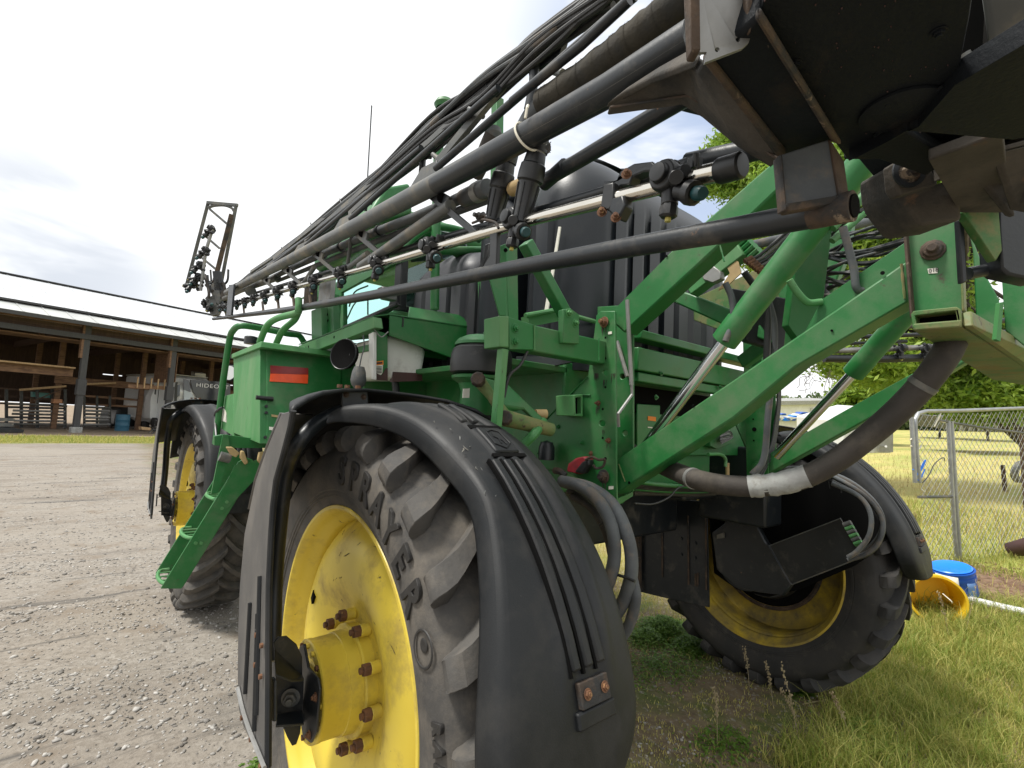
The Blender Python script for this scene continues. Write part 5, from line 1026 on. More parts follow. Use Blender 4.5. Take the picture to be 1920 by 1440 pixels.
Z('lower_frame_plate', ZF-.02, [(1592,302),(1660,268),(1722,238),(1790,160),(1960,60),(1960,250),(1900,262),(1700,245),(1640,280)], .03, GRIME, par=SPR)
MB().prism([at(1780,255,D=.86), at(1870,240,D=.84), at(1905,405,D=.90), at(1896,402,D=.90)], FW*.012).build('triangular_web', DST, SPR, bev=.003)
qo = [at(1866,228,D=.80), at(1960,205,D=.78), at(1960,262,D=.78), at(1870,284,D=.80)]; qi = [at(1871,234,D=.80), at(1959,214,D=.78), at(1959,252,D=.78), at(1875,275,D=.80)]
MB().prism(qo, FW*.12, [qi]).build('open_box_tube', DST, SPR, bev=.002); MB().prism([p+FW*.10 for p in qi], FW*.004).build('dark_hole', HOLE, SPR)
MB().prism([at(1872,286,D=.80), at(1960,264,D=.78), at(1960,400,D=.86), at(1905,390,D=.88)], FW*.012).build('box_tube_under', DST, SPR, bev=.003)
MB().prism([at(1822,-40,D=.80), at(1850,-40,D=.80), at(1842,90,D=.84), at(1800,110,D=.84)], FW*.02).build('dark_web', HOLE, SPR)
MB().prism([at(1848,-40,D=.76), at(1960,-40,D=.74), at(1960,100,D=.80), at(1868,104,D=.82)], FW*.012).build('light_side_plate', STEELG, SPR, bev=.004)
MB().tube(spl([at(1796,108,D=.80), at(1815,135,D=.80), at(1860,138,D=.80), at(1960,118,D=.78)], 5), .016, 12).build('round_lip', STEELG, SPR)
MB().tube([at(1825,-20,D=.86), at(1842,60,D=.88), at(1852,110,D=.9)], .012, 8).build('hydraulic_hose', HOSEB, SPR)
# mud speckle under the frame: little dried splashes
m = MB()
for i in range(45):
    x = random.uniform(1430, 1790); y = random.uniform(0, 250)
    if y > 30+(x-1420)*1.5: continue
    p = at(x, y, Z=ZF-.0005); r = random.choice((.0005, .0008, .0011)); m.cyl(p, p-V((0, 0, .0015)), r, 6, r*.5)
q = m.build('mud_splash', MAROON, IF, fix=False); q['kind'] = 'stuff'
# ---- hoses between the machine and the boom (right of the lift arms)
for k in range(22):
    a = random.uniform(0, 1); y0 = 428+k*5.2; y1 = 395+k*7.5+random.uniform(-14, 14); sag = random.uniform(6, 34)
    pts = [at(1560-random.uniform(0, 60), y0+random.uniform(-10, 50), D=2.1), at(1600+random.uniform(-12, 12), (y0*.6+y1*.4)+sag*.9-6, D=1.95+random.uniform(-.1, .15)), at(1645, (y0*.4+y1*.6)+sag*.7-random.uniform(0, 12), D=1.8), at(1706, y1*.6+450*.4, D=1.65)]
    MB().tube(spl(pts, 6), random.choice((.006, .007, .009)), 8).build('control_cable', (HOSEB, HOSEB, HOSE, STEEL)[k % 4], SPR)
tp('green_hose', [(1560,428),(1575,412),(1600,388),(1640,345),(1680,300)], .016, GREENL, D=1.7); tp('green_hose', [(1560,452),(1620,400),(1660,362),(1690,322)], .012, GREENL, D=1.75)
for k in range(3): tp('control_cable', [(1590+k*10,370+k*14),(1650,345+k*16),(1692,332+k*14)], .008, HOSEB, D=1.75)
tp('grey_hose', [(1580,425),(1600,500),(1606,540),(1622,545)], .012, HOSE, D=1.62); tp('grey_hose', [(1400,462),(1480,445),(1590,425),(1690,398)], .022, HOSE, D=2.3)
for k in range(8):
    tp('metal_line', [(1398+k*5,488+k*4),(1425+k*5,478+k*4.5),(1478+k*3,432+k*5.5),(1520,400+k*6)], .0065, (HOSEB, STEELG)[k % 2], D=1.95, n=4); tp('rusty_fitting', [(1396+k*5,490+k*4),(1410+k*5,483+k*4.5)], .010, NUT, D=1.94, n=0)
tp('hydraulic_hose', [(1440,560),(1452,610),(1450,680),(1440,780),(1432,860),(1410,890)], .014, HOSE, D=2.2); tp('hydraulic_hose', [(1395,510),(1410,530),(1432,560),(1440,600),(1436,700)], .014, HOSEB, D=2.1)
tp('hydraulic_hose', [(1360,530),(1372,560),(1374,600),(1360,640)], .012, HOSE, D=1.95); tp('green_line', [(1480,525),(1495,548),(1515,567),(1540,566)], .012, GREENL, D=1.7)
tp('frame_upright', [(1541,512),(1545,560),(1547,600)], .022, STEEL, D=2.2, n=0)
MB().prism([at(1508,380,D=1.95), at(1562,420,D=1.95), at(1540,600,D=2.0), at(1500,640,D=2.0), at(1478,610,D=2.0)], FW*.05).build('tower_plate', GREEN, SPR, bev=.004)
MB().prism([at(1372,540,D=2.2), at(1480,560,D=2.2), at(1470,660,D=2.2), at(1400,640,D=2.2)], FW*.05).build('dark_valve_box', STEEL, SPR, bev=.005)
# right-hand folded boom seen beyond
for a, r, mt_, d in (([(1535,620),(1700,612),(1900,600)], .02, STEEL, 3.6), ([(1560,658),(1640,655),(1760,650)], .02, ALU, 3.6), ([(1545,672),(1650,673),(1760,670)], .028, STEEL, 3.6), ([(1590,632),(1900,622)], .016, STEEL, 3.7), ([(1570,645),(1700,640)], .012, STEEL, 3.7)): tp('right_boom_tube', a, r, mt_, D=d, n=0)
for px in (1632, 1688, 1735):
    n_ = copytree(NZ); n_.parent = SPR; n_.location = at(px, 655, D=3.55)-ORI[SPR.name]; n_.rotation_euler = (0, 0, 2.6)
MB().prism([at(1380,795,D=3.2), at(1400,780,D=3.2), at(1420,800,D=3.2), at(1400,840,D=3.2)], FW*.02).build('far_bracket', GREEN, SPR)
# ================================================================== GROUND
def tri_noise(x, y, s, seed=0):
    r = np.zeros_like(x)
    for k in range(5):
        a = seed*1.7+k*1.3; f = s*(1.9**k); r += np.sin(x*f*math.cos(a)+y*f*math.sin(a)+k*2.1+seed)*np.cos(y*f*math.cos(a*1.3+1)-x*f*math.sin(a*.7)+seed*3)/(1.6**k)
    return r/2.2
def bump_h(x, y):
    near = np.exp(-((x-0)**2+(y-0)**2)/400)
    g = .012*tri_noise(x, y, 2.1, 1)+.006*tri_noise(x, y, 7.0, 2)
    rut = .020*np.sin((x*.35+y*.94)*4.1+tri_noise(x, y, .8, 5)*1.8)*(x < -.4)*(y < 7)*(y > -1.5)
    return (g+rut*.7)*near
def gh(x, y): return gz(x, y)+bump_h(np.asarray(x, float), np.asarray(y, float))
def axis(a, b, fine0, fine1, st, far):
    r = list(np.arange(fine0, fine1+1e-6, st)); s = st; p = fine1
    while p < b: s *= 1.12; p += s; r.append(min(p, b))
    s = st; p = fine0
    while p > a: s *= 1.12; p -= s; r.insert(0, max(p, a))
    return np.array(r)
ax_ = axis(-400, 900, -5, 9, .07, 1); ay_ = axis(-400, 900, -4, 11, .07, 1)
gx, gy = np.meshgrid(ax_, ay_); zz = gh(gx, gy); vs = np.stack([gx.ravel(), gy.ravel(), zz.ravel()], 1)
nx, ny = len(ax_), len(ay_); i, j = np.meshgrid(np.arange(nx-1), np.arange(ny-1)); a = (j*nx+i).ravel(); fc = np.stack([a, a+1, a+1+nx, a+nx], 1)
# ground material: gravel yard, weedy patch beside it, dry field beyond
gm = bpy.data.materials.new('ground_soil_and_gravel'); gm.use_nodes = True; n = gm.node_tree.nodes; l = gm.node_tree.links; b = n['Principled BSDF']; b.inputs['Roughness'].default_value = .95; b.inputs['Specular IOR Level'].default_value = .2
g_ = n.new('ShaderNodeNewGeometry'); P_ = g_.outputs['Position']
def gn(s, lo, hi, det=8, r=.65, st=None):
    x = n.new('ShaderNodeTexNoise'); x.inputs['Scale'].default_value = s; x.inputs['Detail'].default_value = det; x.inputs['Roughness'].default_value = r
    if st: mp_ = n.new('ShaderNodeMapping'); mp_.inputs['Scale'].default_value = st; mp_.inputs['Rotation'].default_value = (0, 0, .35); l.new(P_, mp_.inputs[0]); l.new(mp_.outputs[0], x.inputs[0])
    else: l.new(P_, x.inputs[0])
    q = n.new('ShaderNodeMapRange'); q.inputs[1].default_value = lo; q.inputs[2].default_value = hi; l.new(x.outputs[0], q.inputs[0]); return q.outputs[0]
def gmix(f, A, B_):
    x = n.new('ShaderNodeMix'); x.data_type = 'RGBA'; l.new(f, x.inputs[0])
    for i_, y_ in ((6, A), (7, B_)):
        if isinstance(y_, tuple): x.inputs[i_].default_value = (*y_, 1)
        else: l.new(y_, x.inputs[i_])
    return x.outputs[2]
vo = n.new('ShaderNodeTexVoronoi'); vo.inputs['Scale'].default_value = 38; l.new(P_, vo.inputs[0]); sv = n.new('ShaderNodeSeparateColor'); l.new(vo.outputs['Color'], sv.inputs[0])
grav = gmix(sv.outputs[0], (.175, .155, .13), (.335, .31, .275)); grav = gmix(gn(1.1, .35, .65, st=(.5, 1.8, 1)), grav, (.25, .22, .185)); grav = gmix(gn(30, .50, .75), grav, (.12, .105, .09)); grav = gmix(gn(.5, .45, .7), grav, (.28, .255, .22)); grav = gmix(gn(.9, .50, .78, st=(.35, 1.9, 1)), grav, (.16, .135, .11)); grav = gmix(gn(1.3, .57, .66, st=(.3, 3.2, 1)), grav, (.10, .093, .085)); grav = gmix(gn(2.0, .55, .68), grav, (.19, .155, .12))
soil = gmix(gn(9, .35, .65), (.12, .09, .058), (.21, .165, .10)); soil = gmix(gn(2.2, .48, .62), soil, (.10, .12, .035)); soil = gmix(gn(24, .56, .66), soil, (.27, .25, .22))
field = gmix(gn(.45, .38, .62, st=(.4, 1.6, 1)), (.46, .39, .14), (.28, .31, .08)); field = gmix(gn(3, .5, .75), field, (.42, .36, .17))
sx = n.new('ShaderNodeSeparateXYZ'); l.new(P_, sx.inputs[0])
def mask(fx, lo, hi, amp=.5, ns_=1.3):
    w_ = n.new('ShaderNodeTexNoise'); w_.inputs['Scale'].default_value = ns_; w_.inputs['Detail'].default_value = 7; l.new(P_, w_.inputs[0])
    a_ = n.new('ShaderNodeMath'); a_.operation = 'MULTIPLY_ADD'; a_.inputs[1].default_value = amp; l.new(w_.outputs[0], a_.inputs[0]); l.new(fx, a_.inputs[2])
    r_ = n.new('ShaderNodeMapRange'); r_.interpolation_type = 'SMOOTHSTEP'; r_.inputs[1].default_value = lo; r_.inputs[2].default_value = hi; l.new(a_.outputs[0], r_.inputs[0]); return r_.outputs[0]
def lin(ax, ay, c):
    m1 = n.new('ShaderNodeMath'); m1.operation = 'MULTIPLY_ADD'; m1.inputs[1].default_value = ax; m1.inputs[2].default_value = c; l.new(sx.outputs[0], m1.inputs[0])
    m2 = n.new('ShaderNodeMath'); m2.operation = 'MULTIPLY_ADD'; m2.inputs[1].default_value = ay; l.new(sx.outputs[1], m2.inputs[0]); l.new(m1.outputs[0], m2.inputs[2]); return m2.outputs[0]
col = gmix(mask(lin(1, .0, 0), .9, 1.9, 1.4, 1.0), grav, soil)
col = gmix(mask(lin(1, 0, 0), 4.6, 6.5, 1.5), col, field)
E1 = atg(5, 832); E2 = atg(300, 832); dn = V((E2.y-E1.y, -(E2.x-E1.x), 0)).normalized(); dn = dn if dn.y > 0 else -dn
grassy = gmix(gn(3, .4, .6), (.21, .19, .06), (.14, .17, .045)); earth = gmix(gn(1.2, .4, .6), (.20, .155, .11), (.27, .21, .15))
col = gmix(mask(lin(dn.x, dn.y, -dn.dot(E1)), .0, .7, .5, .8), col, grassy); col = gmix(mask(lin(dn.x, dn.y, -dn.dot(E1)), 5.0, 6.4, .8, .8), col, earth)
l.new(col, b.inputs['Base Color'])
bn = n.new('ShaderNodeTexNoise'); bn.inputs['Scale'].default_value = 60; bn.inputs['Detail'].default_value = 6; l.new(P_, bn.inputs[0]); bp = n.new('ShaderNodeBump'); bp.inputs['Strength'].default_value = .5; bp.inputs['Distance'].default_value = .012; l.new(bn.outputs[0], bp.inputs['Height']); l.new(bp.outputs[0], b.inputs['Normal'])
GR = numesh('ground', vs, fc, gm, kind='structure', smooth=True)

# ------------------------------------------------------------------ gravel stones
def scatter_view(nn, px0, px1, py0, py1):       # ground points spread evenly in the part of the yard the camera sees
    out = []
    while len(out) < nn:
        out.append(0)
    return out
def ground_poly_points(nn, xlim, ylim, dens):
    x = rng.uniform(*xlim, nn*3); y = rng.uniform(*ylim, nn*3); k = rng.random(nn*3) < dens(x, y); return x[k][:nn], y[k][:nn]
tt = (1+5**.5)/2; ico = np.array([(-1,tt,0),(1,tt,0),(-1,-tt,0),(1,-tt,0),(0,-1,tt),(0,1,tt),(0,-1,-tt),(0,1,-tt),(tt,0,-1),(tt,0,1),(-tt,0,-1),(-tt,0,1)], float)/1.9
icf = np.array([(0,11,5),(0,5,1),(0,1,7),(0,7,10),(0,10,11),(1,5,9),(5,11,4),(11,10,2),(10,7,6),(7,1,8),(3,9,4),(3,4,2),(3,2,6),(3,6,8),(3,8,9),(4,9,5),(2,4,11),(6,2,10),(8,6,7),(9,8,1)])
def stones(name, x, y, r, mat):
    m_ = len(x); v = ico[None]*(1+rng.uniform(-.28, .28, (m_, 12, 1))); sc = np.stack([r*rng.uniform(.8, 1.5, m_), r*rng.uniform(.6, 1.0, m_), r*rng.uniform(.35, .7, m_)], 1)
    v = v*sc[:, None]; a = rng.uniform(0, 6.28, m_); c, s = np.cos(a)[:, None], np.sin(a)[:, None]; X = v[..., 0]*c-v[..., 1]*s; Y = v[..., 0]*s+v[..., 1]*c
    z = gh(x, y)+r*.12; v = np.stack([X+x[:, None], Y+y[:, None], v[..., 2]+z[:, None]], 2)
    f = (icf[None]+(np.arange(m_)*12)[:, None, None]).reshape(-1, 3); t = np.repeat(rng.random(m_), 12)
    return numesh(name, v.reshape(-1, 3), f, mat, t)
STN = M('gravel_stone', (.12, .108, .094), (.43, .41, .38), rough=.85, attr='tone')
near = lambda x, y: np.exp(-np.hypot(x+1.0, y-1.2)/3.4)
x, y = ground_poly_points(48000, (-6, 1.5), (-1.6, 9), lambda x, y: near(x, y)*(.35+.65*(np.sin((x*.35+y*.94)*4.1+tri_noise(x, y, .8, 5)*1.8) > -.2)))
stones('gravel_stones', x, y, np.minimum(rng.gamma(1.5, .0032, len(x))+.002, .026), STN)
x, y = ground_poly_points(8000, (-9, 3.0), (1, 14), lambda x, y: np.ones_like(x)*.8); stones('gravel_stones', x, y, np.minimum(rng.gamma(2.2, .003, len(x))+.004, .022), STN)
x, y = ground_poly_points(2500, (1.0, 4.2), (-1.7, 3.0), lambda x, y: (tri_noise(x, y, 1.6, 9) > -.1)*1.); stones('gravel_stones', x, y, np.minimum(rng.gamma(2, .0024, len(x))+.003, .012), STN)

# ------------------------------------------------------------------ grass
def blades(name, x, y, h, w_, mat, lean=.35, tone=None):
    m_ = len(x); a = rng.uniform(0, 6.28, m_); d = rng.uniform(0, 6.28, m_); L_ = h*rng.uniform(.2, 1, m_)*lean*2
    z = gh(x, y)-.004; dx, dy = np.cos(a)*w_/2, np.sin(a)*w_/2; lx, ly = np.cos(d)*L_, np.sin(d)*L_
    v = np.zeros((m_, 5, 3))
    v[:, 0] = np.stack([x-dx, y-dy, z], 1); v[:, 1] = np.stack([x+dx, y+dy, z], 1)
    v[:, 2] = np.stack([x-dx*.8+lx*.35, y-dy*.8+ly*.35, z+h*.6], 1); v[:, 3] = np.stack([x+dx*.8+lx*.35, y+dy*.8+ly*.35, z+h*.6], 1); v[:, 4] = np.stack([x+lx, y+ly, z+h*(1-.25*lean)], 1)
    f = np.array([(0,1,3),(0,3,2),(2,3,4)]); f = (f[None]+(np.arange(m_)*5)[:, None, None]).reshape(-1, 3)
    t = np.repeat(np.clip(rng.random(m_)*.7+(0 if tone is None else tone), 0, 1), 5); return numesh(name, v.reshape(-1, 3), f, mat, t)
GRS = M('field_grass', (.19, .27, .032), (.70, .60, .20), rough=.6, attr='tone', sub=.4)
GRG = M('green_weeds', (.09, .20, .022), (.18, .30, .04), rough=.55, attr='tone', sub=.4)
GRD = M('dry_grass', (.20, .15, .06), (.52, .42, .19), rough=.7, attr='tone', sub=.3)
x, y = ground_poly_points(70000, (1.2, 9.5), (-2.2, 4.5), lambda x, y: np.clip(.18+.5*sst(2.6, 4.8, x+.5*np.maximum(-y-.4, 0)*1.2)+.35*(tri_noise(x, y, 1.8, 3) > .15), 0, 1)*np.exp(-np.maximum(np.hypot(x+.7, y+1.8)-4, 0)/3.5)*(1-.8*((x-6.6)**2+(y+.7)**2/.7 < 1.1)))
hh = rng.gamma(5, .009, len(x))*(.35+.95*sst(2.8, 4.6, x+.5*np.maximum(-y-.4, 0)))+.008; blades('short_grass', x, y, hh, .0035+.002*rng.random(len(x)), GRS, tone=.35*tri_noise(x, y, 1.2, 4)+.28)
x, y = ground_poly_points(40000, (1.0, 6.5), (-2.0, 2.6), lambda x, y: (tri_noise(x, y, 2.3, 8) > .0)*1.*np.exp(-np.maximum(np.hypot(x+.7, y+1.8)-2, 0)/2.5)); blades('dry_thatch', x, y, rng.gamma(4, .007, len(x))+.006, .003, GRD, lean=.9)
# taller tufts bottom right
tx = rng.uniform(2.4, 6.4, 1300); ty = rng.uniform(-2.2, -.5, 1300); k = (tx > 3.2-1.2*(ty+2.0)) | (rng.random(1300) < .07); tx, ty = tx[k], ty[k]
x = np.repeat(tx, 40)+rng.normal(0, .05, len(tx)*40); y = np.repeat(ty, 40)+rng.normal(0, .05, len(tx)*40); blades('grass_tufts', x, y, rng.gamma(6, .017, len(x))*np.repeat(rng.uniform(.5, 1.3, len(tx)), 40), .0045, GRS, lean=.55, tone=np.repeat(rng.uniform(-.3, .2, len(tx)), 40))
# broadleaf weeds by the tyre
def weeds(name, cx, cy, sp, nn, h):
    x = rng.normal(cx, sp, nn); y = rng.normal(cy, sp*.7, nn); m_ = nn; r = rng.uniform(.008, .02, m_); a = rng.uniform(0, 6.28, m_); t = rng.uniform(-.5, .5, m_); z = gh(x, y)+rng.random(m_)**1.5*h*np.exp(-((x-cx)**2+(y-cy)**2)/(2*sp*sp))
    v = np.zeros((m_, 4, 3)); ca, sa = np.cos(a), np.sin(a)
    for i_, (p, q) in enumerate(((-1, 0), (0, -.45), (1, 0), (0, .45))): v[:, i_] = np.stack([x+r*(p*ca-q*sa), y+r*(p*sa+q*ca), z+r*(p*t+abs(q)*.5)], 1)
    f = np.array([(0,1,2,3)]); f = (f[None]+(np.arange(m_)*4)[:, None, None]).reshape(-1, 4); return numesh(name, v.reshape(-1, 3), f, GRG, np.repeat(rng.random(m_), 4))
for a, b, sp, nn, h in ((1245,1185,.16,5000,.13),(1300,1215,.12,2600,.10),(1215,1200,.10,1500,.10),(1500,1300,.05,500,.12),(1230,1250,.2,1200,.05),(1700,1060,.2,1500,.12),(1360,1400,.12,500,.06),(1620,1380,.15,700,.07),(505,1432,.06,200,.04)):
    p = atg(a, b); weeds('green_weeds', p.x, p.y, sp, nn, h)
# seed stalks
def stalk(pts, mat=GRD): return MB().tube(spl(pts, 4), .0022, 5)
SD = M('seed_stalk', (.24, .18, .10), (.36, .30, .18), rough=.8)
stl = MB()
for (bx_, by_, tx_, ty_) in ((1500,1400,1465,1245),(1512,1390,1462,1290),(1572,1310,1530,1235),(1570,1300,1555,1250),(1405,1290,1395,1215),(1345,1400,1340,1290),(1600,1400,1560,1300),(1810,1190,1840,1060),(1780,1200,1760,1110),(1640,1150,1620,1100),(1450,1330,1436,1240)):
    g = atg(bx_, by_); d = (g-CAM).dot(FW); t_ = at(tx_, ty_, D=d*1.0); P = spl([g, (g+t_)/2+V((.01, 0, .01)), t_], 6); stl.tube(P, [.0022-.0012*i_/len(P) for i_ in range(len(P))], 5)
    for i_ in range(46):
        q = P[int(len(P)*.45+random.random()*len(P)*.54)]+V([random.uniform(-.012, .012) for _ in range(3)]); stl.obox(q, (.0028, 0, .001), (0, .0022, 0), (0, 0, .0035))
stl.build('seed_stalks', SD, fix=False, kind='stuff')
MB().tube(spl([atg(1505,1325)+V((0, 0, .01)), atg(1550,1318)+V((0, 0, .02)), atg(1600,1312)+V((0, 0, .01))], 4), .004, 6).build('dry_stick', SD, kind='stuff')
# rough grass on the verge before the shed
x0 = rng.uniform(-16, 8, 40000); off = rng.uniform(.2, 5.2, 40000); bx0 = E1.x+(E2.x-E1.x)*((x0+16)/24)*2-4; tdir = (E2-E1).normalized(); s_ = rng.uniform(-8, 22, 40000)
x = E1.x+tdir.x*s_+dn.x*off; y = E1.y+tdir.y*s_+dn.y*off; k = rng.random(len(x)) < .75; blades('verge_grass', x[k], y[k], rng.gamma(4, .018, k.sum()), .02, GRS, tone=.1)
# far meadow beyond the fence
s_ = 46000; x = rng.uniform(9.5, 40, s_); y = rng.uniform(-6, 24, s_); k = rng.random(s_) < np.exp(-(x-9.5)/14); blades('meadow_grass', x[k], y[k], rng.gamma(5, .035, k.sum()), .012, GRD, tone=.3)
x = rng.uniform(7.5, 14, 26000); y = rng.uniform(-3, 6, 26000); blades('meadow_grass', x, y, rng.gamma(5, .02, 26000), .008, GRS, tone=.0)

# ================================================================== THE SHED
G1, G2 = atg(141, 811), atg(309, 813)
fdir = V((G2.x-G1.x, G2.y-G1.y, 0)).normalized(); fn = V((fdir.y, -fdir.x, 0)); fn = fn if fn.y > 0 else -fn    # fn points into the shed
def F(px, py, off=0.): return at(px, py, PL=(G1+fn*off, fn))
gz0 = G1.z
e1, e2 = F(0, 577), F(430, 634)
sdir = V((e2.x-e1.x, e2.y-e1.y, 0)).normalized()
SH_ = thing('pole_shed', 'long open-fronted timber pole shed with a white ribbed metal roof beyond the gravel yard', 'shed', (G1.x, G1.y, gz0))
ez = (e1.z+e2.z)/2; bay = (G2-G1).length; DEP = 14.0
def W(s, o, z): return V((G1.x, G1.y, 0))+fdir*s+fn*o+V((0, 0, z))
s0, s1 = -3.2*bay, 5.2*bay
HE = ez-gz0; 
print('shed', G1, G2, bay, HE, (G1-CAM).length)
hb1 = F(141, 629).z; eaveo = -1.0
# posts
for k in range(-3, 6):
    m = MB(); c = W(k*bay, 0, 0); z1 = F(165, 602).z
    m.beam(W(k*bay, 0, gz0), W(k*bay, 0, z1), .26, .26, fn); p_ = m.build('post', WOODP, SH_, bev=.01)
    MB().beam(W(k*bay, -.02, gz0-.05), W(k*bay, -.02, gz0+.28), .45, .40, fn).build('concrete_footing', STN if 0 else TAPE, SH_, bev=.03)
    MB().beam(W(k*bay, 0, gz0+1.9), W(k*bay, -.0, gz0+2.7), .36, .34, fn).build('post_sleeve', WOODP, SH_, bev=.01)
    for o in (4.5, 9.0): MB().beam(W(k*bay+.2, o, gz0), W(k*bay+.2, o, z1), .24, .24, fn).build('inner_post', WOOD, SH_, bev=.01)
    MB().beam(W(k*bay-.16, .02, hb1-1.1), W(k*bay-.16, .02, z1-.05), .10, .3, fn).build('pine_cheek', WOOD, SH_)
# horizontal headers and soffit boards
MB().beam(W(s0, -.16, hb1), W(s1, -.16, hb1), .10, .26).build('header_rail', WOODP, SH_, bev=.01)
zt = F(165, 602).z
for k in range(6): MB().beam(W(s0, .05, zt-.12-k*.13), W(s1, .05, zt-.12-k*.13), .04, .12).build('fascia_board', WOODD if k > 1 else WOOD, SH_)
for k in range(7): MB().beam(W(s0, .25+k*.24, hb1-.22+k*.0), W(s1, .25+k*.24, hb1-.22), .22, .05).build('soffit_board', WOOD, SH_)
zb = F(60, 690).z; MB().beam(W(s0, 1.2, zb), W(0-.1, 1.2, zb), .3, .42).build('shelf_beam', WOODL if 0 else WOOD, SH_); MB().beam(W(s0, .9, zb+.24), W(-.1, .9, zb+.24), .3, .08).build('shelf_board', WOODL, SH_)
MB().beam(W(0, 4.4, zb-.3), W(2.6*bay, 4.4, zb-.3), .2, .4).build('shelf_beam', WOOD, SH_)
# back wall boards with gaps of light
wz = zt; nb = int((s1-s0)/.62)
for k in range(nb):
    a = s0+k*.62; g_ = gz0+random.choice((3.7, 3.75, 3.8)); o_ = .07 if (k % 7) in (1, 2, 4) else .0
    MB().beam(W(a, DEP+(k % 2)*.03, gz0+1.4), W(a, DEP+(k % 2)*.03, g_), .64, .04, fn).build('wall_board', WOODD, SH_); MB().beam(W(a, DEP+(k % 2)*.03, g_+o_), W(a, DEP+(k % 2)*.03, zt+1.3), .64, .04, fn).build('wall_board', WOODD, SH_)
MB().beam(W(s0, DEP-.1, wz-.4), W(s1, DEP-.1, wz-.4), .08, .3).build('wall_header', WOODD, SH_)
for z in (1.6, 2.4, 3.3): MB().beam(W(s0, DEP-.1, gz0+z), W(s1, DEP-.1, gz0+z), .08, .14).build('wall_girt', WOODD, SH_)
for k in (-2, -1, 0, 1, 2, 3, 4):
    for o in (3.0, 6.5, 10): MB().beam(W(k*bay, 0.2, zt-.5), W(k*bay, DEP, zt-.5), .10, .4).build('truss_chord', WOODD, SH_); break
# partition wall right of the second bay
for k in range(10): MB().beam(W(bay+.35, .4+k*.3, hb1-1.9+.0), W(bay+.35, .4+k*.3, hb1-.1), .28, .04, fdir).build('partition_board', WOOD, SH_)
pr_ = MB().beam(W(bay-1.9, .3, gz0+2.55), W(bay-.1, .3, gz0+2.62), .06, .22).build('picket_rail', WOOD, SH_)
for k in range(5): MB().beam(W(bay-1.5+k*.33, .26, gz0+2.5), W(bay-1.5+k*.33, .26, gz0+3.1), .10, .05, fdir).build('picket', WOODL, SH_)
# roof: lower skirt and main slope, panel by panel
r1 = F(0, 561, 0); 
br1 = at(0, 561, PL=(G1+fn*0.3, fn)); zbk = br1.z
ridge_o = 9.0; zr_ = at(0, 512, PL=(G1+fn*ridge_o, fn)).z
zsk = ez; o_e = -.9; zsk = at(0, 577, PL=(G1+fn*o_e, fn)).z; zbk = at(0, 562, PL=(G1+fn*.9, fn)).z
pw = .92; npan = int((s1+3-s0)/pw)
def sheet(a, o0, z0, o1, z1, mat, nm):
    m = MB(); A, B_, C_, D_ = W(a+.006, o0, z0), W(a+pw-.006, o0, z0), W(a+pw-.006, o1, z1), W(a+.006, o1, z1); m.prism([A, B_, C_, D_], (0, 0, -.03))
    for q in (0.02,): m.prism([W(a+pw*q, o0, z0), W(a+pw*q+.05, o0, z0), W(a+pw*q+.05, o1, z1), W(a+pw*q, o1, z1)], (0, 0, .022))
    return m.build(nm, mat, SH_, fix=False, smooth=False)
for k in range(npan):
    sheet(s0+k*pw, o_e, zsk, .9, zbk, ROOFD, 'skirt_panel'); sheet(s0+k*pw, .7, zbk+.10, ridge_o, zr_, ROOF, 'roof_panel'); 
MB().prism([W(s0, ridge_o, zr_), W(s1+3, ridge_o, zr_), W(s1+3, 2*ridge_o-.7, zbk), W(s0, 2*ridge_o-.7, zbk)], (0, 0, -.05)).build('rear_roof', ROOF, SH_)
MB().beam(W(s0, ridge_o, zr_+.04), W(s1+3, ridge_o, zr_+.04), .5, .06).build('ridge_cap', WOODP, SH_); MB().beam(W(s0, .66, zbk+.06), W(s1+3, .66, zbk+.06), .06, .10).build('roof_step_flashing', WOODP, SH_)
MB().beam(W(s0, o_e, zsk-.1), W(s1+3, o_e, zsk-.1), .05, .18).build('eave_fascia', WOODP, SH_)
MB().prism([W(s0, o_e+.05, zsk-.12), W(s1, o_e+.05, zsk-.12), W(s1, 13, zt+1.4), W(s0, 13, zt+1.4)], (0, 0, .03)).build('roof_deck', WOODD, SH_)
# ---- things in the shed
def gnd(s, o): p = W(s, o, 0); return float(gz(p.x, p.y))
def Fo(px, py, off): return at(px, py, PL=(G1+fn*off, fn))
# travel trailer
RV = thing('travel_trailer', 'white travel trailer with dark wraparound front window parked under the shed roof', 'trailer', tuple(W(bay+1.5, 3, gz0)))
RVM = M('trailer_white', (.74, .75, .74), (.66, .67, .66), rough=.35, ns=1); RVT = M('trailer_cream', (.56, .54, .46), rough=.4); RVG = M('trailer_silver', (.46, .52, .56), rough=.3)
o1 = 1.6
sL = (Fo(324,720,o1)-W(0, o1, 0)).dot(fdir); sR = sL+2.5; oB = 9.0
zt_ = Fo(345,703,o1).z; zb_ = gz0+.55
MB().prism([W(sL, o1+.9, zb_), W(sL, o1+.35, zt_-1.0), W(sL, o1+.9, zt_-.18), W(sL, o1+1.4, zt_), W(sL, oB, zt_), W(sL, oB, zb_)], fdir*2.5).build('trailer_body', RVM, RV, bev=.12, seg=4)
MB().prism([W(sL-.03, o1+1.2, zt_+.02), W(sL-.03, oB, zt_+.02), W(sR+.03, oB, zt_+.02), W(sR+.03, o1+1.2, zt_+.02)], (0, 0, .06)).build('trailer_roof', RVT, RV, bev=.03)
def RF(px, py, d=.0): return Fo(px, py, o1+.30-d)
wf = [(357,712),(420,716),(432,720),(432,757),(415,760),(392,757),(372,748),(362,735)]
fw_ = MB().prism([RF(*p, d=.02) for p in wf], fn*.08).build('front_window', M('trailer_tinted_glass', (.045, .05, .058), rough=.15, spec=.6), RV, bev=.01)
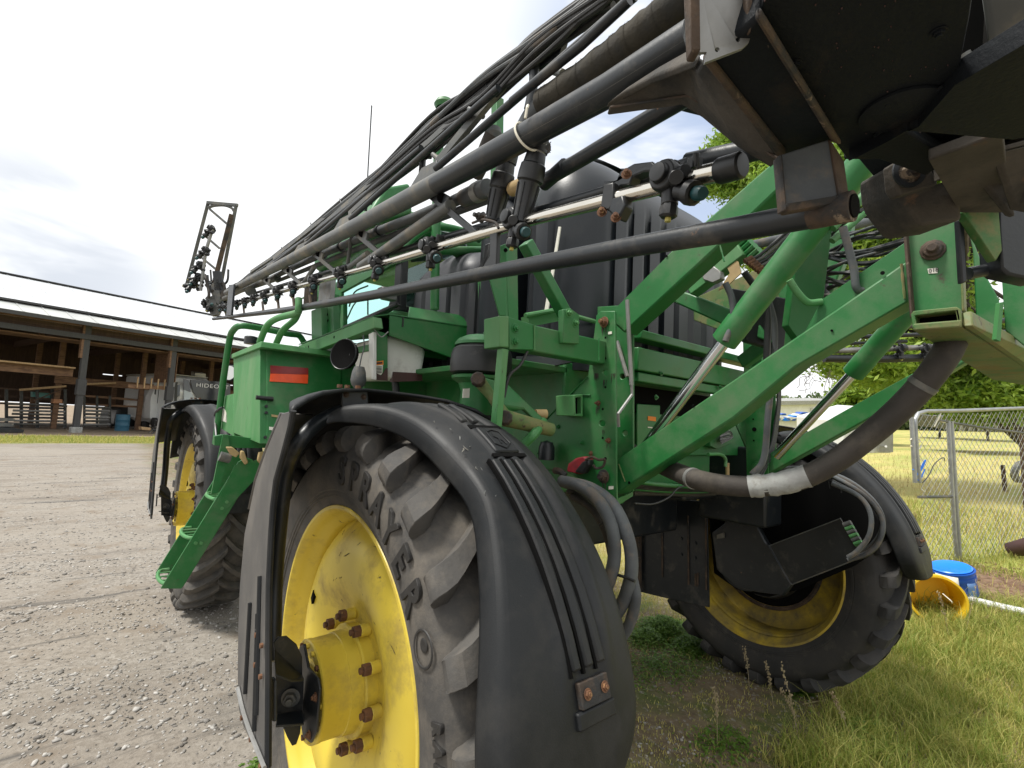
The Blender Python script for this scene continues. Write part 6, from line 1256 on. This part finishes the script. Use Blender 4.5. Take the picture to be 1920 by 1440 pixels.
MB().prism([RF(*p, d=.015) for p in ((345,711),(354,712),(358,735),(345,731))], fn*.06).build('corner_window', M('corner_glass', (.12, .13, .16), rough=.2), RV)
MB().prism([RF(*p, d=.012) for p in ((345,731),(358,736),(366,748),(374,757),(366,758),(345,750))], fn*.06).build('silver_panel', RVG, RV); MB().prism([RF(*p, d=.012) for p in ((343,750),(366,758),(358,775),(342,772))], fn*.06).build('black_panel', BLK, RV)
MB().prism([RF(*p, d=.03) for p in ((368,745),(378,750),(392,753),(402,753),(412,751),(410,755),(392,757),(376,754))], fn*.02).build('chrome_wing', WHTP, RV)
MB().prism([RF(*p, d=.01) for p in ((374,758),(420,762),(420,800),(366,800))], fn*.1).build('lower_mask', BLK, RV)
A = RF(367,725,d=.05); Bq = RF(430,730,d=.05); xd = (Bq-A).normalized(); 
cu = bpy.data.curves.new('t', 'FONT'); cu.body = 'HIDEOUT'; cu.size = .34; cu.space_character = 1.12; cu.extrude = .002; cu.offset = .003; tmp = bpy.data.objects.new('t', cu); me = bpy.data.meshes.new_from_object(tmp); bpy.data.objects.remove(tmp)
w_ = max(v.co.x for v in me.vertices); tl = (RF(421,729,d=.05)-A).length; sc = tl/ w_
up_ = V((0, 0, 1)); nr_ = xd.cross(up_); mm = Matrix((( xd.x, 0, nr_.x, A.x), (xd.y, 0, nr_.y, A.y), (xd.z, 1, nr_.z, A.z), (0, 0, 0, 1)))
hgt = .62*sc*.34; me.transform(mm @ Matrix.Diagonal((sc*1.15, sc*.95, 1, 1))); me.transform(Matrix.Translation(-ORI[RV.name])); me.materials.append(WHTP); o = bpy.data.objects.new('window_lettering', me); COL.objects.link(o); o.parent = RV
# side of the trailer seen left of the post
SX = W(sL-.02, 0, 0)
def RS(px, py): return at(px, py, PL=(W(sL-.03, 0, 0), fdir))
for q, mt_, nm in (([(329,717),(333,716),(332,755),(326,762)], BLK, 'side_door_frame'), ([(333,722),(338,720),(337,742),(332,745)], GLASSD, 'side_window')):
    MB().prism([RF(*p, d=.06) for p in q], fn*.03).build(nm, mt_, RV)
for px, py in ((335,752),(345,790)): MB().tube([RF(px-8,py+10), RF(px,py), RF(px+3,py-10)], .02, 6).build('trailer_tube', WHTP, RV)
for s_ in (sL+.1, sR-.3):
    MB().lathe([(0,0),(0,.2),(.02,.34),(.22,.34),(.24,.2),(.24,0)], W(s_, 5.5, gz0+.34), fdir, 24).build('wheel', RUBD, RV)
    MB().lathe([(0,0),(0,.2),(.02,.34),(.22,.34),(.24,.2),(.24,0)], W(s_, 6.4, gz0+.34), fdir, 24).build('wheel', RUBD, RV)
MB().beam(W(sL+1.25, o1-.6, gz0+.5), W(sL+1.25, o1+1, gz0+.5), .12, .12).build('drawbar', BLK, RV); MB().prism([RF(366,683+16,d=-1.5), RF(386,685+16,d=-1.5), RF(386,693+16,d=-1.5), RF(366,692+16,d=-1.5)], fn*.6+V((0, 0, .1))).build('roof_vent', RVT, RV)
# second pale trailer body further back (left of the post)
C2 = thing('cargo_trailer', 'pale cargo trailer with dark door strips standing behind the shed post', 'trailer', tuple(W(bay-1, 4, gz0)))
MB().prism([Fo(281,783,3.5), Fo(283,745,3.5), Fo(290,730,3.5), Fo(311,727,3.5), Fo(312,800,3.5), Fo(282,785,3.5)], fn*4).build('trailer_body', RVM, C2, bev=.04)
for q in ([(298,728),(301,727),(299,758),(295,756)], [(302,763),(304,762),(302,775),(299,773)], [(291,730),(293,730),(292,740),(290,739)]): MB().prism([Fo(*p, off=3.45) for p in q], fn*.04).build('door_strip', BLK, C2)
MB().lathe([(0,0),(0,.2),(.02,.3),(.2,.3),(.22,.2),(.22,0)], Fo(285,792,3.3), fdir, 20).build('wheel', RUBD, C2)
# drum
p = Fo(229,799,3.0); p.z = gnd(0, 3); rr_ = .34; tag(MB().lathe([(0,0),(0,rr_),(.3,rr_),(.32,rr_+.012),(.34,rr_),(.62,rr_),(.64,rr_+.012),(.66,rr_),(.95,rr_),(.97,rr_-.03),(.97,0)], p, (0, 0, 1), 28).build('plastic_drum', BLUEF), 'faded blue plastic drum standing on the shed floor', 'drum')
# stacks of lumber and pipes
def things_beam(nm, lab, cat, a, b, off, w_, h_, mat, grp=None):
    o = MB().beam(Fo(*a, off=off), Fo(*b, off=off), w_, h_).build(nm, mat, bev=.01); tag(o, lab, cat, grp); return o
things_beam('lumber_plank', 'pale new plank lying slanted above the teal sheet', 'plank', (36,731), (124,724), 4, .12, .12, WOODL)
things_beam('lumber_plank', 'pale new plank sticking out right of the first post', 'plank', (163,720), (217,718), 4, .12, .12, WOODL)
things_beam('lumber_plank', 'thin grey plank leaning in front of the teal sheet', 'plank', (62,752), (118,729), 3.5, .08, .05, WOODD)
o = MB().prism([Fo(*p, off=5) for p in ((61,733),(107,735),(106,750),(61,748))], fn*.4).build('teal_sheet', M('teal_sheet_plastic', (.10, .27, .25), rough=.6), bev=.02); tag(o, 'teal sheet stacked on the rack behind a slanting plank', 'sheet')
rk = thing('pipe_rack', 'dark steel rack holding rows of long pale pipes in the middle bay', 'rack', tuple(W(1.5, 5, gz0)))
for k in range(6):
    MB().cyl(Fo(158,763+k*6.6,4.5), Fo(206,765+k*6.2,4.5), .07, 8).build('pipe', ALU if k % 2 else STEELG, rk)
for px in (158, 182, 206): MB().beam(Fo(px,800,4.7), Fo(px,742,4.7), .1, .1, fn).build('rack_upright', STEEL, rk)
for k in range(2): MB().beam(Fo(155,742+k*16,4.8), Fo(282,752+k*12,4.8), .15, .12).build('rack_shelf', WOOD, rk)
rk2 = thing('pipe_rack', 'dark steel rack of long pipes in the leftmost bay below the teal sheet', 'rack', tuple(W(-3, 5, gz0)))
for k in range(7): MB().cyl(Fo(8+random.uniform(0, 20),757+k*6.3,4.5), Fo(122,760+k*6,4.5), .06, 8).build('pipe', (STEELG, WOODP, ALU)[k % 3], rk2)
for px in (12, 40, 70, 98, 122): MB().beam(Fo(px,802,4.7), Fo(px,730,4.7), .12, .12, fn).build('rack_upright', STEEL, rk2)
for k in range(3): MB().beam(Fo(0,728+k*14,4.9), Fo(125,738+k*12,4.9), .2, .10).build('rack_shelf', WOODD, rk2)
o = MB().prism([Fo(*p, off=4.2) for p in ((101,748),(117,749),(117,756),(100,756))], fn*.5).build('orange_crate', M('orange_wood', (.42, .2, .10), rough=.7)); tag(o, 'small orange crate on the rack right of the teal sheet', 'crate')
# row of machinery shapes: a low dark implement and lumber pile at the left
im = thing('farm_implement', 'low dark steel implement lying on the grass at the left edge', 'implement', tuple(atg(15, 812)))
o_ = -1.2
for q, mt_ in (([(-20,783),(28,785),(28,790),(-20,790)], STEELG), ([(-20,792),(26,794),(26,800),(-20,800)], STEELG), ([(-20,801),(24,802),(46,806),(44,811),(-20,811)], STEEL)): MB().prism([Fo(*p, off=o_) for p in q], fn*.8).build('implement_bar', mt_, im, bev=.02)
for px, w2 in ((125,1), (290,1)):
    pass
o = thing('feed_gate', 'jumble of thin grey gate frames leaning by the right shed post', 'gate', tuple(atg(295, 808)))
for a_, b_, c_, d_ in ((279,812,292,800),(284,814,296,803),(290,796,290,810),(296,792,300,812),(300,795,306,810),(286,806,304,806),(292,788,304,790)): MB().tube([Fo(a_, b_, -.4), Fo(c_, d_, -.1)], .03, 6).build('gate_bar', STEELG if a_ % 2 else WOODP, o)
o = MB().prism([Fo(*p, off=-.6) for p in ((265,800),(283,802),(283,807),(266,806))], fn*.4).build('timber_block', WOODL, bev=.02); tag(o, 'short pale timber block on the ground left of the second shed post', 'timber')
dk = thing('tarped_machine', 'dark machine under a black tarp behind the blue drum', 'machine', tuple(W(2.5, 7, gz0)))
MB().prism([Fo(*p, off=7) for p in ((215,790),(222,764),(250,760),(280,766),(282,800),(215,800))], fn*3).build('tarp_cover', BLK, dk, bev=.2, seg=3)

# ================================================================== RIGHT: fence, buckets
gp = [atg(1798, 1052)]; 
gA = gp[0]; dg = (gA-CAM).dot(FW)
print('gate', gA, dg)
GY = .0
def Gp(px, py, d=0.): return at(px, py, PL=(gA+FW*d, V((.35, 1, 0)).normalized()))
# gate leaf and the kennel panel behind it
gt = thing('chain_link_gate', 'galvanised chain link gate tied with twine to its post beside the right wheel', 'gate', tuple(gA))
def gtube(nm, pts, r, par, mat=GALV, n=0): return MB().tube(spl([Gp(*p) for p in pts], n) if n else [Gp(*p) for p in pts], r, 10).build(nm, mat, par)
gtube('gate_frame', [(1724,905),(1719,850),(1716,800),(1716,786),(1722,775),(1736,771),(1800,770),(2000,762)], .026, gt)
gtube('gate_post', [(1709,782),(1716,905)], .026, gt); gtube('centre_post', [(1778,790),(1790,1000),(1795,1052)], .026, gt); gtube('centre_post', [(1784,790),(1800,1050)], .024, gt); gtube('cross_bar', [(1722,932),(1790,931)], .018, gt, STEELG); gtube('slack_rail', [(1760,788),(1830,800),(1920,812)], .016, gt, STEELG)
mesh = MB(); wr = .0032
P0, P1, P2, P3 = Gp(1722,778), Gp(1990,768), Gp(2000,1160), Gp(1735,1140)
wd = (P1-P0).length; ht = (P3-P0).length; s_ = .105; nw = int(wd/s_); nh = int(ht/s_)
def bil(u, v): return P0*(1-u)*(1-v)+P1*u*(1-v)+P2*u*v+P3*(1-u)*v
lat = []
for i_ in range(-nh, nw+1):
    for sgn in (1, -1):
        pts = []
        for j_ in range(nh+1):
            u = (i_+j_*1.0) if sgn == 1 else (nw-i_-j_)
            u = u/nw; v = j_/nh
            if -0.001 <= u <= 1.001: pts.append(bil(u, v)+V((random.uniform(-.008, .008), 0, random.uniform(-.008, .008))))
        if len(pts) > 1: mesh.tube(pts, wr, 4, caps=False)
q = mesh.build('chain_link_mesh', WIRE, gt, fix=False)
for pts, mt_ in (([(1706,825),(1716,820),(1726,828),(1712,830)], ZIP), ([(1708,836),(1722,842),(1728,836)], ZIP), ([(1712,858),(1728,862)], ZIP), ([(1712,880),(1722,888),(1730,870),(1736,862),(1728,880),(1718,892)], BLUEL), ([(1714,895),(1724,900),(1734,880)], BLUEL), ([(1752,800),(1764,775),(1760,788),(1772,792)], ZIP), ([(1728,918),(1734,922)], ZIP)): gtube('twine', pts, .008, gt, mt_, 3)
gtube('loose_wire', [(1730,905),(1742,890),(1752,870),(1768,858),(1772,865)], .006, gt, HOSE, 4)
# posts in the field
for a_, b_, c_, d_, r_, lab in ((1885,922,1880,872,.05,'short dark wooden stake standing in the meadow behind the gate'), (1925,960,1915,812,.045,'tall brown wooden post at the right edge behind the gate')):
    g0 = atg(a_, b_); D_ = (g0-CAM).dot(FW); o = MB().cyl(g0-V((0, 0, .1)), at(c_, d_, D=D_), r_, 10).build('fence_stake', WOODD, bev=.004); tag(o, lab, 'post')
g0 = atg(1915, 905); o = MB().lathe([(-.09,.22),(-.10,.30),(-.06,.36),(.06,.36),(.10,.30),(.09,.22),(-.09,.22)], g0+V((0, 0, .33)), V((.5, 1, .2)), 28).build('leaning_tyre', STEELG); tag(o, 'grey tyre leaning against the post at the right edge', 'tyre')
# buckets
def bucket(nm, lab, mat, p, ax, r0, r1, h, lidm=None):
    ax = V(ax).normalized(); t = thing(nm, lab, 'bucket', tuple(p))
    MB().lathe([(0,0),(0,r0),(h*.78,r0+(r1-r0)*.78),(h*.78,r1+.012),(h*.80,r1+.014),(h*.88,r1+.012),(h*.88,r1+.004),(h*.97,r1+.004),(h*.97,r1+.014),(h,r1+.014),(h,r1-.004),(h*.5,(r0+r1)/2-.004),(.006,r0-.004),(.006,0)], p, ax, 40).build('bucket_body', mat, t)
    return t
pb = atg(1776, 1142); db = (pb-CAM).dot(FW); print('bucket', pb, db)
rb_ = 35/926*db; hb_ = 82/926*db
up_b = (at(1770,1052,D=db)-at(1785,1150,D=db)).normalized()
pb0 = at(1794,1142,D=db+.25)
bb = bucket('blue_bucket', 'blue bucket upside down with a white label behind the yellow bucket', BLUE, pb0, up_b, rb_*1.12, rb_*.98, hb_)
MB().lathe([(hb_,0),(hb_,rb_*.93),(hb_+.012,rb_*.96),(hb_+.02,rb_*.90),(hb_+.016,rb_*.85),(hb_+.016,0)], pb0, up_b, 32).build('bucket_base', BLUEL, bb)
u_ = up_b.cross(FW).normalized(); v_ = u_.cross(up_b); 
def arcl(a0, a1, z0, z1, r, nm, mat):
    rows = [[pb0+up_b*(z0+(z1-z0)*j/3)+(RT*math.sin(a0+(a1-a0)*i/8)-FW*math.cos(a0+(a1-a0)*i/8))*(r) for j in range(4)] for i in range(9)]; return MB().grid(rows).build(nm, mat, bb, solid=.004)
arcl(-1.4, -.45, hb_*.3, hb_*.92, rb_*1.06, 'paper_label', LAB); arcl(-.1, .4, hb_*.45, hb_*.8, rb_*1.05, 'faint_print', M('pale_blue_print', (.10, .2, .42), rough=.6))
yd = (pb-CAM).dot(FW)*.96; yc = at(1757,1130,D=yd); yc.z = max(yc.z, float(gz(yc.x, yc.y))+.02)
yr = 42/926*yd
byk = bucket('yellow_bucket', 'yellow bucket lying on its side in the grass with its open mouth towards the viewer', YBUC, yc-V((-.28, -.13, -.02)), V((-.88, -.42, .02)), yr*.86, yr, .33)
MB().tube(spl([yc+V((-.05, -.05, yr*.5)), yc+V((-.1, -.12, yr*.3)), yc+V((.02, -.1, yr*.1))], 5), .004, 6).build('wire_handle', ZIP, byk)
for k in range(3): blades('bucket_grass', rng.normal(yc.x-.15, .25, 500), rng.normal(yc.y-.2, .2, 500), rng.gamma(5, .014, 500), .006, GRS, tone=.3)
# bare soil patch, white pipe, brown tub
pts = [atg(1800,1130), atg(1850,1143), atg(1925,1160), atg(1990,1172)]; o = MB().tube(spl([p+V((0, 0, .05)) for p in pts], 4), .035, 10).build('white_pipe', WHTP); tag(o, 'white pipe lying along the foot of the chain link panel', 'pipe')
x = rng.uniform(0, 1, 5000); cc = atg(1862, 1105); xx = rng.normal(cc.x, .55, 6000); yy = rng.normal(cc.y, .35, 6000); stones('bare_soil_clods', xx, yy, rng.gamma(3, .006, 6000)+.006, M('brown_soil_clod', (.13, .075, .045), (.20, .13, .08), rough=.95, attr='tone'))
tb0 = atg(1912, 1050); t_ = thing('brown_tub', 'dark brown rubber tub tipped over with a pale rope round it at the right edge', 'tub', tuple(tb0)); rt_ = 17/926*(tb0-CAM).dot(FW)
MB().lathe([(0,0),(0,rt_*.75),(.3,rt_),(.31,rt_+.02),(.33,rt_+.02),(.33,rt_-.02),(.03,rt_*.7),(.03,0)], tb0+V((.1, .1, rt_*.8)), V((-.3, -.8, .4)), 28).build('tub_shell', MAROON, t_); MB().tube(spl([tb0+V((-.1, -.2, rt_*1.6)), tb0+V((-.14, -.25, rt_)), tb0+V((-.05, -.25, .05))], 4), .02, 8).build('rope', ZIP, t_)

# ================================================================== TREES AND FAR THINGS
LEAF = M('ash_leaf', (.15, .28, .035), (.36, .48, .08), rough=.5, attr='tone', sub=.5)
LEAFD = M('dark_far_leaf', (.07, .12, .04), (.14, .19, .07), rough=.7, attr='tone', sub=.3)
def leafcloud(name, cen, rad_, nn, size, mat, parent, seed=1, shell=.35, clumps=60, droop=0.):
    r2 = np.random.default_rng(seed); cen = np.array(cen); rad_ = np.array(rad_)
    d = r2.normal(size=(clumps, 3)); d /= np.linalg.norm(d, axis=1)[:, None]; cc = cen+d*rad_*(1-shell*r2.random((clumps, 1)))*r2.uniform(.55, 1.05, (clumps, 1))
    k = r2.integers(0, clumps, nn); cr = r2.uniform(.10, .26, clumps)*rad_.mean(); p = cc[k]+r2.normal(size=(nn, 3))*cr[k][:, None]*np.array([.75, .75, .45])
    p[:, 2] -= droop*r2.random(nn)**2
    a = r2.normal(size=(nn, 3)); a /= np.linalg.norm(a, axis=1)[:, None]; b_ = np.cross(a, r2.normal(size=(nn, 3))); b_ /= np.linalg.norm(b_, axis=1)[:, None]; s = size*r2.uniform(.6, 1.3, (nn, 1))
    v = np.stack([p-a*s, p+b_*s*.38, p+a*s, p-b_*s*.38], 1).reshape(-1, 3)-np.array(ORI[parent.name]); f = np.arange(nn*4).reshape(nn, 4)
    o = numesh(name, v, f, mat, np.repeat(r2.random(nn)*.6+r2.random(clumps)[k]*.4, 4), kind=None); o.parent = parent; return o
def tree(label, base, h, cen_list, nn, size, mat, group=None, seed=1, limbs=True, name='leafy_tree', droop=0.):
    t = thing(name, label, 'tree', tuple(base), group); r_ = random.Random(seed); base = V(base)
    m = MB(); top = V(cen_list[0][0]); P = spl([base-V((0, 0, .3)), base+(top-base)*.4+V((r_.uniform(-.3, .3), 0, 0)), top], 5); R = [h*.028*(1-.75*i_/(len(P)-1)) for i_ in range(len(P))]; m.tube(P, R, 10)
    if limbs:
        for c, rr2 in cen_list:
            for _ in range(5):
                s = P[r_.randrange(4, len(P))]; e = V(c)+V([r_.uniform(-.8, .8)*q for q in rr2]); md = (s+e)/2+V((0, 0, .1*h*r_.random())); Q = spl([s, md, e], 4); m.tube(Q, [h*.010*(1-.85*i_/(len(Q)-1))+.01 for i_ in range(len(Q))], 6)
    m.build('trunk', BARK, t)
    for i_, (c, rr2) in enumerate(cen_list): leafcloud('crown', c, rr2, nn//len(cen_list), size, mat, t, seed*10+i_, clumps=58, droop=droop)
    return t
def far(px, py, dist): return at(px, py, D=dist)
b0 = atg(1945, 868)
tD = 13.5
bA = far(2060, 870, tD); bA.z = float(gz(bA.x, bA.y))
tree('big light green ash tree whose boughs hang over the fence and behind the boom', bA, 11, [(tuple(far(1450,440,tD+.5)), (1.7, 1.5, 1.5)), (tuple(far(1590,500,tD)), (2.4, 1.8, 1.5)), (tuple(far(1640,430,tD)), (3.4, 2.4, 1.9)), (tuple(far(1560,330,tD)), (2.6, 2.2, 1.5)), (tuple(far(1900,640,tD-1)), (2.3, 1.8, .9)), (tuple(far(1690,560,tD)), (2.8, 2.0, 1.1)), (tuple(far(1480,360,tD+1)), (1.9, 1.4, 1.2)), (tuple(far(1650,665,tD-.5)), (2.2, 1.4, .45)), (tuple(far(1860,730,tD-1)), (1.7, 1.3, .5)), (tuple(far(1390,290,tD+1)), (1.25, 1.1, 1.2)), (tuple(far(1700,330,tD)), (2.4, 2.0, 1.6))], 190000, .085, LEAF, seed=3, droop=.5)
for k, (px, py, w2, hh2, dd, lab) in enumerate(((1625,740,3.2,2.6,40,'small bushy green tree left of the hose in the far field'), (1850,748,6,2.6,55,'wide dark green tree far beyond the field'), (1760,755,5,2.6,60,'round dark tree on the field edge left of the widest one'))):
    c = far(px, py, dd); g = V((c.x, c.y, float(gz(c.x, c.y)))); c.z = max(c.z, g.z+hh2*.8); tree(lab, g, hh2*2, [(tuple(c), (w2, w2*.7, hh2))], 9000, .28, LEAFD if k else LEAF, seed=20+k, limbs=True)
# tree line on the horizon: one far wood
def wood(name, px0, px1, py, dist, h, mat, seed):
    r2 = np.random.default_rng(seed); nn = 16000; t = r2.random(nn); A, B_ = far(px0, py, dist), far(px1, py, dist); A.z = float(gz(A.x, A.y)); B_.z = float(gz(B_.x, B_.y)); base = np.array(A)[None]*(1-t[:, None])+np.array(B_)[None]*t[:, None]
    H = h*(.6+.4*np.abs(np.sin(t*37+seed))+.25*np.sin(t*91)); p = base+np.stack([r2.normal(0, 2, nn), r2.normal(0, 2, nn), r2.random(nn)**.7*H], 1)
    a = r2.normal(size=(nn, 3)); a /= np.linalg.norm(a, axis=1)[:, None]; b_ = np.cross(a, r2.normal(size=(nn, 3))); b_ /= np.linalg.norm(b_, axis=1)[:, None]; s = .55
    v = np.stack([p-a*s, p+b_*s*.6, p+a*s, p-b_*s*.6], 1).reshape(-1, 3); return numesh(name, v, np.arange(nn*4).reshape(nn, 4), mat, np.repeat(r2.random(nn), 4))
wood('distant_wood', 1380, 1960, 800, 120, 7.5, LEAFD, 4); wood('distant_wood', 420, 760, 780, 110, 4.0, LEAFD, 5)
# bare twiggy branches behind
bt = MB()
for k in range(14):
    s = at(1530+random.uniform(-20, 30), 690+random.uniform(-10, 20), D=12); P = [s]
    for _ in range(5): P.append(P[-1]+V((random.uniform(-.18, .05), random.uniform(-.1, .1), random.uniform(-.16, .03))))
    bt.tube(spl(P, 3), .006, 4)
tw = bt.build('bare_twig', BARK, fix=False); tag(tw, 'thin bare twigs hanging in front of the bright sky left of the thin cylinder', 'branch')
# white buildings and trailer across the field
def slab(nm, lab, cat, a, b, c, d, dist, depth, mat, parts=()):
    t = thing(nm, lab, cat, tuple(far(*c, dist))); MB().prism([far(*p, dist) for p in (a, b, c, d)], FW*depth).build('wall', mat, t, bev=.02); return t
wb = slab('white_building', 'long low white building with a pale roof across the field', 'building', (1455,758), (1600,755), (1600,822), (1455,822), 60, 8, WHTP)
MB().prism([far(1450,752,59.5), far(1602,750,59.5), far(1602,757,59.5), far(1450,760,59.5)], FW*9).build('roof', TAPE, wb); 
for k in range(7):
    MB().prism([far(1520+k*10,765,59.9), far(1526+k*10,765,59.9), far(1526+k*10,790,59.9), far(1520+k*10,790,59.9)], FW*.08).build('door', ROOFD, wb)
tt_ = thing('covered_bales', 'row of white and blue plastic wrapped stacks in front of the long white building', 'bales', tuple(far(1500, 800, 45)))
for k in range(16):
    x_ = 1456+k*6.5+random.uniform(-2, 2); y_ = 776+random.uniform(0, 12); r_ = random.uniform(4, 8)
    MB().prism([far(x_+r_*math.cos(q*1.05)*1.4, y_+r_*.5*math.sin(q*1.05), 45) for q in range(6)], FW*1.0).build('plastic_wrap', (BLUEL, WHTP, BLUE)[k % 3], tt_, bev=.05)
MB().prism([far(1455,783,45.3), far(1570,786,45.3), far(1570,815,45.3), far(1455,815,45.3)], FW*2).build('white_stack', WHTP, tt_)
vt = slab('white_van_body', 'big white box body standing beyond the right rear tyre', 'box body', (1582,790), (1672,765), (1672,850), (1582,850), 9, 1.5, WHTP)
MB().prism([far(1612,795,8.96), far(1619,793,8.96), far(1619,850,8.96), far(1612,850,8.96)], FW*.03).build('edge_strip', ALU, vt); MB().prism([far(1648,820,8.9), far(1675,812,8.9), far(1675,848,8.9), far(1648,848,8.9)], FW*.03).build('grey_plate', ALU, vt, bev=.004)
MB().cyl(far(1661,837,8.88), far(1661,837,8.84), .02, 10).build('plate_bolt', WHTP, vt)
# far shed beyond the gate
fs = slab('grey_shelter', 'low grey shelter with a slanting roof behind the gate', 'shelter', (1800,783), (1990,793), (1990,812), (1812,808), 30, 4, STEELG)
for k in range(12): MB().prism([far(1800+k*16,782+k*.8,29.9), far(1806+k*16,782+k*.8,29.9), far(1806+k*16,808,29.9), far(1801+k*16,807,29.9)], FW*.05).build('wall_slat', ALU, fs)
MB().prism([far(1790,778,29), far(1990,784,29), far(1990,790,31), far(1790,786,31)], (0, 0, .15)).build('roof', WOODP, fs)
